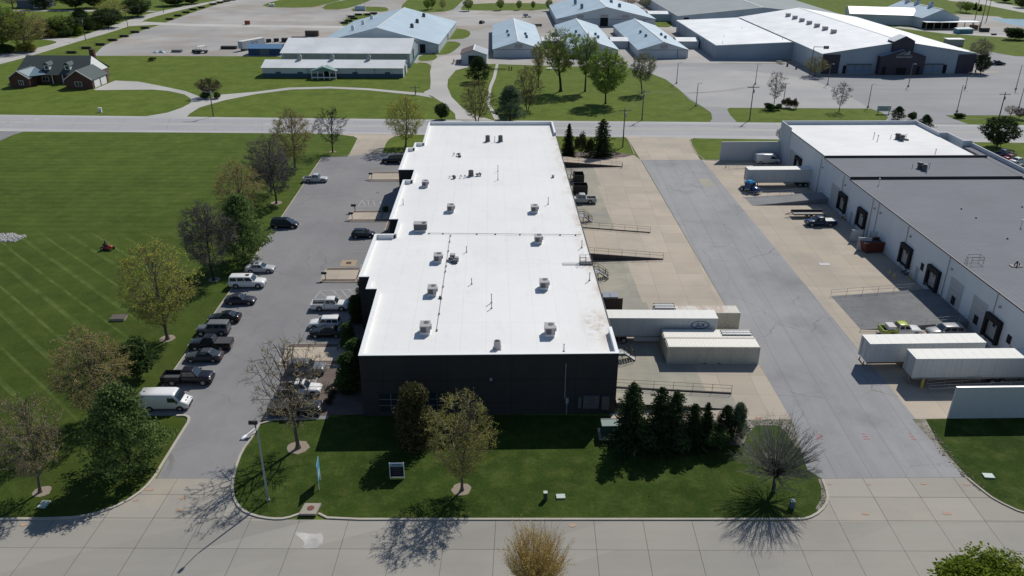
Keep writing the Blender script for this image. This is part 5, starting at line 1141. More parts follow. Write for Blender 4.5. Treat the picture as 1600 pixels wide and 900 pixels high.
for px, py, lab in ((1389, 431, 'yellow bollard, left of the pair before the middle stairs'), (1396, 437, 'yellow bollard, right of the pair before the middle stairs'), (1294, 340, 'yellow bollard, left of the pair above the dark blue pickup'), (1300, 344, 'yellow bollard, right of the pair above the dark blue pickup'),
                    (1319, 345, 'yellow bollard in the wall shadow by the northern stairs'), (1422, 438, 'yellow bollard in the wall shadow under the middle stairs'), (1503, 482, 'yellow bollard between the two windowed overhead doors'), (1527, 505, 'yellow bollard by the dock door behind the trailers'),
                    (1134, 262, 'tan bollard pair at the foot of the low pale ramp')): bollard(px, py, lab, M_yellow if 'yellow' in lab else M_tan)
# refuse enclosure: four white panels and a rust-red container
def panel(px, py, L_, h, lab, rot=TH):
    t = thing('enclosure_panel', lab, 'panel', G(px, py), rot, 'white enclosure panels'); m = MB(); m.box(0, L_, 0, .12, .05, h); m.build('sheet', paint('panel_white', (.62, .62, .62), .7), t)
    m = MB(); m.box(-.08, -.003, -.03, .15, 0, h + .1); m.box(L_ + .003, L_ + .08, -.03, .15, 0, h + .1); m.build('post', M_galv, t)
panel(1347, 368, 4.6, 2.7, 'rearmost white panel of the refuse enclosure'); panel(1357, 384, 4.6, 2.7, 'white panel directly behind the red container'); panel(1329, 377, 2.0, 2.2, 'leftmost low white panel of the refuse enclosure'); panel(1339, 391, 2.3, 2.4, 'low white panel left of the red container')
t = thing('skip_container', 'rust red refuse container with open dark top beside white panels', 'skip', G(1349, 397), .15)
M_skip = paint('skip_red', (.12, .028, .018), .7, var=.3, dirt=(.06, .03, .02))
m = MB(); Lk, Wk, Hk = 4.6, 2.3, 2.0
k = m.add([(.5, 0, .25), (Lk, 0, .25), (Lk, Wk, .25), (.5, Wk, .25), (0, 0, Hk), (Lk, 0, Hk), (Lk, Wk, Hk), (0, Wk, Hk)])
for q in ((0, 1, 5, 4), (1, 2, 6, 5), (2, 3, 7, 6), (3, 0, 4, 7), (0, 3, 2, 1)): m.face([k + i for i in q])
for i in range(6): m.box(.7 + i * .65, .8 + i * .65, -.07, -.003, .3, Hk - .05)
m.box(-.05, Lk + .05, -.08, .02, Hk - .05, Hk + .05); m.box(-.05, Lk + .05, Wk - .02, Wk + .08, Hk - .05, Hk + .05); m.build('body', M_skip, t)
m = MB(); m.box(.3, Lk - .3, .1, Wk - .1, Hk - .6, Hk - .3); m.build('refuse', M_dumpb, t)
for Y_ in (.3, 2.0):
    for X_ in (.8, 4.0): wheel(t, X_, Y_, .2, .15, name='roller')
t = thing('pallet_stack', 'stack of pallets and boxes behind the cargo van against the screen wall', 'pallets', G(1200, 246), TH)
for k in range(7): m = MB(); m.box(0, 1.2, 0, 1.0, .16 * k, .16 * k + .1); m.build('pallet', M_tan, t)
m = MB(); m.box(.1, 1.1, .1, .9, 1.13, 1.5); m.box(1.5, 4.4, .2, 1.0, 0, .9); m.build('boxes', M_dumpb, t)
# yard drain
x, y = G(1288, 413); m = MB(); m.box(-.9, .9, -.5, .5, .03, .05)
tag(m.build('drain_cover', M_rtu, loc=(x, y, 0)), 'square drain cover in the pale concrete of the east yard', 'drain cover')
x, y = G(545, 411); t = thing('drain_inlet', 'square grate in a pale concrete frame in the west lot', 'drain', (x, y, 0), TH)
m = MB(); m.box(-1.3, 1.3, -1.3, 1.3, .012, .026); m.build('collar', paint('collar_tan', (.36, .28, .18), .9), t); m = MB(); m.box(-.42, .42, -.45, .45, .03, .045); m.build('grate', paint('grate_rust', (.06, .035, .028), .8), t)
x, y = G(590, 301); m = MB(); m.box(-.3, .3, -.3, .3, .02, .03); tag(m.build('drain_cover', M_rtud, loc=(x, y, 0)), 'small dark drain cover in the north part of the west lot', 'drain cover')

# ------------------------------------------------------------------ street furniture of the near ground
# lamp post with cobra head
x, y = G(419, 782); t = thing('street_lamp', 'tall blue grey street lamp with one white arm on the front lawn', 'street lamp', (x, y, 0)); HL = HT(419, 782, 672) + 0.1
M_pole = paint('blue_grey_pole', (.30, .36, .42), .5, .3)
m = MB(); m.tube((0, 0, 0), (0, 0, HL), .12, .07, 10); m.build('pole', M_pole, t)
m = MB(); m.tube((0, 0, 0), (0, 0, .2), .22, .2, 10); m.build('base', M_conc, t)
m = MB(); m.pipe([(0, 0, HL - .15), (-.12, -.35, HL + .3), (-.5, -1.5, HL + .4)], .045, 8); m.build('arm', M_white, t)
m = MB(); m.smooth = True; d = Vector((-.35, -.95, 0)).normalized(); c0 = Vector((-.5, -1.5, HL + .4)); rings = []
for u, w, h in ((0, .06, .05), (.15, .14, .1), (.45, .2, .13), (.75, .15, .1), (.85, .05, .04)):
    p = c0 + d * u; n_ = Vector((-d.y, d.x, 0)); rings.append([p + n_ * w * cos(a) + Vector((0, 0, h * sin(a))) for a in [i * pi / 4 for i in range(8)]])
m.loft(rings); m.build('lamp_head', M_white, t)
def mailbox(px, py, lab, s=1, rot=0):
    t = thing('mailbox', lab, 'mailbox', G(px, py), rot, 'dark mailboxes along the lot'); k = s
    m = MB(); m.pipe([(0, 0, 0), (0, 0, .9 * k), (-.15, 0, 1.15 * k)], .06 * k, 8); m.build('post', M_dsteel, t)
    m = MB(); m.smooth = False; w, h, l = .30 * k, .42 * k, .62 * k; z = 1.12 * k
    prof = [(-w / 2, 0), (w / 2, 0), (w / 2, h * .55)] + [(w / 2 * cos(a), h * .55 + w / 2 * sin(a)) for a in (pi / 4, pi / 2, 3 * pi / 4)] + [(-w / 2, h * .55)]
    m.loft([[(-l, p[0], z + p[1]) for p in prof], [(l * .35, p[0], z + p[1]) for p in prof]]); m.build('box', M_trim, t)
    m = MB(); m.box(-.05, .2, -w / 2 - .03, -w / 2 - .005, z + .2, z + .24); m.build('flag', paint('flag_red', (.25, .03, .02), .6), t)
mailbox(401, 677, 'dark mailbox beside the street lamp at the corner of the front lawn', 1.15); mailbox(509, 438, 'dark mailbox at the end of the third walkway from the front'); mailbox(550.5, 343, 'dark mailbox at the near end of the walkway by the hatched bays'); mailbox(555, 332, 'taller dark mailbox behind the one by the hatched bays', 1.15); mailbox(581, 280, 'dark mailbox at the northernmost walkway')
# signs
x, y = G(621, 748); t = thing('yard_sign', 'dark navy yard sign with pale blue header on two white posts', 'sign', (x, y, 0), .03); hs = HT(621, 748, 723)
m = MB(); m.box(-.78, -.70, -.04, .04, 0, hs); m.build('post', M_white, t); m = MB(); m.box(.70, .78, -.04, .04, 0, hs); m.build('post', M_white, t)
M_navy = paint('sign_navy', (.012, .014, .03), .4, var=.03); M_pale = paint('sign_pale_blue', (.30, .40, .52), .5, var=.03)
m = MB(); m.box(-.70, .70, -.02, .02, .25, hs * .76); m.build('board', M_navy, t); m = MB(); m.box(-.70, .70, -.03, .03, hs * .765, hs - .04); m.build('header', M_pale, t)
m = MB()
for z, w, mt in ((hs * .66, .5, 0), (hs * .52, .55, 0), (hs * .40, .4, 0), (hs * .28, .58, 0)): m.box(-w, w * .8, -.026, -.022, z, z + .07)
m.build('lettering', paint('sign_text', (.12, .08, .11), .6), t)
m = MB()
for k, z in enumerate((hs * .84, hs * .90)): m.box(-.55 + .1 * k, .5, -.036, -.032, z, z + .05)
m.build('lettering', M_navy, t)
m = MB(); m.box(-.7, .7, -.03, .03, .16, .22); m.build('rail', M_white, t)
x, y = G(500, 758); t = thing('yard_sign', 'pale blue yard sign seen edge on, left part of the front lawn', 'sign', (x, y, 0), radians(97)); hs = HT(500, 758, 721)
m = MB(); m.box(-.9, .9, -.03, .03, .9, hs); m.build('board', paint('sign_sky', (.12, .32, .45), .5), t); m = MB(); m.box(-.85, -.77, -.03, .03, 0, .898); m.build('post', M_white, t); m = MB(); m.box(.77, .85, -.03, .03, 0, .898); m.build('post', M_white, t)
m = MB(); m.box(-.6, .6, -.036, -.032, 1.6, 1.75); m.box(-.5, .5, -.036, -.032, 1.3, 1.4); m.build('lettering', M_white, t)
# utility boxes
def ubox(px, py, w, d, h, lab, mat, top=None, name='utility_box'):
    t = thing(name, lab, 'utility box', G(px, py), random.uniform(-.1, .1)); m = MB(); m.box(-w / 2, w / 2, -d / 2, d / 2, 0, h); m.build('body', mat, t)
    m = MB(); m.box(-w / 2 - .03, w / 2 + .03, -d / 2 - .03, d / 2 + .03, h + .002, h + .06); m.build('lid', top or mat, t); return t
M_ug = paint('pale_green_lid', (.42, .50, .44), .6, var=.06); M_dg = paint('transformer_green', (.035, .06, .05), .5)
ubox(852, 781, .35, .35, .95, 'slim pedestal box with pale top on the front lawn', M_dg, M_ug); ubox(876, 777, .85, .6, .12, 'flat pale green utility lid on the front lawn', M_ug); ubox(1237, 793, .42, .42, .85, 'blue grey pedestal box under the bare bush by the east driveway', paint('ped_blue', (.10, .14, .2), .6), M_ug)
ubox(69, 789, .8, 1.0, .08, 'flat pale green utility lid in the grass at lower left', M_ug); ubox(1544, 744.5, 1.0, .7, .1, 'flat pale green utility lid in the grass at right', M_ug); ubox(186, 498.5, 2.0, 1.5, .35, 'square concrete inlet box in the mown field', M_conc, paint('inlet_dark', (.11, .09, .075), .9), 'concrete_inlet')
ubox(157, 175.5, .9, .6, 1.3, 'small white box near the road in front of the brick house', M_white); ubox(1202, 720, .9, .9, .7, 'weathered wooden box under the bare bush', M_tan, M_conc)
x, y = G(955, 679); t = thing('transformer', 'green pad mounted transformer at the front right corner of the charcoal warehouse', 'transformer', (x, y, 0), .02)
m = MB(); m.box(-1.5, 1.5, -1.1, 1.1, 0, .15); m.build('pad', M_conc, t); m = MB(); m.box(-1.2, 1.2, -.8, .8, .152, 1.7); m.build('body', M_dg, t); m = MB(); m.box(-1.25, 1.25, -.85, .4, 1.702, 1.78); m.build('lid', paint('lid_green', (.16, .22, .2), .5), t)
m = MB(); m.box(.0, .2, -.815, -.802, 1.2, 1.35); m.build('label_plate', M_white, t)
# storm inlet at the kerb
x, y = G(485, 800); t = thing('storm_inlet', 'concrete storm inlet with round rusty cover at the front kerb', 'storm inlet', (x, y, 0), 0)
m = MB(); k = m.add([(-.95, -.75, .2), (.75, -.75, .2), (.95, .85, .2), (-.7, .85, .2), (-.95, -.75, .42), (.75, -.75, .42), (.95, .85, .42), (-.7, .85, .42)])
for q in ((0, 1, 5, 4), (1, 2, 6, 5), (2, 3, 7, 6), (3, 0, 4, 7), (4, 5, 6, 7)): m.face([k + i for i in q])
m.build('slab', M_conc, t); m = MB(); m.tube((.05, .1, .421), (.05, .1, .45), .36, n=20); m.build('cover', paint('cover_rust', (.16, .06, .04), .8), t); m = MB(); m.box(-.85, .65, -.7, .3, .0, .198); m.build('opening', M_trim, t)
# rider on the red mower
x, y = G(168, 390); t = thing('riding_mower', 'red riding mower crossing the mown field', 'mower', (x, y, 0), -.15)
M_mr = paint('mower_red', (.28, .03, .02), .5)
m = MB(); m.box(-.7, .9, -.55, .55, .3, .55); m.build('deck', M_mr, t); m = MB(); m.smooth = True; m.loft([ring(.1, .45, .8, .35, .8, .03), ring(.9, .45, .75, .32, .8, .03), ring(1.05, .45, .62, .28, .8, .02)]); m.build('hood', M_mr, t)
m = MB(); m.box(-.5, -.05, -.28, .28, .6, .72); m.box(-.6, -.5, -.28, .28, .72, 1.1); m.build('seat', M_trim, t)
for X_, r in ((-.6, .36), (.9, .22)):
    for s_ in (-1, 1): wheel(t, X_, s_ * .55, r, .22, sgn=-s_)
def skinned(name, verts, edges, radii, mat, loc, rot, sub=1):
    me = bpy.data.meshes.new(name); me.from_pydata(verts, edges, []); o = bpy.data.objects.new(name, me); COL.objects.link(o)
    md = o.modifiers.new('skin', 'SKIN'); 
    for i, r in enumerate(radii): me.skin_vertices[0].data[i].radius = (r, r)
    me.skin_vertices[0].data[0].use_root = True
    if sub: s_ = o.modifiers.new('sub', 'SUBSURF'); s_.levels = sub; s_.render_levels = sub
    dg = bpy.context.evaluated_depsgraph_get(); m2 = bpy.data.meshes.new_from_object(o.evaluated_get(dg)); bpy.data.objects.remove(o)
    m2.materials.clear(); m2.materials.append(mat); o = bpy.data.objects.new(name, m2); COL.objects.link(o); o.location = loc; o.rotation_euler = (0, 0, rot); return o
V_ = [(-.28, 0, .82), (-.27, 0, 1.08), (-.25, 0, 1.32), (-.23, 0, 1.46), (-.20, 0, 1.56), (-.19, 0, 1.70), (-.25, .2, 1.36), (-.05, .27, 1.12), (.2, .2, 1.05), (-.25, -.2, 1.36), (-.05, -.27, 1.12), (.2, -.2, 1.05), (-.24, .11, .80), (.2, .15, .84), (.3, .15, .42), (.42, .15, .38), (-.24, -.11, .80), (.2, -.15, .84), (.3, -.15, .42), (.42, -.15, .38)]
E_ = [(0, 1), (1, 2), (2, 3), (3, 4), (4, 5), (2, 6), (6, 7), (7, 8), (2, 9), (9, 10), (10, 11), (0, 12), (12, 13), (13, 14), (14, 15), (0, 16), (16, 17), (17, 18), (18, 19)]
R_ = [.16, .15, .17, .07, .09, .09, .075, .055, .04, .075, .055, .04, .10, .08, .055, .05, .10, .08, .055, .05]
ps = skinned('person', V_, E_, R_, paint('dark_clothes', (.02, .022, .03), .9), (x, y, 0), -.15, 1)
tag(ps, 'person in dark clothes sitting on the red riding mower in the field', 'person')
m = MB(); m.smooth = True
for i in range(5):
    pass
rings = [[(-.19 + r * cos(a), r * sin(a), z) for a in [k * pi / 4 for k in range(8)]] for r, z in ((.12, 1.70), (.125, 1.76), (.10, 1.82), (.04, 1.85))]; m.loft(rings); m.box(-.14, .03, -.08, .08, 1.70, 1.72); o = m.build('cap', paint('cap_grey', (.2, .2, .22), .8), ps)
# ------------------------------------------------------------------ trees: prototypes 10 m high, copied with their own size and turn
M_bark = paint('bark_grey_brown', (.13, .105, .085), .95, var=.25, scale=3); M_barkd = paint('bark_dark', (.035, .029, .024), .95, var=.25, scale=3); M_twig = paint('twig_brown', (.19, .155, .125), .95, var=.2, scale=2)
M_twigd = paint('twig_dark', (.06, .05, .04), .95, var=.2); M_twiggold = paint('twig_gold', (.42, .31, .14), .9, var=.2); M_twigd2 = paint('twig_umber', (.135, .122, .105), .95, var=.2); M_twigg = paint('twig_grey_green', (.17, .17, .145), .95, var=.2); M_twigy = paint('twig_olive', (.24, .20, .10), .95, var=.2)
L_bud = leafmat('leaf_bud_yellow', (.52, .44, .13), (.36, .31, .09), .45); L_olive = leafmat('leaf_olive', (.42, .42, .10), (.27, .27, .065), .45); L_green = leafmat('leaf_spring_green', (0.307, 0.435, 0.073), (0.164, 0.254, 0.045), .45)
L_lime = leafmat('leaf_yellow_green', (0.562, 0.58, 0.1), (0.344, 0.38, 0.064), .45); L_dark = leafmat('leaf_dark_green', (0.099, 0.15, 0.053), (0.048, 0.08, 0.029), .3); L_spruce = leafmat('needle_dark', (.065, .095, .038), (.03, .046, .020), .15)
L_pine = leafmat('needle_pine', (.18, .25, .085), (.085, .125, .045), .3); L_pineb = leafmat('needle_grey_green', (0.203, 0.265, 0.153), (0.101, 0.143, 0.081), .3); L_purple = leafmat('leaf_purple', (0.132, 0.059, 0.059), (0.073, 0.04, 0.04), .3)
L_jun = leafmat('leaf_brown_green', (0.112, 0.101, 0.044), (0.052, 0.053, 0.026), .2); L_pale = leafmat('leaf_pale_blossom', (0.435, 0.464, 0.29), (0.189, 0.232, 0.087), .35); L_gold = leafmat('leaf_forsythia', (.72, .52, .18), (.5, .35, .11), .4)
L_fresh = leafmat('leaf_fresh_hedge', (0.227, 0.295, 0.038), (0.086, 0.131, 0.017), .35)
def ell_hit(p, d, c, R, rz):
    # distance from p along d to the ellipsoid
    px_, py_, pz_ = (p.x - c.x) / R, (p.y - c.y) / R, (p.z - c.z) / rz; dx, dy, dz = d.x / R, d.y / R, d.z / rz
    A = dx * dx + dy * dy + dz * dz; B = 2 * (px_ * dx + py_ * dy + pz_ * dz); C_ = px_ ** 2 + py_ ** 2 + pz_ ** 2 - 1; D = B * B - 4 * A * C_
    if D <= 0: return 0.5
    return max(.4, (-B + sqrt(D)) / (2 * A))
def leafq(m, p, s, rng):
    a = Vector((rng.gauss(0, 1), rng.gauss(0, 1), rng.gauss(0, 1) )).normalized(); b_ = a.orthogonal().normalized(); c = a.cross(b_); t = rng.uniform(0, 6.28)
    u = (b_ * cos(t) + c * sin(t)) * s; v = (c * cos(t) - b_ * sin(t)) * s * .6
    k = m.add([p - u * .5, p + v * .5, p + u * .5, p - v * .5]); m.face((k, k + 1, k + 2, k + 3))
def decid(seed, R=3.6, base=.22, top=1.0, limbs=18, tips=420, twigs=7, leaves=0, ls=.16, tr=.17, lean=.02, multi=1, tw=.018, clump=0, H=10.0, fork=False, rag=.2, egg=0.0, vase=False):
    """returns (trunk mesh builder, crown mesh builder [twig, leaf]); fine branches reach for tips spread through the crown volume"""
    rng = random.Random(seed); T, Cn = MB(), MB(); zc = H * (base + top) / 2 - egg * H; rz = H * (top - base) / 2; Cn.cur = 0
    ph = [rng.uniform(0, 6.28) for _ in range(4)]
    def env(az, zf):     # uneven outline
        return 1 + rag * (sin(3 * az + ph[0] + 3 * zf) + .7 * sin(5 * az + ph[1] - 4 * zf)) * .6
    holes = [(Vector((rng.gauss(0, .6), rng.gauss(0, .6), rng.uniform(-.7, .8))), rng.uniform(.18, .32)) for _ in range(9)]
    def sample():
        while True:
            v = Vector((rng.uniform(-1, 1), rng.uniform(-1, 1), rng.uniform(-1, 1)))
            if .12 < v.length < 1 and rng.random() < v.length ** 1.1 + .12 and not any((v - h).length < r for h, r in holes): break
        k = env(atan2(v.y, v.x), v.z) * (1 - .25 * max(0, -v.z))
        if vase: k *= .55 + .45 * (v.z + 1) / 2 * 1.25
        zz = zc + v.z * (rz if v.z < 0 else rz + egg * H)
        return Vector((v.x * R * k, v.y * R * k, zz))
    def crook(p, d, L_, r0, r1, n, up, mesh, sides, wob=.09):
        pts = [p]; q = p.copy(); dd = d.copy()
        for i in range(n):
            dd = (dd + Vector((rng.gauss(0, wob), rng.gauss(0, wob), up + rng.gauss(0, wob * .6)))).normalized(); q = q + dd * (L_ / n); pts.append(q.copy())
        for i in range(n): mesh.tube(pts[i], pts[i + 1], r0 + (r1 - r0) * i / n, r0 + (r1 - r0) * (i + 1) / n, sides, cap=False)
        return pts
    nodes = []; c = Vector((0, 0, zc))
    for s in range(multi):
        a0 = 2 * pi * s / max(multi, 1) + rng.random(); off = Vector((cos(a0), sin(a0), 0)) * (.3 if multi > 1 else 0)
        k = lean * (5 if multi > 1 else 1); d0 = Vector((k * cos(a0), k * sin(a0), 1)).normalized()
        pts = crook(off, d0, H * top * .9, tr / (1 if multi == 1 else multi ** .5), .025, 9, .03, T, 8, .05)
        nodes += [(p, .05) for p in pts[2:]]
        if multi == 1: T.tube((0, 0, -.05), (0, 0, .35), tr * 1.7, tr * .99, 9, cap=False)
        nl = max(3, limbs // multi)
        for i in range(nl):
            f = base * .7 + (.86 - base * .7) * ((i + .5) / nl) ** .9; x_ = min(f / .9, .97) * 9; ii = min(int(x_), 8); p = pts[ii].lerp(pts[ii + 1], x_ - ii)
            az = i * 2.399 + rng.uniform(-.4, .4) + a0; el = radians(rng.uniform(32, 54) + 28 * f) if not fork else radians(rng.uniform(42, 60) + 15 * f)
            d = Vector((cos(az) * cos(el), sin(az) * cos(el), sin(el))).normalized(); Lh = ell_hit(p, d, c, R, rz) * rng.uniform(.75, .93)
            lp = crook(p, d, Lh, max(.03, tr * .42 * (1 - f * .6)), .016, 7, .06, T, 5); nodes += [(q, .03) for q in lp[1:]]
            for j in (2, 3, 4, 5):
                ax = Vector((rng.gauss(0, 1), rng.gauss(0, 1), rng.gauss(0, .6) + .3)).normalized(); d2 = ((lp[j + 1] - lp[j]).normalized() * .8 + ax * .75).normalized()
                sp = crook(lp[j], d2, Lh * rng.uniform(.25, .45), .026, .012, 3, .05, T, 4); nodes += [(q, .02) for q in sp[1:]]
    for _ in range(tips):
        e = sample(); best = min(nodes, key=lambda n: (n[0] - e).length_squared + (3 if n[0].z > e.z + .3 else 0))[0]
        if (best - e).length > R * .8: e = best.lerp(e, .6)
        mid = best.lerp(e, .5) + Vector((rng.gauss(0, .08), rng.gauss(0, .08), -.06 + rng.gauss(0, .06))) * (e - best).length
        Cn.tube(best, mid, tw * 1.4, tw * 1.1, 3, cap=False); Cn.tube(mid, e, tw * 1.1, tw * .8, 3, cap=False); od = (e - mid).normalized() if (e - mid).length > .01 else Vector((0, 0, 1))
        dens = leaves * (1 if rng.random() > clump else rng.uniform(.1, .5))
        for k in range(twigs):
            p3 = mid.lerp(e, rng.uniform(0, 1)); ax = Vector((rng.gauss(0, 1), rng.gauss(0, 1), rng.gauss(0, 1) + .35)).normalized(); L3 = rng.uniform(.3, .8) * H / 10; e3 = p3 + (od * .6 + ax * .8).normalized() * L3
            Cn.tube(p3, e3, tw * .75, tw * .4, 3, cap=False); m3 = p3.lerp(e3, rng.uniform(.3, .6)); ax = Vector((rng.gauss(0, 1), rng.gauss(0, 1), rng.gauss(0, 1) + .3)).normalized(); e4 = m3 + ax * L3 * .55; Cn.tube(m3, e4, tw * .55, tw * .35, 3, cap=False)
            if leaves:
                Cn.cur = 1; n = int(dens) + (1 if rng.random() < dens % 1 else 0)
                for _ in range(n):
                    w = rng.random(); q = (p3.lerp(e3, w) if rng.random() < .6 else m3.lerp(e4, w)) + Vector((rng.gauss(0, .06), rng.gauss(0, .06), rng.gauss(0, .06))); leafq(Cn, q, ls * rng.uniform(.6, 1.3), rng)
                Cn.cur = 0
    return T, Cn
def conifer(seed, R=2.4, H=10.0, base=.04, whorls=24, ls=.34, droop=.25, power=.9, sparse=1.0, up=0.0):
    rng = random.Random(seed); T, Cn = MB(), MB(); T.tube((0, 0, -.05), (0, 0, H * .97), .16, .02, 7, cap=False); Cn.cur = 0
    for w in range(whorls):
        f = (w + .3) / whorls; z = H * (base + (1 - base) * f); rad = R * ((1 - f) ** power) * rng.uniform(.72, 1.15) + .12; nb = max(5, int((11 - 5 * f)))
        for i in range(nb):
            az = i * 2 * pi / nb + w * 1.1 + rng.uniform(-.25, .25); r_ = rad * rng.uniform(.6, 1.2) * (1 + .18 * sin(2 * az + seed)); d = Vector((cos(az), sin(az), up - droop * .5)).normalized()
            e = Vector((0, 0, z)) + Vector((cos(az) * r_, sin(az) * r_, -droop * r_ * .7 + up * r_)); T.tube((0, 0, z), e, .03, .008, 3, cap=False)
            n = int((5 + r_ * 11) * sparse)
            Cn.cur = 1
            for k in range(n):
                g = (k + rng.random()) / n; p = Vector((0, 0, z)).lerp(e, .12 + .9 * g); side = Vector((-sin(az), cos(az), 0)) * rng.gauss(0, .16 * r_ * (1.1 - g) + .08); p = p + side + Vector((0, 0, rng.gauss(0, .07) - abs(side.length) * .15))
                s = ls * rng.uniform(.6, 1.15) * (1.0 - .35 * g); dd = (d * .8 + side * .7 + Vector((rng.gauss(0, .35), rng.gauss(0, .35), rng.gauss(0, .35)))).normalized() * s; pv = dd.cross(Vector((rng.gauss(0, 1), rng.gauss(0, 1), rng.gauss(0, 1)))).normalized() * s * .3
                kk = Cn.add([p - dd * .4, p + pv, p + dd * .7, p - pv]); Cn.face((kk, kk + 1, kk + 2, kk + 3))
            Cn.cur = 0
    Cn.tube((0, 0, H * .9), (0, 0, H), .03, .01, 3, cap=False)
    return T, Cn
def pine(seed, R=3.3, H=10.0, base=.08, tufts=520, per=26, ls=.34, top=1.0):
    """white-pine-like: tufted plates of needles on upswept limbs"""
    rng = random.Random(seed); T, Cn = MB(), MB(); T.tube((0, 0, -.05), (0, 0, H * .95), .2, .03, 7, cap=False)
    for i in range(tufts):
        f = rng.random() ** .8; z = H * (base + (top - base) * f); prof = (1 - f) ** .65 * (.55 + .45 * min(1, f * 5)); az = rng.uniform(0, 2 * pi); r_ = R * prof * sqrt(rng.uniform(.25, 1.05)) + .1
        r_ *= 1 + .28 * sin(az * 3 + f * 9 + seed) + .12 * sin(f * 40)
        p = Vector((cos(az) * r_, sin(az) * r_, z + r_ * .12)); 
        if i % 3 == 0: T.tube((0, 0, max(.3, z - .35 * r_)), p, .035, .01, 3, cap=False)
        Cn.cur = 1
        for _ in range(per):
            q = p + Vector((rng.gauss(0, .34), rng.gauss(0, .34), rng.gauss(0, .17))); leafq(Cn, q, ls * rng.uniform(.6, 1.2), rng)
        Cn.cur = 0
    Cn.tube((0, 0, H * .93), (0, 0, H), .03, .01, 3, cap=False)
    return T, Cn
def shrub(seed, R=1.0, H=1.0, n=1500, ls=.14, lumps=9, shape='round', sx=1.0):
    rng = random.Random(seed); T, Cn = MB(), MB()
    for i in range(5): a = i * 1.26; T.tube((0, 0, 0), (R * .4 * cos(a), R * .4 * sin(a), H * .6), .04, .015, 4, cap=False)
    Cn.cur = 1; lp = []
    for i in range(lumps):
        az = rng.uniform(0, 2 * pi); rr = R * rng.uniform(.1, .62); lp.append((Vector((cos(az) * rr, sin(az) * rr, H * rng.uniform(.3, .78))), rng.uniform(.35, .55) * R, rng.uniform(.2, .34) * H))
    if shape == 'column': lp = [(Vector((rng.uniform(-.2, .2) * R, rng.uniform(-.2, .2) * R, H * f)), R * (.9 if f < .7 else .62), H * .16) for f in (.1, .25, .4, .55, .7, .82, .9)]
    for i in range(n):
        c, r_, h_ = lp[i % len(lp)]; v = Vector((rng.gauss(0, 1), rng.gauss(0, 1), rng.gauss(0, 1))).normalized() * (rng.uniform(.55, 1.08)); p = c + Vector((v.x * r_, v.y * r_, v.z * h_)); p.z = max(.03, p.z); leafq(Cn, p, ls * rng.uniform(.6, 1.3), rng)
    Cn.cur = 0; Cn.tube((0, 0, 0), (0, 0, H * .5), .03, .02, 3, cap=False)
    return T, Cn
def whips(seed, R=5.0, H=10.0, stem=.22, n=130, side=7, leaves=0, ls=.12, tw=.02, upright=.0, spread=85):
    """short stem, then straight whips fanning out in all upward directions"""
    rng = random.Random(seed); T, Cn = MB(), MB(); p = Vector((0, 0, 0)); zt = H * stem
    T.tube((0, 0, -.05), (.05, .05, zt), .24, .17, 8, cap=False); hub = Vector((.05, .05, zt))
    for i in range(n):
        th = radians(spread) * sqrt((i + .5) / n) * rng.uniform(.8, 1.1); az = i * 2.399 + rng.uniform(-.2, .2); d = Vector((sin(th) * cos(az), sin(th) * sin(az), max(.02, cos(th)) + upright)).normalized()
        reach = 1 / sqrt((d.x ** 2 + d.y ** 2) / R ** 2 + d.z ** 2 / (H - zt) ** 2) * rng.uniform(.78, 1.04); st = hub + Vector((0, 0, rng.uniform(-.4, .15) * H * .1)); q = st; dd = d.copy(); pts = [st]
        for k in range(4): dd = (dd + Vector((rng.gauss(0, .035), rng.gauss(0, .035), .03))).normalized(); q = q + dd * reach / 4; pts.append(q.copy())
        for k in range(4): (T if k < 1 else Cn).tube(pts[k], pts[k + 1], .06 - .012 * k if k < 1 else tw * (2.0 - .4 * k), .05 if k < 1 else tw * (1.6 - .4 * k), 4, cap=False)
        for j in range(side):
            g = rng.uniform(.25, .9) * 4; k = min(int(g), 3); a = pts[k].lerp(pts[k + 1], g - k); sd = (dd + Vector((rng.gauss(0, .3), rng.gauss(0, .3), rng.gauss(0, .2) + .1))).normalized(); L3 = reach * rng.uniform(.15, .36); e = a + sd * L3; Cn.cur = 0; Cn.tube(a, e, tw * .8, tw * .35, 3, cap=False)
            for _ in range(2): m3 = a.lerp(e, rng.uniform(.2, .8)); e2 = m3 + (sd + Vector((rng.gauss(0, .35), rng.gauss(0, .35), rng.gauss(0, .3)))).normalized() * L3 * .5; Cn.tube(m3, e2, tw * .5, tw * .3, 3, cap=False)
            if leaves:
                Cn.cur = 1
                for _ in range(int(leaves * 6)): leafq(Cn, a.lerp(e, rng.uniform(.1, 1.05)) + Vector((rng.gauss(0, .06), rng.gauss(0, .06), rng.gauss(0, .06))), ls * rng.uniform(.6, 1.3), rng)
                Cn.cur = 0
    Cn.cur = 0
    return T, Cn
PROTO = {}
def proto(key, gen, bark, twig, leaf, H=10.0, halfw=3.6):
    PROTO[key] = dict(gen=gen, bark=bark, twig=twig, leaf=leaf, H=H, hw=halfw, mesh=None)
proto('bare1', lambda: decid(11, R=3.9, base=.18, limbs=20, tips=420, twigs=7, tw=.022), M_bark, M_twig, L_bud, halfw=3.9)
proto('bare2', lambda: decid(12, R=3.9, base=.18, limbs=22, tips=440, twigs=7, tw=.024), M_barkd, M_twigd2, L_bud, halfw=3.9)
proto('bare3', lambda: decid(13, R=4.2, base=.22, limbs=16, tips=200, twigs=6, tw=.026, rag=.2), M_barkd, M_twigd, L_bud, halfw=4.2)
proto('bud1', lambda: decid(21, R=3.9, base=.18, limbs=20, tips=320, twigs=6, leaves=1.5, ls=.15, tw=.02), M_bark, M_twig, L_bud, halfw=3.9)
proto('sparse', lambda: decid(25, R=3.9, base=.22, limbs=22, tips=135, twigs=6, leaves=1.3, ls=.13, tw=.017, rag=.2), M_bark, M_twig, L_bud, halfw=3.9)
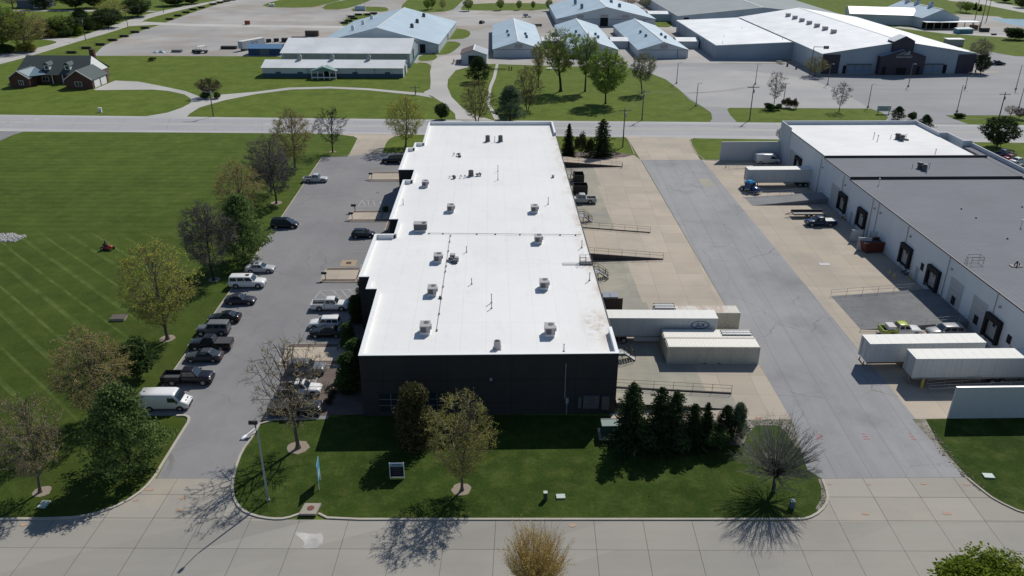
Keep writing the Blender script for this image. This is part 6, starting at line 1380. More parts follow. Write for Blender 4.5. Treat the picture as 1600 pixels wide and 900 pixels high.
proto('bud2', lambda: decid(22, R=3.9, base=.14, limbs=20, tips=420, twigs=6, leaves=2.6, ls=.16, clump=.3, tw=.017), M_bark, M_twigy, L_olive, halfw=3.9)
proto('budy', lambda: decid(23, R=3.7, base=.12, limbs=20, tips=400, twigs=6, leaves=2.4, ls=.16, tw=.018, clump=.3), M_bark, M_twigy, L_bud, halfw=3.8)
proto('lime', lambda: decid(24, R=3.9, base=.14, limbs=20, tips=460, twigs=6, leaves=2.8, ls=.17, clump=.3, tw=.015), M_bark, M_twigy, L_lime, halfw=3.9)
proto('green1', lambda: decid(31, R=3.9, base=.2, limbs=18, tips=600, twigs=7, leaves=3.6, ls=.26, clump=.3, rag=.2, tw=.014), M_barkd, M_twig, L_green, halfw=4.0)
proto('elm', lambda: decid(32, R=3.6, base=.3, limbs=14, tips=420, twigs=7, leaves=2.2, ls=.24, clump=.4, fork=True, tr=.22, vase=True, tw=.014), M_barkd, M_twigy, L_green, halfw=3.5)
proto('slim', lambda: decid(33, R=2.2, base=.25, limbs=12, tips=260, twigs=7, leaves=2.0, ls=.22, clump=.4, fork=True, vase=True, tw=.014), M_barkd, M_twigy, L_olive, halfw=2.2)
proto('blossom', lambda: decid(34, R=3.3, base=.3, limbs=14, tips=400, twigs=7, leaves=2.2, ls=.2, clump=.3), M_barkd, M_twig, L_pale, halfw=3.4)
proto('darktree', lambda: decid(35, R=4.2, base=.1, limbs=18, tips=700, twigs=6, leaves=4.2, ls=.30, clump=.15, rag=.2), M_barkd, M_twigd, L_dark, halfw=4.2)
proto('purple', lambda: decid(36, R=5.5, base=.2, limbs=18, tips=560, twigs=7, leaves=2.2, ls=.22, clump=.2), M_barkd, M_twigd, L_purple, halfw=5.5)
proto('willow', lambda: whips(41, R=5.2, stem=.26, n=150, side=8, tw=.022), M_twigd, M_twigg, L_bud, halfw=5.2)
proto('multi', lambda: decid(42, R=4.3, base=.05, limbs=28, tips=420, twigs=6, multi=4, tw=.024, lean=.06, leaves=.8, ls=.16), M_barkd, M_twigy, L_olive, halfw=4.3)
proto('forsythia', lambda: whips(43, R=5.2, stem=.12, n=170, side=9, leaves=1.9, ls=.13, tw=.014, upright=.7, spread=62), M_twiggold, M_twiggold, L_gold, halfw=5.0)
proto('spruce1', lambda: conifer(51, R=2.9, whorls=30, sparse=1.6, ls=.42, power=.8), M_barkd, M_twigd, L_spruce, halfw=2.5)
proto('spruce2', lambda: conifer(52, R=3.4, whorls=22, droop=.12, power=.62, sparse=1.35, ls=.46), M_barkd, M_twigd, L_spruce, halfw=3.1)
proto('pine1', lambda: pine(61, R=4.2), M_barkd, M_twigd, L_pine, halfw=4.1)
proto('pine2', lambda: pine(62, R=3.6), M_barkd, M_twigd, L_pineb, halfw=3.6)
proto('pinedark', lambda: pine(63, R=4.6), M_barkd, M_twigd, L_spruce, halfw=4.6)
proto('juniper', lambda: shrub(71, R=3.1, H=10, n=9000, ls=.42, shape='column'), M_barkd, M_twigd, L_jun, halfw=3.1)
proto('arbor', lambda: shrub(72, R=2.0, H=10, n=5000, ls=.45, shape='column'), M_barkd, M_twigd, L_dark, halfw=2.0)
proto('shrub1', lambda: shrub(73, R=5, H=10, n=5200, ls=.8, lumps=12), M_barkd, M_twigd, L_dark, halfw=5)
proto('shrubg', lambda: shrub(74, R=5, H=10, n=5000, ls=.75, lumps=12), M_barkd, M_twigd, L_olive, halfw=5)
proto('shrubb', lambda: shrub(75, R=5, H=10, n=3000, ls=.7, lumps=12), M_barkd, M_twig, L_jun, halfw=5)
proto('hedge', lambda: shrub(76, R=5, H=10, n=26000, ls=.42, lumps=34), M_barkd, M_twigd, L_fresh, halfw=5)
def tree(kind, px, py, topy, wpx, lab, cat='tree', name=None, group=None, h=None, w=None, loc=None, rot=None):
    P_ = PROTO[kind]; nm = name or {'shrub1': 'shrub', 'shrubg': 'shrub', 'shrubb': 'shrub', 'hedge': 'hedge_bush', 'juniper': 'juniper_tree', 'arbor': 'columnar_shrub', 'spruce1': 'spruce_tree', 'spruce2': 'spruce_tree', 'pine1': 'pine_tree', 'pine2': 'pine_tree', 'pinedark': 'pine_tree', 'forsythia': 'budding_shrub'}.get(kind, 'tree')
    x, y = loc or G(px, py); hh = h or HT(px, py, topy); ww = w or WD(px, py, wpx) / 2
    # the top of the picture outline is the front shoulder of a wide crown, so take a little off the height
    hh *= (1.0 if h else .97)
    t = thing(nm, lab, cat, (x, y, 0), rot if rot is not None else random.uniform(0, 6.28), group); s = (ww / P_['hw'], ww / P_['hw'], hh / P_['H']); t.scale = s
    if P_['mesh'] is None:
        T, Cn = P_['gen'](); a = T.build('trunk', P_['bark'], t); c = Cn.build('crown', [P_['twig'], P_['leaf']], t); P_['mesh'] = (a.data, c.data)
    else:
        for n_, me in zip(('trunk', 'crown'), P_['mesh']): o = bpy.data.objects.new(n_, me); COL.objects.link(o); o.parent = t
    return t
def mulch_ring(px, py, r, lab):
    x, y = G(px, py); r *= .82; m = MB(); rng = random.Random(int(px)); pts = [(r * rng.uniform(.9, 1.1) * cos(a), r * rng.uniform(.9, 1.1) * sin(a)) for a in [i * pi / 9 for i in range(18)]]
    m.poly([(*p, .02) for p in pts]); o = m.build('tree_ring', MATS.get('mulch_pale') or paint('mulch_pale', (.26, .215, .165), .95, var=.45, scale=6), loc=(x, y, 0)); struct(o)
T = tree
T('bud1', 63, 769, 612, 112, 'large brown budding tree at the lower left edge with a mulch ring'); mulch_ring(66, 768, 1.1, '')
T('budy', 157, 655, 513, 128, 'round olive budding tree left of the white van'); 
T('pine1', 205, 735, 602, 124, 'broad soft green pine overlapping the white van', 'pine tree')
T('shrub1', 216, 594, 524, 66, 'dark round evergreen bush in the grass opposite the black open pickup', 'bush')
T('lime', 262, 530, 371, 122, 'yellow green leafing tree with a mulch ring beside the west kerb'); mulch_ring(262, 529, 1.3, '')
T('bare2', 334, 438, 314, 90, 'dark bare brown tree with a mulch ring beside the silver sedan'); mulch_ring(335, 437, 1.2, '')
T('pine1', 383, 408, 304, 84, 'dark green pine between the bare brown tree and the yellow tree', 'pine tree')
T('budy', 378, 345, 250, 84, 'golden budding tree standing behind the dark green pine')
T('bare1', 424, 300, 208, 72, 'grey leafless tree left of the silver pickup')
T('bare2', 432, 318, 236, 70, 'dark low bushy tree with pale mulch ring near the silver pickup'); mulch_ring(432, 317, 1.4, '')
T('budy', 461, 262, 168, 72, 'golden brown budding tree nearest the county road on the west side')
T('bare3', 520, 238, 165, 56, 'bare tree on the grass point left of the north driveway'); mulch_ring(520, 237, 1.0, '')
T('lime', 634, 229, 146, 68, 'yellow green round tree right of the north driveway')
T('sparse', 466, 700, 527, 150, 'sparse budding tree in front of the parked black pickup, with mulch ring'); mulch_ring(466, 699, 1.5, '')
T('bud2', 722, 766, 610, 112, 'olive budding tree in the middle of the front lawn, with mulch ring'); mulch_ring(721, 765, 1.25, '')
T('juniper', 647, 695, 600, 62, 'dense brown green juniper against the charcoal front wall', 'juniper')
T('willow', 1208, 768, 648, 142, 'leafless spreading bush tree at the east end of the front lawn')
T('forsythia', 832, 985, 828, 150, 'golden budding shrub at the bottom edge of the picture', 'shrub', h=8.9, w=3.8, loc=(2.1, 52.0))
T('hedge', 1545, 960, 862, 150, 'bright green dense bush at the lower right corner', 'bush', h=5.2, w=4.7, loc=(40.0, 51.3))
gC = 'dark conifers in a row at the front right of the central warehouse'
for kind, px, py, ty, w, lab in (('spruce2', 984, 693, 594, 78, 'tall spruce first from the left in the front row'), ('spruce2', 1027, 694, 601, 64, 'tall spruce second from the left in the front row'), ('spruce2', 1050, 696, 606, 66, 'tall spruce third from the left in the front row'), ('spruce2', 1080, 698, 628, 54, 'slender spruce in the middle of the front row'),
                            ('spruce1', 1100, 694, 626, 38, 'thin lighter spruce right of the slender one'), ('pinedark', 1130, 692, 634, 42, 'short dark pine second from the right in the front row'), ('pine2', 1150, 688, 630, 38, 'short greener pine at the right end of the front row')):
    T(kind, px, py, ty, w, lab, 'conifer', group=gC)
T('shrub1', 1062, 702, 668, 50, 'low dark juniper bush under the slender spruce', 'bush'); T('shrub1', 1112, 699, 664, 56, 'low dark juniper bush near the right end of the conifer row', 'bush'); T('shrub1', 1008, 700, 662, 52, 'low dark bush between the two tallest spruces', 'bush')
# arborvitae in the shade along the west wall
gA = 'columnar shrubs against the west wall'
for a, b, h_, w_, lab in ((-20.2, 5.6, 5.2, 1.5, 'columnar shrub nearest the front corner of the west wall'), (-19.9, 9.4, 5.0, 1.45, 'second columnar shrub from the front corner of the west wall'), (-22.1, 17, 3.5, 1.2, 'columnar shrub at the first step of the west wall'), (-22.0, 24.5, 4.0, 1.3, 'columnar shrub beside the white pickup'), (-21.9, 31, 3.6, 1.2, 'columnar shrub between the white pickup and the third walkway')):
    T('arbor', 0, 0, 0, 0, lab, 'shrub', h=h_, w=w_, loc=S(a, b), group=gA)
gB = 'low red barberry bushes in the mulch strip'
for i in range(7):
    q = S(-21.9 - .05 * i, 9.6 - i * 1.15); T('shrubb', 0, 0, 0, 0, ('back', 'second', 'third', 'middle', 'fifth', 'sixth', 'front')[i] + ' low reddish bush of the row in the mulch strip beside the shaded wall', 'bush', h=.7, w=.5, loc=q, group=gB)
for a, b, lab in ((-21.8, 40.2, 'small green bush at the foot of the wall beside the blue hatchback'), (-22.3, 42.6, 'small dark bush beside the blue hatchback'), (-23.4, 71.4, 'small green bush at the far entrance walkway')):
    T('shrub1', 0, 0, 0, 0, lab, 'bush', h=1.3, w=.7, loc=S(a, b))
T('spruce1', 888, 244, 191, 26, 'thin dark spruce at the back right corner of the central warehouse', 'spruce'); T('spruce2', 940, 245, 183, 42, 'broad dark spruce beside the utility pole at the back right', 'spruce'); T('shrubb', 908, 244, 205, 24, 'thin brownish bush between the two back spruces', 'bush'); T('shrubb', 922, 244, 214, 18, 'small brownish bush left of the broad spruce', 'bush')
# across the road
T('shrub1', 690, 187, 159, 29, 'dark round clipped bush beside the barn drive', 'bush'); T('multi', 745, 190, 122, 58, 'bare many stemmed tree beside the road, in front of the dark pine'); T('pinedark', 748, 128, 88, 44, 'dark pine in front of the small shed', 'pine tree')
T('pine2', 797, 190, 134, 54, 'grey green pine at the roadside left of the tall elms', 'pine tree'); T('multi', 824, 172, 100, 48, 'thin olive bare tree behind the grey green pine'); T('slim', 841, 137, 62, 26, 'slender tree left of the tall forked elm')
T('elm', 876, 143, 42, 72, 'tall forked elm with thin new leaves, in front of the barns'); T('elm', 914, 143, 50, 46, 'tall elm right of the forked one'); T('green1', 946, 162, 74, 66, 'full bright green tree, the leafiest before the barns'); T('blossom', 1003, 146, 80, 42, 'pale blossoming tree at the right of the grove')
T('bare3', 1209, 166, 109, 32, 'bare dark tree at the roadside, left of two'); T('bare3', 1311, 174, 126, 32, 'bare dark tree at the roadside, right of two'); 
T('shrubb', 1229, 168, 152, 20, 'left low brown bush by the bare roadside tree', 'bush'); T('shrubb', 1240, 170, 153, 14, 'right low brown bush by the bare roadside tree', 'bush'); T('shrub1', 1203, 172, 161, 22, 'low dark bush at the foot of the left bare roadside tree', 'bush'); T('shrub1', 1216, 172, 162, 14, 'small dark bush between the bare roadside tree and the brown bushes', 'bush')
T('bud2', 1273, 119, 87, 40, 'round olive tree at the left corner of the exhibition hall'); T('pinedark', 1402, 187, 166, 24, 'dark leaning juniper by the pale sign', 'juniper'); T('shrub1', 1424, 188, 174, 20, 'dark round bush right of the pale sign', 'bush'); T('pinedark', 1444, 203, 179, 26, 'dark juniper at the corner of the county road drive', 'juniper')
T('darktree', 1557, 230, 181, 58, 'large dark leafy tree beyond the right warehouse roof'); T('bud1', 1578, 182, 164, 24, 'grey bush at the roadside at far right', 'bush'); T('purple', 1592, 186, 168, 22, 'dark red small tree at the right edge'); T('shrub1', 1498, 184, 176, 20, 'low clipped dark hedge at the mouth of the exhibition lot', 'hedge')
T('purple', 1220, 222, 199, 18, 'small red leaved bush at the corner of the eastern warehouse', 'bush'); T('blossom', 1524, 112, 58, 38, 'feathery green tree right of the exhibition hall'); T('darktree', 1532, 115, 84, 26, 'dark small tree at the right corner of the exhibition hall'); T('shrub1', 1585, 62, 42, 40, 'dense dark bushes beside the pond at the right edge', 'bush')
T('purple', 329, 152, 121, 42, 'wide purple brown leafless tree beside the curved driveway'); T('shrub1', 322, 154, 143, 20, 'dark bush under the purple brown tree, left', 'bush'); T('shrub1', 340, 154, 144, 16, 'dark bush under the purple brown tree, right', 'bush'); T('shrubb', 238, 95, 89, 14, 'small brown bush at the edge of the gravel yard', 'bush')
# ------------------------------------------------------------------ far side of the county road
M_lb = metalroof('roof_pale_blue', (.40, .50, .56), .9, 1, .08); M_lbd = metalroof('roof_blue_shade', (.30, .38, .46), .9, 1, .08); M_wr = metalroof('roof_white_metal', (.70, .71, .70), .9, 0, .06); M_wr2 = metalroof('roof_white_metal_across', (.72, .725, .71), 1.2, 1, .05)
M_wlb = metalroof('siding_pale_blue', (.42, .48, .52), .6, 0, .14, .6); M_wgr = metalroof('siding_grey_blue', (.36, .42, .45), .6, 0, .14, .6); M_wwh = metalroof('siding_white', (.52, .55, .57), .6, 0, .12, .6); M_wwy = metalroof('siding_white_side', (.5, .53, .56), .6, 1, .14, .6)
M_wdb = paint('wainscot_navy', (.045, .085, .13), .6); M_teal = paint('wainscot_teal', (.06, .16, .17), .6); M_open = paint('door_opening', (.010, .010, .012), .9); M_purp = paint('panel_aubergine', (.045, .038, .055), .7, var=.1)
def barn(name, lab, x0, y0, w, d, he, hr, wall, roof, rot=0, axis='y', cat='barn', over=.4, sidewall=None, group=None, wains=None, capc=None):
    """x0,y0 front-left corner; gable ridge along y (axis 'y') or along x"""
    t = thing(name, lab, cat, (x0, y0, 0), rot, group); sidewall = sidewall or wall
    m = MB()
    if axis == 'y':
        k = m.add([(0, 0, 0), (w, 0, 0), (w, 0, he), (w / 2, 0, hr), (0, 0, he), (0, d, 0), (w, d, 0), (w, d, he), (w / 2, d, hr), (0, d, he)])
        m.face([k, k + 1, k + 2, k + 3, k + 4]); m.face([k + 9, k + 8, k + 7, k + 6, k + 5]); m.cur = 1; m.face([k + 1, k + 6, k + 7, k + 2]); m.face([k + 5, k, k + 4, k + 9]); m.build('wall', [wall, sidewall], t)
        for sg in (0, 1):
            m = MB(); s = (hr - he) / (w / 2); xe = -over if sg == 0 else w + over; ze = he - over * s; th = .12
            q = [(xe, -over, ze), (w / 2, -over, hr), (w / 2, d + over, hr), (xe, d + over, ze)]; k = m.add([(a, b, c + .02) for a, b, c in q] + [(a, b, c + th) for a, b, c in q])
            for f in ((0, 1, 2, 3), (4, 5, 6, 7), (0, 1, 5, 4), (1, 2, 6, 5), (2, 3, 7, 6), (3, 0, 4, 7)): m.face([k + i for i in f])
            m.build('roof', roof, t)
        m = MB(); m.beam((w / 2, -over, hr + .16), (w / 2, d + over, hr + .16), .6, .1); m.build('ridge_cap', capc or M_white, t)
    else:
        k = m.add([(0, 0, 0), (0, d, 0), (0, d, he), (0, d / 2, hr), (0, 0, he), (w, 0, 0), (w, d, 0), (w, d, he), (w, d / 2, hr), (w, 0, he)])
        m.face([k + 4, k + 3, k + 2, k + 1, k]); m.face([k + 5, k + 6, k + 7, k + 8, k + 9]); m.cur = 1; m.face([k, k + 5, k + 9, k + 4]); m.face([k + 1, k + 6, k + 7, k + 2]); m.build('wall', [sidewall, wall], t)
        for sg in (0, 1):
            m = MB(); s = (hr - he) / (d / 2); ye = -over if sg == 0 else d + over; ze = he - over * s; th = .12
            q = [(-over, ye, ze), (w + over, ye, ze), (w + over, d / 2, hr), (-over, d / 2, hr)]; k = m.add([(a, b, c + .02) for a, b, c in q] + [(a, b, c + th) for a, b, c in q])
            for f in ((0, 1, 2, 3), (4, 5, 6, 7), (0, 1, 5, 4), (1, 2, 6, 5), (2, 3, 7, 6), (3, 0, 4, 7)): m.face([k + i for i in f])
            m.build('roof', roof, t)
    if wains:
        m = MB(); m.box(-.02, w + .02, -.04, -.004, 0, wains[1]); m.build('wainscot', wains[0], t)
    return t
def facebox(t, nm, x0, x1, z0, z1, mat, y=-.06, th=.05, right=None):
    m = MB()
    if right is None: m.box(x0, x1, y - th, y, z0, z1)
    else: m.box(right + .01, right + .08, x0, x1, z0, z1)
    return m.build(nm, mat, t)
def roofvent(t, x, y, z, s=1.0, mat=None, nm='roof_vent'):
    m = MB(); m.box(x - .45 * s, x + .45 * s, y - .45 * s, y + .45 * s, z - .6, z + .7 * s); m.tube((x, y, z + .7 * s), (x, y, z + 1.2 * s), .65 * s, .3 * s, 8); m.build(nm, mat or M_galv, t)
# long low hall with porch
t = barn('low_hall', 'long low white roofed hall with navy wainscot and a green roofed porch', -88.3, 291.8, 49.6, 12.2, 3.4, 5.1, M_wwh, M_wr, .0, 'x', 'hall', wains=(M_wdb, 1.4))
for px in (435, 469, 554.5, 605): x = (px - 800) * 288 / FPX + 88.3; f = facebox(t, 'window', x - .9, x + .9, 1.0, 2.0, M_wdb); 
for i, px in enumerate((466.5, 517.5, 574.5)): x = (px - 800) * 290 / FPX + 88.3; roofvent(t, x, 6.1, 5.4, 1.3)
for x in (16, 33, 39.5): facebox(t, 'wall_trim', x, x + .12, 0, 3.4, M_wdb)
facebox(t, 'side_door', 4.2, 7.0, .05, 3.3, M_open, right=49.6)
# porch
xp = 88.3 + (506 - 800) * 285 / FPX; m = MB(); k = m.add([(xp - 4.6, -3.8, 2.9), (xp + 4.6, -3.8, 2.9), (xp + 4.6, .0, 2.9), (xp - 4.6, 0, 2.9), (xp, -3.6, 4.3), (xp, 1.5, 4.3)])
for f in ((0, 1, 4), (1, 2, 5, 4), (2, 3, 5), (3, 0, 4, 5), (0, 3, 2, 1)): m.face([k + i for i in f])
m.build('porch_roof', paint('porch_green', (.14, .24, .21), .6), t); m = MB(); m.beam((xp, -3.6, 4.34), (xp, 1.5, 4.34), .3, .08); m.build('ridge_cap', M_white, t)
for X_ in (-4.2, -2.1, 0, 2.1, 4.2): m = MB(); m.box(xp + X_ - .12, xp + X_ + .12, -3.7, -3.46, 0, 2.88); m.build('post', M_white, t)
m = MB(); m.box(xp - 4.3, xp + 4.3, -3.55, -3.5, .5, .9); m.build('railing', M_white, t); m = MB(); m.box(xp - 1, xp + 1, -.1, -.045, .05, 2.4); m.build('door', M_open, t)
# white roofed barn behind it
t = barn('machine_barn', 'long white roofed barn behind the low hall, with an open end door', -86.6, 312.0, 48.0, 28.5, 5.2, 8.6, M_wgr, M_wr, -.0, 'x', 'barn')
facebox(t, 'side_door', 9.5, 13.2, .05, 5.0, M_open, right=48.0); facebox(t, 'wainscot', 0, 28.5, 0, 1.5, M_teal, right=48.02); facebox(t, 'translucent_band', 1, 47, 3.2, 5.0, paint('clear_panel', (.20, .24, .22), .5, var=.3, scale=.3))
for k_ in range(7): facebox(t, 'wall_trim', .1 + k_ * 7.9, .25 + k_ * 7.9, 0, 5.15, M_wgr, y=-.115)
# big pale blue arena
t = barn('livestock_arena', 'very large pale blue gabled barn behind the white roofed barn', -80.6, 347.0, 50.0, 73.0, 3.6, 9.9, M_wlb, M_lb, -.035, 'y', 'barn', sidewall=M_wwy)
for px, py in ((565, 42), (579.5, 33), (595.5, 22)): roofvent(t, 25 - (14 if py > 40 else 13), {42: 18, 33: 35, 22: 55}[py], 6.8, 1.5, M_white)
for xx, yy in ((36, 22), (36, 38), (36, 60)): roofvent(t, xx, yy, 7.2, 1.5, M_rtud)
facebox(t, 'barn_door', 42.3, 44.5, .05, 3.6, M_open); facebox(t, 'barn_door', 44.8, 49, .1, 3.3, M_wwh); facebox(t, 'side_door', 34, 37, .05, 2.8, M_open, right=50.0)
# small shed
t = barn('storage_shed', 'small white shed with rusty brown left roof half and an open black door', -19.9, 320.2, 9.8, 12.5, 3.6, 5.2, M_wwh, metalroof('roof_shed_grey', (.33, .35, .38), .8, 1), 0, 'y', 'shed')
m = MB(); k = m.add([(-.42, -.42, 3.62), (4.6, -.42, 5.3), (4.6, 12.9, 5.3), (-.42, 12.9, 3.62)]); 
for q in range(4): m.v[k + q] = (m.v[k + q][0], m.v[k + q][1], m.v[k + q][2] + .03)
m.face([k, k + 1, k + 2, k + 3]); m.build('rusty_sheet', paint('roof_rust_brown', (.13, .09, .08), .8, var=.3), t); facebox(t, 'door', 2.8, 6.9, .05, 3.2, M_open)
# three linked cattle barns and corridors
cb = []
for i, (xc, lab) in enumerate(((2.2, 'left one of the three pale blue cattle barns, behind the slender tree'), (32.2, 'middle one of the three pale blue cattle barns, hidden by the elms'), (60.4, 'right one of the three pale blue cattle barns, beside the exhibition hall'))):
    t = barn('cattle_barn', lab, xc - 10, 335.2, 20, 74, 3.2, 6.2, M_wwh, M_lb, .025, 'y', 'barn', sidewall=M_wwy, group='three linked cattle barns')
    facebox(t, 'louvre', 8.6, 11.6, 3.7, 5.2, M_rtu); facebox(t, 'wall_trim', 0, 20, 3.12, 3.25, M_rtud); facebox(t, 'wall_trim', 15.6, 15.8, .1, 3.1, M_rtud)
    for xx, yy in ((14, 18), (6.5, 22), (13.8, 26), (6.2, 34)): roofvent(t, xx, yy, 5.0, 1.1, paint('vent_blue_grey', (.16, .22, .28), .5))
for x0, x1, lab in ((12.4, 21.4, 'white roofed passage between the left and middle cattle barns'), (42.0, 49.4, 'white roofed passage between the middle and right cattle barns'), (70.2, 79.5, 'white roofed passage between the right cattle barn and the exhibition hall'), (-7.5 + 84, 84.1, '')):
    if not lab: continue
    t = barn('passage', lab, x0, 359.5, x1 - x0, 11, 3.0, 3.9, M_wwh, M_wr2, .0, 'x', 'passage', over=.15)
# back barn and back hall
t = barn('show_barn', 'wide pale blue barn behind the cattle barns with a dark centre door', 22.3, 431, 50, 66, 3.5, 9.2, M_wwh, M_lb, .02, 'y', 'barn', sidewall=M_wwy)
facebox(t, 'barn_door', 22, 26, .05, 4.2, M_open); facebox(t, 'wall_trim', 22, 26, 4.6, 5.6, M_rtu); facebox(t, 'louvre', 10, 13.5, 4.0, 5.4, M_rtu); facebox(t, 'louvre', 33, 36.5, 4.0, 5.4, M_rtu); facebox(t, 'door', 43.8, 45, .05, 2.6, M_open); facebox(t, 'wall_trim', 0, 50, 3.3, 3.45, M_rtud)
for xx, yy in ((14, 16), (12.5, 38), (34, 18), (32, 36), (33, 54)): roofvent(t, xx, yy, 7.3, 1.6, paint('vent_blue_grey', (.16, .22, .28), .5))
t = barn('passage', 'pale blue passage between the show barn and the big grey roofed hall', 72.0, 452, 15, 12, 3.6, 4.5, M_wlb, M_wr2, .0, 'x', 'passage', over=.1)
t = barn('grey_hall', 'huge hall with patchy grey roof behind the white exhibition hall', 84.0, 433, 86, 120, 4.8, 9.0, M_wlb, greyroof('roof_patchy_grey', (.30, .33, .33), False), .02, 'y', 'hall', sidewall=M_wwy)
facebox(t, 'vent_opening', 3, 5.6, 2.4, 4.2, M_open)
for xx in (42, 45.5, 49): roofvent(t, xx, 52 + (xx - 42), 9.0, 1.5, M_rtud)
# exhibition hall and its annex
M_hallroof = metalroof('hall_roof_white', (.78, .785, .77), 1.2, 1, .03); M_hallwall = metalroof('hall_wall_blue_grey', (.30, .36, .42), .7, 0, .08, .6)
t = thing('exhibition_annex', 'white roofed annex joined to the left side of the exhibition hall', 'annex', (80.8, 332.8, 0), .02)
m = MB(); k = m.add([(0, 0, 0), (31.5, 0, 0), (31.5, 78, 0), (0, 78, 0), (0, 0, 5.3), (31.5, 0, 6.6), (31.5, 78, 6.6), (0, 78, 5.3)])
for f in ((0, 1, 5, 4), (1, 2, 6, 5), (2, 3, 7, 6), (3, 0, 4, 7)): m.face([k + i for i in f])
m.build('wall', M_wwy if False else M_hallwall, t)
m = MB(); k = m.add([(-.3, -.3, 5.3), (31.5, -.3, 6.62), (31.5, 78.3, 6.62), (-.3, 78.3, 5.3), (-.3, -.3, 5.55), (31.5, -.3, 6.87), (31.5, 78.3, 6.87), (-.3, 78.3, 5.55)])
for f in ((0, 1, 5, 4), (1, 2, 6, 5), (2, 3, 7, 6), (3, 0, 4, 7), (4, 5, 6, 7), (0, 3, 2, 1)): m.face([k + i for i in f])
m.build('roof', M_hallroof, t)
for i in range(20): m = MB(); m.box(-.14, -.01, 2 + i * 3.8, 2.3 + i * 3.8, .1, 5.2); m.build('wall_rib', M_rtu, t)
for xx, yy in ((3, 3), (21, 40), (28, 6), (8, 20)): m = MB(); zz = 5.5 + xx * .042; m.tube((xx, yy, zz), (xx, yy, zz + 1), .08, n=5); m.build('vent_pipe', M_rtu, t)
t = barn('exhibition_hall', 'great white roofed exhibition hall with dark gabled entrance', 112.4, 302.5, 56.4, 107, 7.2, 11.4, M_hallwall, M_hallroof, .03, 'y', 'hall', sidewall=M_wwy, over=.6)
for i in range(7): yy = 34 + i * 9.0; m = MB(); xx = 16.5 ; zz = 7.2 + xx * .149 + .1; m.box(xx - .9, xx + .9, yy - .9, yy + .9, zz - .3, zz + 1.4); m.build('rooftop_vent', M_rtu, t)
facebox(t, 'corner_panel', 0, 6.4, 0, 6.9, M_purp); facebox(t, 'corner_panel', 49.8, 56.4, 0, 6.9, M_purp)
facebox(t, 'window_band', 9.5, 18, .4, 3.2, paint('window_blue', (.16, .24, .34), .3)); facebox(t, 'window_band', 37.8, 44.5, .4, 3.2, MATS['window_blue']); facebox(t, 'door', 8.0, 9.2, .1, 3.0, M_open); facebox(t, 'door', 45, 46.4, .1, 3.2, M_open)
for x in (9.4, 12.2, 15, 18, 37.7, 41, 44.5): facebox(t, 'canopy_post', x, x + .12, 0, 3.4, M_rtud, y=-.8)
facebox(t, 'canopy', 9.2, 18.3, 3.4, 3.55, M_rtud, y=-.1, th=1.0); facebox(t, 'canopy', 37.5, 44.8, 3.4, 3.55, M_rtud, y=-.1, th=1.0)
def gabled(t, nm, x0, x1, y0, y1, he, hr, mat, rmat):
    m = MB(); xc = (x0 + x1) / 2; k = m.add([(x0, y0, 0), (x1, y0, 0), (x1, y0, he), (xc, y0, hr), (x0, y0, he), (x0, y1, 0), (x1, y1, 0), (x1, y1, he), (xc, y1, hr), (x0, y1, he)])
    m.face([k, k + 1, k + 2, k + 3, k + 4]); m.face([k + 9, k + 8, k + 7, k + 6, k + 5]); m.face([k + 1, k + 6, k + 7, k + 2]); m.face([k + 5, k, k + 4, k + 9]); w = m.build(nm, mat, t)
    m = MB(); k = m.add([(x0 - .3, y0 - .3, he), (xc, y0 - .3, hr + .12), (xc, y1, hr + .12), (x0 - .3, y1, he), (x1 + .3, y0 - .3, he), (x1 + .3, y1, he)]); m.face((k, k + 1, k + 2, k + 3)); m.face((k + 1, k + 4, k + 5, k + 2)); m.build('roof', rmat, w)
gabled(t, 'entrance_block', 20.2, 36.6, -2.6, 1.0, 6.6, 8.9, M_purp, M_lbd); gabled(t, 'entrance_tower', 24.6, 32.2, -1.2, 4, 11.6, 13.4, M_purp, M_wr)
facebox(t, 'door', 21.4, 22.6, .1, 3.0, M_open, y=-2.66); facebox(t, 'door', 26.6, 30.2, .1, 2.6, M_open, y=-2.66); facebox(t, 'door', 34, 35.2, .1, 3.0, M_open, y=-2.66)
# emblem: swept hill shapes and a line of lettering
M_emb = paint('emblem_silver', (.22, .24, .27), .4); m = MB(); y_ = -2.72
m.poly([(25.6, y_, 7.0), (27.6, y_, 7.9), (29.2, y_, 8.4), (28.6, y_, 7.9), (27.2, y_, 7.3)]); m.poly([(27.8, y_, 7.1), (29.4, y_, 7.9), (30.1, y_, 8.7), (30.6, y_, 8.2), (30.2, y_, 7.5), (31.3, y_, 7.0), (29.8, y_, 7.2)]); m.box(25.4, 31.6, y_ - .02, y_, 6.55, 6.75); m.box(25.6, 28.4, y_ - .02, y_, 6.1, 6.35); m.box(28.7, 31.4, y_ - .02, y_, 6.1, 6.35); m.build('emblem', M_emb, t)
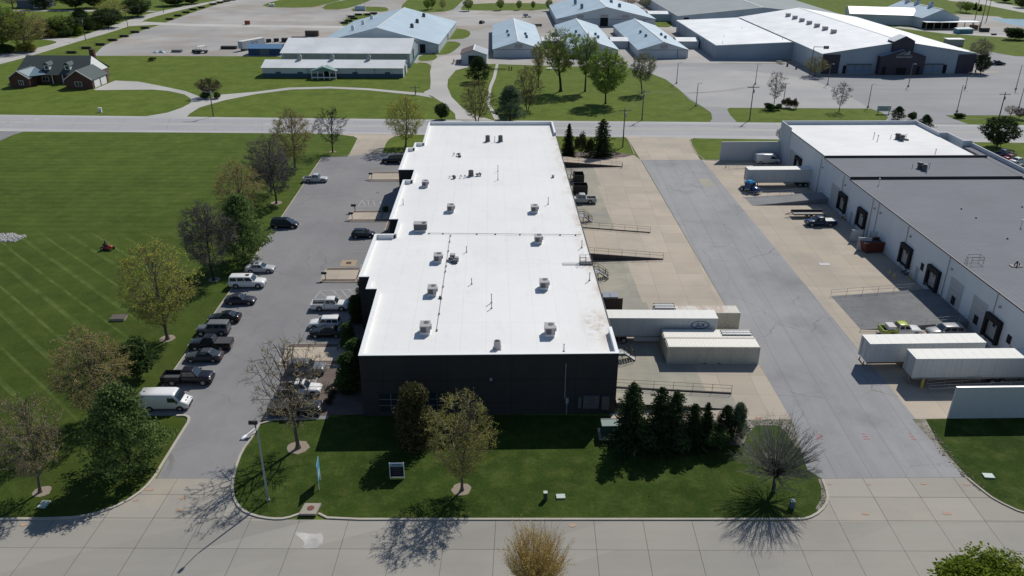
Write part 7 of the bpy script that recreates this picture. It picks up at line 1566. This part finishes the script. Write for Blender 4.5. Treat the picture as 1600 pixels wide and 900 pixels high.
# motorcycles and bins on the pale pavement left of the hall: dark racks
for i, (px, py) in enumerate(((1213, 96), (1217, 98), (1221, 100))):
    t = thing('picnic_table', ('left', 'middle', 'right')[i] + ' dark picnic table by the annex wall', 'picnic table', G(px, py), .3 * i, 'picnic tables by the annex'); m = MB(); m.box(-1, 1, -.4, .4, .7, .76); m.build('table_top', M_rtud, t)
    for s_ in (-1, 1): m = MB(); m.box(-1, 1, s_ * .75 - .14, s_ * .75 + .14, .42, .47); m.build('bench', M_rtud, t)
    m = MB(); m.beam((-.7, -.8, 0), (-.7, .8, .0), .08, .08); m.tube((-.7, -.7, 0), (-.7, .0, .7), .04); m.tube((.7, -.7, 0), (.7, 0, .7), .04); m.tube((-.7, .7, 0), (-.7, 0, .7), .04); m.tube((.7, .7, 0), (.7, 0, .7), .04); m.build('frame', M_rtud, t)
for px, py, lab in ((1230, 104, 'dark litter bin left of the corner fence'), (1244, 108, 'dark litter bin beside the white corner fence')): t = thing('litter_bin', lab, 'bin', G(px, py)); m = MB(); m.tube((0, 0, 0), (0, 0, 1.1), .35, .4, 10); m.build('body', M_rtud, t); m = MB(); m.tube((0, 0, 1.1), (0, 0, 1.3), .42, .2, 10); m.build('lid', M_dsteel, t)
# far right hall with porch and cupolas
t = barn('visitor_hall', 'far white roofed wing of the porch hall at the upper right', 176, 445, 32, 22, 5.0, 7.6, M_wwh, M_wr2, -.25, 'x', 'hall')
t = barn('porch_hall', 'pale blue gabled hall with long white porch and cupolas at the upper right', 206, 428, 19, 42, 5.0, 9.0, M_wlb, M_lb, .05, 'y', 'hall', sidewall=M_wwy)
m = MB(); m.box(-1, 27, -6.5, -.1, 3.5, 3.7); m.build('porch_roof', M_wr, t)
for k_ in range(8): m = MB(); m.box(-.8 + k_ * 3.9, -.5 + k_ * 3.9, -6.3, -6.0, 0, 3.48); m.build('post', M_tan, t)
m = MB(); m.box(.5, 18.5, -.2, -.06, .1, 3.2); m.build('window_wall', M_open, t)
for xx, yy, zz in ((9.5, 12, 9.0), (9.5, 26, 9.0), (9.5, 36, 9.0)): m = MB(); m.box(xx - 1, xx + 1, yy - 1, yy + 1, zz - 1, zz + 1.6); m.tube((xx, yy, zz + 1.6), (xx, yy, zz + 2.8), 1.5, .1, 4); m.build('cupola', M_wlb, t)
t = thing('equipment_shelter', 'small grey shelter with pale roof behind the exhibition hall', 'shelter', G(1480, 72), .0); m = MB(); m.box(0, 7, 0, 4, 0, 2.6); m.build('wall', M_rtu, t); m = MB(); m.box(-.3, 7.3, -.3, 4.3, 2.603, 2.9); m.build('roof', M_white, t)
t = thing('rubble_heap', 'blue tarpaulin covered stack near the porch hall', 'heap', G(1508, 52), .2)
m = MB(); m.box(-5, 3, -1.6, 1.6, 0, 2.2); m.build('stack', paint('tarp_teal', (.05, .17, .22), .6, var=.4), t); m = MB(); m.poly([(-5.3, -1.9, 1.9), (3.4, -1.9, 2.0), (3.1, 1.9, 2.6), (-5.2, 1.9, 2.5)]); m.box(-5.3, -4.9, -1.9, 1.9, .2, 2.0); m.build('tarpaulin', paint('tarp_blue', (.10, .26, .34), .5, var=.3), t)
def crate(px, py, w, d, h, lab, mat, name='stored_crate', rot=0, cat='crate'):
    t = thing(name, lab, cat, G(px, py), rot); m = MB(); m.box(0, w, 0, d, .15, h); m.build('body', mat, t); m = MB(); m.box(.1, .3, -.02, d + .02, 0, .148); m.box(w - .3, w - .1, -.02, d + .02, 0, .148); m.build('skid', M_dsteel, t); m = MB(); m.box(-.05, w + .05, -.05, d + .05, h + .003, h + .08); m.build('lid', mat, t); return t
crate(1533, 50, 4, 2.2, 1.8, 'dark low container near the pond', M_dumpb, 'stored_container'); crate(1517, 46, 3.5, 2.2, 1.9, 'rust brown container behind the blue stack', M_rust, 'stored_container'); crate(1550, 55, 2.2, 1, .7, 'small dark pallet box on the gravel near the pond', M_dumpb)
# brick house
M_brick = None
def brick():
    m, nt, out = newmat('red_brick'); b = NB(nt); co = co_obj(b); mp = b.n('ShaderNodeMapping'); mp.inputs['Rotation'].default_value = (pi / 2, 0, 0); b.lk(co, mp.inputs[0])
    br = b.n('ShaderNodeTexBrick'); br.inputs['Scale'].default_value = 2.0; br.inputs['Color1'].default_value = (.12, .042, .032, 1); br.inputs['Color2'].default_value = (.075, .030, .026, 1); br.inputs['Mortar'].default_value = (.2, .16, .14, 1); br.inputs['Mortar Size'].default_value = .012
    b.lk(mp.outputs[0], br.inputs['Vector']); bsdf(b, out, br.outputs['Color'], .85); return m
M_brick = brick(); M_shin = greyroof('shingle_green_grey', (.075, .09, .088), False); M_shin2 = greyroof('shingle_light', (.10, .12, .115), False); M_skylit = paint('skylit_shingle_blue', (.13, .19, .23), .5)
t = thing('brick_house', 'red brick house with dark shingle roof, two dormers and white garage doors', 'house', (-167, 273, 0), -.0)
m = MB(); m.box(1.0, 24.0, 6.5, 20, 0, 3.0); m.build('wall', M_brick, t)
def hgable(x0, x1, y0, y1, he, hr, rm, wm=None, gable_mat=None):
    wm = wm or M_brick; xc = (x0 + x1) / 2; m = MB(); k = m.add([(x0, y0, 0), (x1, y0, 0), (x1, y0, he), (xc, y0, hr), (x0, y0, he), (x0, y1, 0), (x1, y1, 0), (x1, y1, he), (xc, y1, hr), (x0, y1, he)])
    m.face([k, k + 1, k + 2, k + 3, k + 4]); m.face([k + 1, k + 6, k + 7, k + 2]); m.face([k + 5, k, k + 4, k + 9]); w = m.build('wing_wall', wm, t)
    for a, c in ((x0 - .4, xc), (x1 + .4, xc)):
        m = MB(); s = (hr - he) / (xc - x0); ze = he - .4 * s; m.poly([(a, y0 - .5, ze + .05), (c, y0 - .5, hr + .05), (c, y1, hr + .05), (a, y1, ze + .05)]); m.build('roof', rm, w)
        m = MB(); m.beam((a, y0 - .5, ze - .02), (c, y0 - .5, hr - .02), .12, .28); m.build('fascia', M_white, w)
# main roof: ridge along x at y=13.5
m = MB(); RZ = 8.2; k = m.add([(-1.5, 5.6, 3.0), (24.4, 5.6, 3.0), (22.0, 13.6, RZ), (-.2, 13.6, RZ), (24.4, 21, 3.0), (-1.5, 21, 3.0)]); m.face((k, k + 1, k + 2, k + 3)); m.face((k + 2, k + 4, k + 5, k + 3)[::-1]); m.face((k, k + 3, k + 5)); m.build('roof', M_shin, t)
m = MB(); k = m.add([(23.9, 6.2, 3.1), (23.9, 20.4, 3.1), (22.05, 13.6, RZ - .15)]); m.face((k, k + 1, k + 2)); m.build('gable_wall', M_white, t)
hgable(0, 6.6, 0, 9, 3.1, 5.4, M_shin2); hgable(19.6, 28.4, -2.0, 9.5, 3.1, 6.0, M_shin2)
m = MB(); m.poly([(6.3, .8, 3.4), (10.2, 4.6, 3.4), (4.6, 8.6, 5.3), (3.6, .2, 5.3)]); m.build('wing_roof_slope', M_skylit, t)  # blue sky light on this shingle slope is painted into its colour
for X_ in (9.2, 16.2):
    f = MB(); f.box(X_ - .9, X_ + .9, 7.4, 11, 4.4, 5.9); fo = f.build('dormer', M_white, t); p = MB(); p.box(X_ - .5, X_ + .5, 7.33, 7.395, 4.6, 5.7); p.build('window', M_glass, fo)
    r = MB(); r.poly([(X_ - 1.2, 7.1, 5.85), (X_, 7.1, 6.9), (X_, 12, 6.9), (X_ - 1.2, 12, 5.85)]); r.poly([(X_ + 1.2, 7.1, 5.85), (X_ + 1.2, 12, 5.85), (X_, 12, 6.9), (X_, 7.1, 6.9)]); r.poly([(X_ - .9, 7.38, 5.88), (X_ + .9, 7.38, 5.88), (X_, 7.38, 6.7)]); r.build('dormer_roof', M_shin2, fo)
for X_ in (11.3, 14.8, 18.3): m = MB(); m.box(X_ - .12, X_ + .12, 5.7, 5.94, 0, 3.0); m.build('porch_post', M_white, t)
for x0, x1, y in ((3.0, 4.6, -.05), (7.4, 9.6, 6.42), (22.6, 25.0, -2.05)): f = MB(); f.box(x0, x1, y - .05, y + .0, .8, 2.3); fo = f.build('window', M_white, t); p = MB(); p.box(x0 + .15, (x0 + x1) / 2 - .06, y - .08, y - .052, .9, 2.2); p.box((x0 + x1) / 2 + .06, x1 - .15, y - .08, y - .052, .9, 2.2); p.build('pane', M_glass, fo)
for y0 in (-.8, 3.9): m = MB(); m.box(28.41, 28.5, y0, y0 + 3.9, .05, 2.6); m.build('garage_door', M_white, t)
m = MB(); m.box(20.3, 21.9, 16, 17.2, 5, 9.8); m.build('chimney', M_brick, t)
# log barriers with hook-up posts along the grass edge of the yard
gL = 'low log barriers along the grass edge of the gravel yard'; lb0 = None; cnt = 0
ords = ['nearest the brick house', 'second from the brick house', 'third from the brick house', 'fourth from the brick house', 'fifth from the brick house', 'sixth from the brick house', 'last before the lane entrance', 'first beyond the lane entrance', 'second beyond the lane entrance', 'third beyond the lane entrance', 'fourth beyond the lane entrance', 'fifth beyond the lane entrance', 'sixth beyond the lane entrance', 'seventh beyond the lane entrance', 'eighth beyond the lane entrance', 'ninth beyond the lane entrance']
LBP = [(112, 83.5), (135, 76.5), (157, 71), (176, 64), (194, 58), (211, 51.5), (227, 45), (265, 31), (278, 25.5), (291, 20.5), (302, 16), (315, 13), (333, 7.5), (344, 4.8), (354, 2.6), (363, .8)]
for (px, py), od in zip(LBP, ords):
    lab = 'low dark log barrier with pale post, ' + od; loc = G(px, py)
    if lb0 is None:
        lb0 = thing('log_barrier', lab, 'barrier', loc, 0, gL); m = MB(); m.box(-1.9, 1.9, -.4, .4, 0, 1.0); m.box(-1.9, 1.9, .45, 1.0, 0, .5); m.build('logs', paint('dark_logs', (.045, .042, .035), .9, var=.3), lb0); m = MB(); m.box(-2.6, -2.4, -.1, .1, 0, 1.4); m.build('post', M_tan, lb0)
    else: copytree(lb0, loc, random.uniform(-.06, .06), lab)
for i, (px, py) in enumerate(((538, 37), (545, 34), (553, 30), (560, 24), (575, 24), (549, 27), (584, 22))): copytree(lb0, G(px, py), 0, ('first', 'second', 'third', 'fourth', 'fifth', 'sixth', 'seventh')[i] + ' dark log barrier in the weedy patch behind the pale blue arena', group='log barriers in the weedy patch')
# things stored along the yard edge
crate(300, 82.5, 3.5, 2, 1.0, 'low dark pile of stored timber right of the white tarp', M_dumpb); crate(268, 82, 4, 2, .9, 'long low grey pile of stored pipes in the yard', paint('pipe_grey', (.16, .18, .19), .7)); crate(345, 77, 6.5, 2.2, 1.1, 'long dark stack of planks left of the white box trailer', M_dumpb)
t = thing('tarp_heap', 'crumpled white and pale blue tarpaulin heap at the yard edge', 'tarpaulin', G(247, 83)); m = MB(); rng = random.Random(3)
g = [[(i - 3 + rng.uniform(-.3, .3), j * .8 + rng.uniform(-.2, .2), max(0.02, 1.9 * rng.random() * (1 - abs(i - 3) / 3.4) * (1 - abs(j - 1.5) / 2.2))) for j in range(4)] for i in range(7)]
for i in range(6):
    for j in range(3): m.cur = (i // 3 + j) % 2; m.poly([g[i][j], g[i + 1][j], g[i + 1][j + 1], g[i][j + 1]])
m.build('sheet', [paint('tarp_white', (.5, .55, .58), .6), paint('tarp_sky', (.28, .38, .45), .6)], t)
t = thing('hay_wagon', 'dark farm wagon with tilted white awning among stored gear', 'wagon', G(315, 83)); m = MB(); m.box(-2.6, 2.6, -1, 1, .8, 1.1); m.build('bed', M_dumpb, t); m = MB(); m.poly([(-1.6, -1, 2.6), (1.6, -1, 2.9), (2.0, 1.2, 3.1), (-1.2, 1.2, 2.8)]); m.build('awning', M_white, t)
m = MB()
for X_, Y_ in ((-1.5, -.9), (1.5, -.9), (-1.1, 1), (1.8, 1)): m.tube((X_, Y_, 1.1), (X_, Y_, 2.8), .05, n=5)
m.build('post', M_dsteel, t)
for X_ in (-1.8, 1.8):
    for s_ in (-1, 1): wheel(t, X_, s_ * .9, .42, .22, sgn=-s_)
t = thing('box_trailer', 'white box trailer with blue lettering parked askew in the gravel yard', 'trailer', G(380, 80.5), radians(62)); m = MB(); m.box(0, 13, 0, 2.5, 1.0, 3.9); m.build('box', M_tside, t); m = MB(); m.box(0, 13, 0, 2.5, 3.903, 4.0); m.build('roof', M_ttop, t); m = MB(); m.box(-.03, -.003, .1, 2.4, 1.05, 3.85); m.build('door', M_wgr, t)
for X_ in (1.5, 2.7):
    for Y_ in (.3, 2.2): wheel(t, X_, Y_, .48, .4)
text('lettering', 'RCS', 2.2, paint('faint_blue', (.15, .28, .42), .6), t, (6.8, -.01, 2.4), (pi / 2, 0, 0), .15)
t = barn('blue_shed', 'small bright blue shed left of the white roofed barn', -107, 338, 13, 8, 2.8, 3.9, paint('shed_blue', (.03, .07, .17), .6), paint('shed_blue_roof', (.12, .22, .36), .4), 0, 'x', 'shed'); facebox(t, 'door', 4.6, 8.6, .1, 2.6, paint('shed_slate', (.12, .16, .2), .6))
for i, (px, py, w, d, h) in enumerate(((477, 57, 6, 2.4, 2.4), (440, 66, 4.5, 2.2, 1.6), (455, 62.5, 7, 2, 1.2))): crate(px, py, w, d, h, ('brown container standing alone on the gravel behind the white roofed barn', 'dark crate just behind the blue shed', 'long low dark crate row left of the brown container')[i], M_dumpb if i else paint('cont_brown', (.10, .075, .06), .8), 'stored_container')
for i, (px, py) in enumerate(((420, 66), (432, 65))): t = thing('hay_feeder', ('left', 'right')[i] + ' dark round hay feeder behind the blue shed', 'feeder', G(px, py)); m = MB(); m.tube((0, 0, 0), (0, 0, 1.3), 1.1, 1.2, 12, cap=False); m.build('ring', M_dumpb, t); m = MB(); m.tube((0, 0, 0), (0, 0, .7), .9, .6, 10); m.build('hay', M_tan, t)
t = thing('utility_cart', 'small red cart standing alone in the gravel yard', 'cart', G(387, 38.5)); m = MB(); m.box(-1.2, 1.2, -.8, .8, .5, 1.9); m.build('body', paint('cart_red', (.25, .04, .02), .6), t); m = MB(); m.box(-1.3, 1.3, -.9, .9, 1.903, 2.05); m.build('roof', M_tan, t)
for s_ in (-1, 1): wheel(t, .7, s_ * .8, .35, .2, sgn=-s_); wheel(t, -.7, s_ * .8, .35, .2, sgn=-s_)
for i, (px, py) in enumerate(((422, 10), (427, 10))): t = thing('water_tank', ('left', 'right')[i] + ' white tank on the grass island at the top', 'tank', G(px, py)); m = MB(); m.tube((0, 0, 0), (0, 0, 1.4), .9, n=12); m.build('body', M_white, t); m = MB(); m.tube((0, 0, 1.4), (0, 0, 1.8), .9, .2, 12); m.build('top', M_white, t)
t = thing('utility_box', 'pale blue equipment cabinet beneath thin masts on the grass island', 'cabinet', G(563, 16.5)); m = MB(); m.box(-3, 3, -1, 1, .2, 2.6); m.build('body', M_lb, t); m = MB()
for X_ in (-2, 0, 2.6): m.tube((X_, 1.2, 0), (X_, 1.2, 9), .09, n=6)
m.build('mast', M_galv, t)
t = thing('farm_trailer', 'grey machinery on a low trailer left of the show barn', 'machinery', G(824, 27)); m = MB(); m.box(-2.6, 2.6, -1, 1, .6, .8); m.box(-2.2, .4, -.7, .7, .8, 2.0); m.build('load', M_rtu, t); [wheel(t, X_, s_ * 1.0, .4, .25, sgn=-s_) for X_ in (-1, 1) for s_ in (-1, 1)]
t = thing('farm_trailer', 'low dark gate stack left of the show barn', 'machinery', G(838, 41)); m = MB(); m.box(-2.8, 2.8, -.8, .8, .3, 1.1); m.build('load', M_dumpb, t); m = MB(); m.box(-2.6, -2.3, -.8, .8, 0, .298); m.box(2.3, 2.6, -.8, .8, 0, .298); m.build('skid', M_dsteel, t)
t = thing('debris_heap', 'white sheets lying on the ground behind the elms', 'debris', G(858, 108)); m = MB(); rng = random.Random(5)
for i in range(9): x, y = rng.uniform(-4, 4), rng.uniform(-1, 1); m.box(x - .8, x + .8, y - .5, y + .5, .02 + .06 * i, .07 + .06 * i)
m.build('sheets', M_white, t)
# low log rail by the pine
t = thing('log_rail', 'dark low log rail between the dark pine and the grove', 'rail', G(770, 110)); m = MB(); m.tube((0, 0, .5), (5, 0, .5), .18, n=6); m.tube((6, 0, 0), (6, 0, 1.4), .2, n=6); m.tube((7, 0, 0), (7, 0, 1.4), .2, n=6); m.build('log', M_dumpb, t)
t = thing('stock_pen', 'reddish timber pen at the left of the small shed', 'pen', G(708, 100)); m = MB()
for z in (.4, .9, 1.3): m.box(0, 3.6, -.05, .05, z, z + .15); m.box(0, .1, 0, 4, z, z + .15)
m.build('rail', paint('pen_red', (.14, .04, .03), .8), t); m = MB(); [m.box(X_, X_ + .15, .06, .2, 0, 1.6) for X_ in (0, 1.2, 2.4, 3.5)]; m.build('post', M_rust, t)
# exhibition lot lamps
M_gpole = paint('lamp_pole_grey', (.13, .14, .15), .5, .3); ll0 = None
LP = [(1057, 130.5, 98, 'parking lamp at the left end of the lot beside the grove'), (1087.5, 165.5, 130, 'parking lamp near the road at the left of the lot'), (1180, 132, 100, 'parking lamp in the middle of the pale gravel part of the lot'), (1224, 160, 130, 'parking lamp right of the left bare roadside tree'), (1293, 132.5, 100, 'parking lamp in front of the left corner panel of the hall'),
      (1356, 168, 131, 'parking lamp on the grass edge right of the right bare roadside tree'), (1419, 135.5, 100, 'parking lamp in front of the hall entrance'), (1495, 175, 133, 'parking lamp near the lot mouth'), (1508, 138, 113, 'parking lamp at the right corner of the hall'), (1587, 140, 102, 'parking lamp at the far right of the lot'), (1592, 168, 138, 'parking lamp near the road at the right edge')]
for px, py, ty, lab in LP:
    h_ = HT(px, py, ty)
    if ll0 is None:
        ll0 = thing('parking_lamp', lab, 'parking lamp', G(px, py), 0, 'tall lamps of the exhibition parking lot'); m = MB(); m.tube((0, 0, .7), (0, 0, 10), .12, .08, 8); m.build('pole', M_gpole, ll0); m = MB(); m.tube((0, 0, 0), (0, 0, .7), .32, n=8); m.build('base', M_conc, ll0)
        m = MB(); m.beam((0, 0, 9.95), (.7, 0, 10), .06, .06); m.box(.5, 1.1, -.18, .18, 9.9, 10.05); m.build('lamp_head', M_gpole, ll0); ll0.scale = (1.1, 1.1, h_ / 10); hl = h_
    else: copytree(ll0, G(px, py), 0, lab, (1.1, 1.1, h_ / 10))
t = thing('flood_lamp', 'tall double armed floodlight before the left corner of the hall', 'flood lamp', G(1265, 118)); h_ = HT(1265, 118, 73); m = MB(); m.tube((0, 0, 0), (0, 0, h_), .2, .13, 8); m.build('pole', M_gpole, t); m = MB(); m.beam((0, 0, h_), (4, 0, h_ - .1), .18, .2); m.build('arm', M_gpole, t); m = MB(); m.box(3.6, 5.2, -.5, .5, h_ - .7, h_ + .3); m.build('lamp_head', M_gpole, t)
# utility poles with cross arms and wires
M_wood = paint('pole_wood', (.10, .085, .07), .9, var=.2); M_wire = paint('wire', (.06, .06, .065), .6)
def upole(px, py, ty, lab, lamp=False, arm=1.6):
    h_ = HT(px, py, ty); x, y = G(px, py); t = thing('utility_pole', lab, 'utility pole', (x, y, 0)); m = MB(); m.tube((0, 0, 0), (0, 0, h_), .17, .11, 8); m.build('pole', M_wood, t)
    m = MB(); m.box(-arm, arm, -.07, .07, h_ - .7, h_ - .55); m.build('crossarm', M_wood, t); m = MB()
    for X_ in (-arm * .9, 0, arm * .9): m.tube((X_, 0, h_ - .55), (X_, 0, h_ - .3), .05, n=6)
    m.build('insulator', M_rtu, t); m = MB(); m.tube((.25, 0, h_ - 2.2), (.25, 0, h_ - 1.2), .22, n=10); m.build('transformer', M_rtu, t)
    if lamp: m = MB(); m.beam((0, 0, h_ - 1.6), (-2.2, -.4, h_ - 1.1), .08, .08); m.box(-2.6, -2.0, -.55, -.25, h_ - 1.2, h_ - 1.05); m.build('lamp_arm', M_rtu, t)
    return Vector((x, y, h_ - .3))
w1 = upole(333.5, 182, 136, 'wooden utility pole with lamp by the curved driveway', True); w2 = upole(649, 148, 134, 'short utility pole where the barn drive meets the lane')
w3 = upole(973, 230, 169, 'utility pole beside the broad dark spruce at the back right'); w4 = upole(1003, 188, 140, 'utility pole with many wires in front of the grove'); w5 = upole(1171, 188, 133, 'utility pole on the verge at the mouth of the exhibition lot'); w6 = upole(1562, 180, 144, 'utility pole on the verge at the right edge')
w7 = upole(134, 63, 27, 'utility pole at the country road junction'); w8 = upole(200, 43, 11, 'utility pole on the grass beside the country road'); w9 = upole(89, 55, 29, 'pale utility pole in front of the left hedgerow'); w10 = upole(256, 20, -6, 'utility pole at the top edge beside the country road')
def wire(a, b_, lab, n=3, sag=1.2):
    t = thing('power_line', lab, 'power line', a); d = b_ - a
    for k_ in range(n):
        off = Vector(((k_ - 1) * 1.3, 0, 0)); pts = [off + d * u + Vector((0, 0, -sag * 4 * u * (1 - u))) for u in [i / 10 for i in range(11)]]; m = MB(); m.pipe(pts, .022, 3); m.build('wire', M_wire, t)
wire(w7, w8, 'wires between the two poles of the country road'); wire(w4, w3, 'wires crossing the county road to the pole at the spruce'); wire(w4, w5, 'wires from the grove pole to the lot mouth pole'); wire(w7, w9, 'wires from the junction pole to the pale pole'); wire(w8, w10, 'wires running on to the top edge')
t = thing('direction_sign', 'pale green two post sign on the verge left of the dark juniper', 'sign', G(1380, 178)); m = MB(); m.box(-2.0, 2.0, -.08, .08, .8, 2.4); m.build('board', M_ug, t); m = MB(); m.box(-1.7, -1.5, -.06, .06, 0, .798); m.box(1.5, 1.7, -.06, .06, 0, .798); m.build('post', M_tan, t); m = MB(); m.box(-1.4, 1.4, -.095, -.085, 1.7, 1.85); m.box(-1.2, 1.2, -.095, -.085, 1.3, 1.42); m.build('lettering', M_dg, t)
for i, (px, py, w) in enumerate(((64, 60, 26), (84, 59, 22), (104, 58, 26), (122, 55, 22), (138, 50, 22), (155, 45, 18), (10, 82, 40), (44, 81, 34))):
    T('hedge' if i == 3 else ('shrubg' if i % 2 else 'shrub1'), px, py, py - 14, w, ('first', 'second', 'third', 'fourth', 'fifth', 'sixth')[i] + ' bush from the left in the undergrowth of the hedgerow' if i < 6 else ('dark undergrowth bush at the left edge', 'olive undergrowth bush beneath the yellowish tree')[i - 6], 'bush', group='undergrowth bushes of the hedgerow' if i < 6 else None)
# upper left houses and woods
t = barn('farmhouse', 'grey farmhouse among trees at the upper left', -290, 500, 16, 12, 4.5, 7.5, paint('house_blue_grey', (.10, .13, .17), .7), M_shin, .1, 'x', 'house'); facebox(t, 'door', 9, 14, .1, 3.4, M_white)
car('hatch', 'dark car parked at the farmhouse at the upper left', 32, 13, BLK, 'black9', .2)
gT = 'trees of the upper left hedgerows'
TL = [('green1', 8, 80, 12, 62, 'big olive tree at the left edge above the country road'), ('bud2', 40, 80, 18, 58, 'big yellowish tree right of the one at the left edge'), ('multi', 62, 58, 30, 34, 'thin grey tree at the left end of the hedgerow'), ('darktree', 78, 56, 34, 30, 'dark low tree in the hedgerow behind the pale pole'), ('green1', 98, 56, 28, 30, 'olive tree in the middle of the hedgerow'), ('darktree', 114, 54, 30, 26, 'dark low tree left of the dark conifer'),
      ('pinedark', 130, 50, 17, 28, 'dark conifer in the hedgerow'), ('green1', 146, 44, 28, 24, 'bright bush tree at the right end of the hedgerow'), ('darktree', 170, 43, 12, 34, 'large dark tree beside the country road'), ('lime', 178, 36, -2, 34, 'yellow green tree top behind the large dark tree'), ('darktree', 215, 26, -4, 34, 'dark round tree at the top, right of the yellow green one'), ('bare1', 20, 12, -14, 30, 'bare tree left of the farmhouse'),
      ('pinedark', 70, 14, -12, 30, 'dark conifer in front of the farmhouse'), ('darktree', 118, 14, -16, 34, 'dark tree right of the farmhouse'), ('darktree', 148, 12, -14, 30, 'second dark tree right of the farmhouse'), ('darktree', 273, 9, -12, 30, 'left dark tree at the top edge beyond the country road'), ('darktree', 300, 6, -10, 22, 'right dark tree at the top edge beyond the country road'),
      ('green1', 668, 16, -2, 14, 'left round tree of the four behind the arena'), ('green1', 675, 14, -4, 14, 'second round tree of the four behind the arena'), ('bud2', 692, 15, -2, 12, 'third round tree of the four behind the arena'), ('green1', 732, 17, -2, 18, 'round dark tree beside the far lane'), ('green1', 782, 16, -2, 14, 'upright dark tree in front of the far lot'), ('green1', 811, 16, 0, 10, 'left clipped tree in front of the far lot'), ('green1', 833, 15, 1, 8, 'middle clipped tree in front of the far lot'), ('green1', 858, 17, -2, 12, 'right clipped tree in front of the far lot'),
      ('multi', 985, 8, -8, 26, 'thin trees between the show barn and grey hall'), ('bud2', 1010, 12, -6, 24, 'olive tree left of the grey hall'), ('bud1', 1500, 18, 0, 18, 'thin tree behind the porch hall'), ('green1', 1510, 20, 2, 20, 'leafy tree behind the porch hall'), ('spruce1', 1523, 15, 3, 8, 'small spruce behind the porch hall'), ('spruce1', 1531, 17, 7, 8, 'small spruce right of another behind the porch hall'), ('darktree', 1570, 4, -14, 26, 'dark tree at the top right corner'), ('darktree', 1596, 12, -6, 24, 'dark tree at the right edge near the top')]
for k_, px, py, ty, w, lab in TL: T(k_, px, py, ty - (5 if px < 160 else 0), w * (1.45 if px < 320 else 1), lab, group=gT if px < 310 else None)
for px, py, ty, lab in ((1521, 40, -14, 'left tall mast near the pond'), (1532, 42, -14, 'right tall mast near the pond'), (1541, 33, -10, 'thin mast behind the two tall ones')):
    t = thing('mast', lab, 'mast', G(px, py)); m = MB(); h_ = HT(px, py, ty); m.tube((0, 0, 0), (0, 0, h_), .22, .12, 6); m.build('pole', M_wood, t); m = MB(); m.box(-1.2, 1.2, -.1, .1, h_ - 1, h_ - .8); m.build('crossarm', M_wood, t)
# spare picture-marks: little flags by the lawn
for px, py, lab in ((786, 777, 'small orange marker flag on the front lawn under the olive tree'), (1016, 772, 'small orange marker flag in the right half of the front lawn'), (535, 772, 'small orange marker flag near the storm inlet')):
    x, y = G(px, py); t = thing('marker_flag', lab, 'flag', (x, y, 0)); m = MB(); m.tube((0, 0, 0), (0, 0, .5), .012, n=4); m.build('wire', M_dsteel, t); m = MB(); m.box(0, .16, -.005, .005, .38, .5); m.build('flag', paint('flag_orange', (.5, .12, .03), .6), t)

for i in range(9):
    y0 = 292 - i * 7.4; x0 = 128 - i * .2; sheet('road_marking', [(x0, y0), (x0 + 70, y0 + 2.2), (x0 + 70, y0 + 2.38), (x0, y0 + .18)], 8 * L, M_line_faint, world=True)
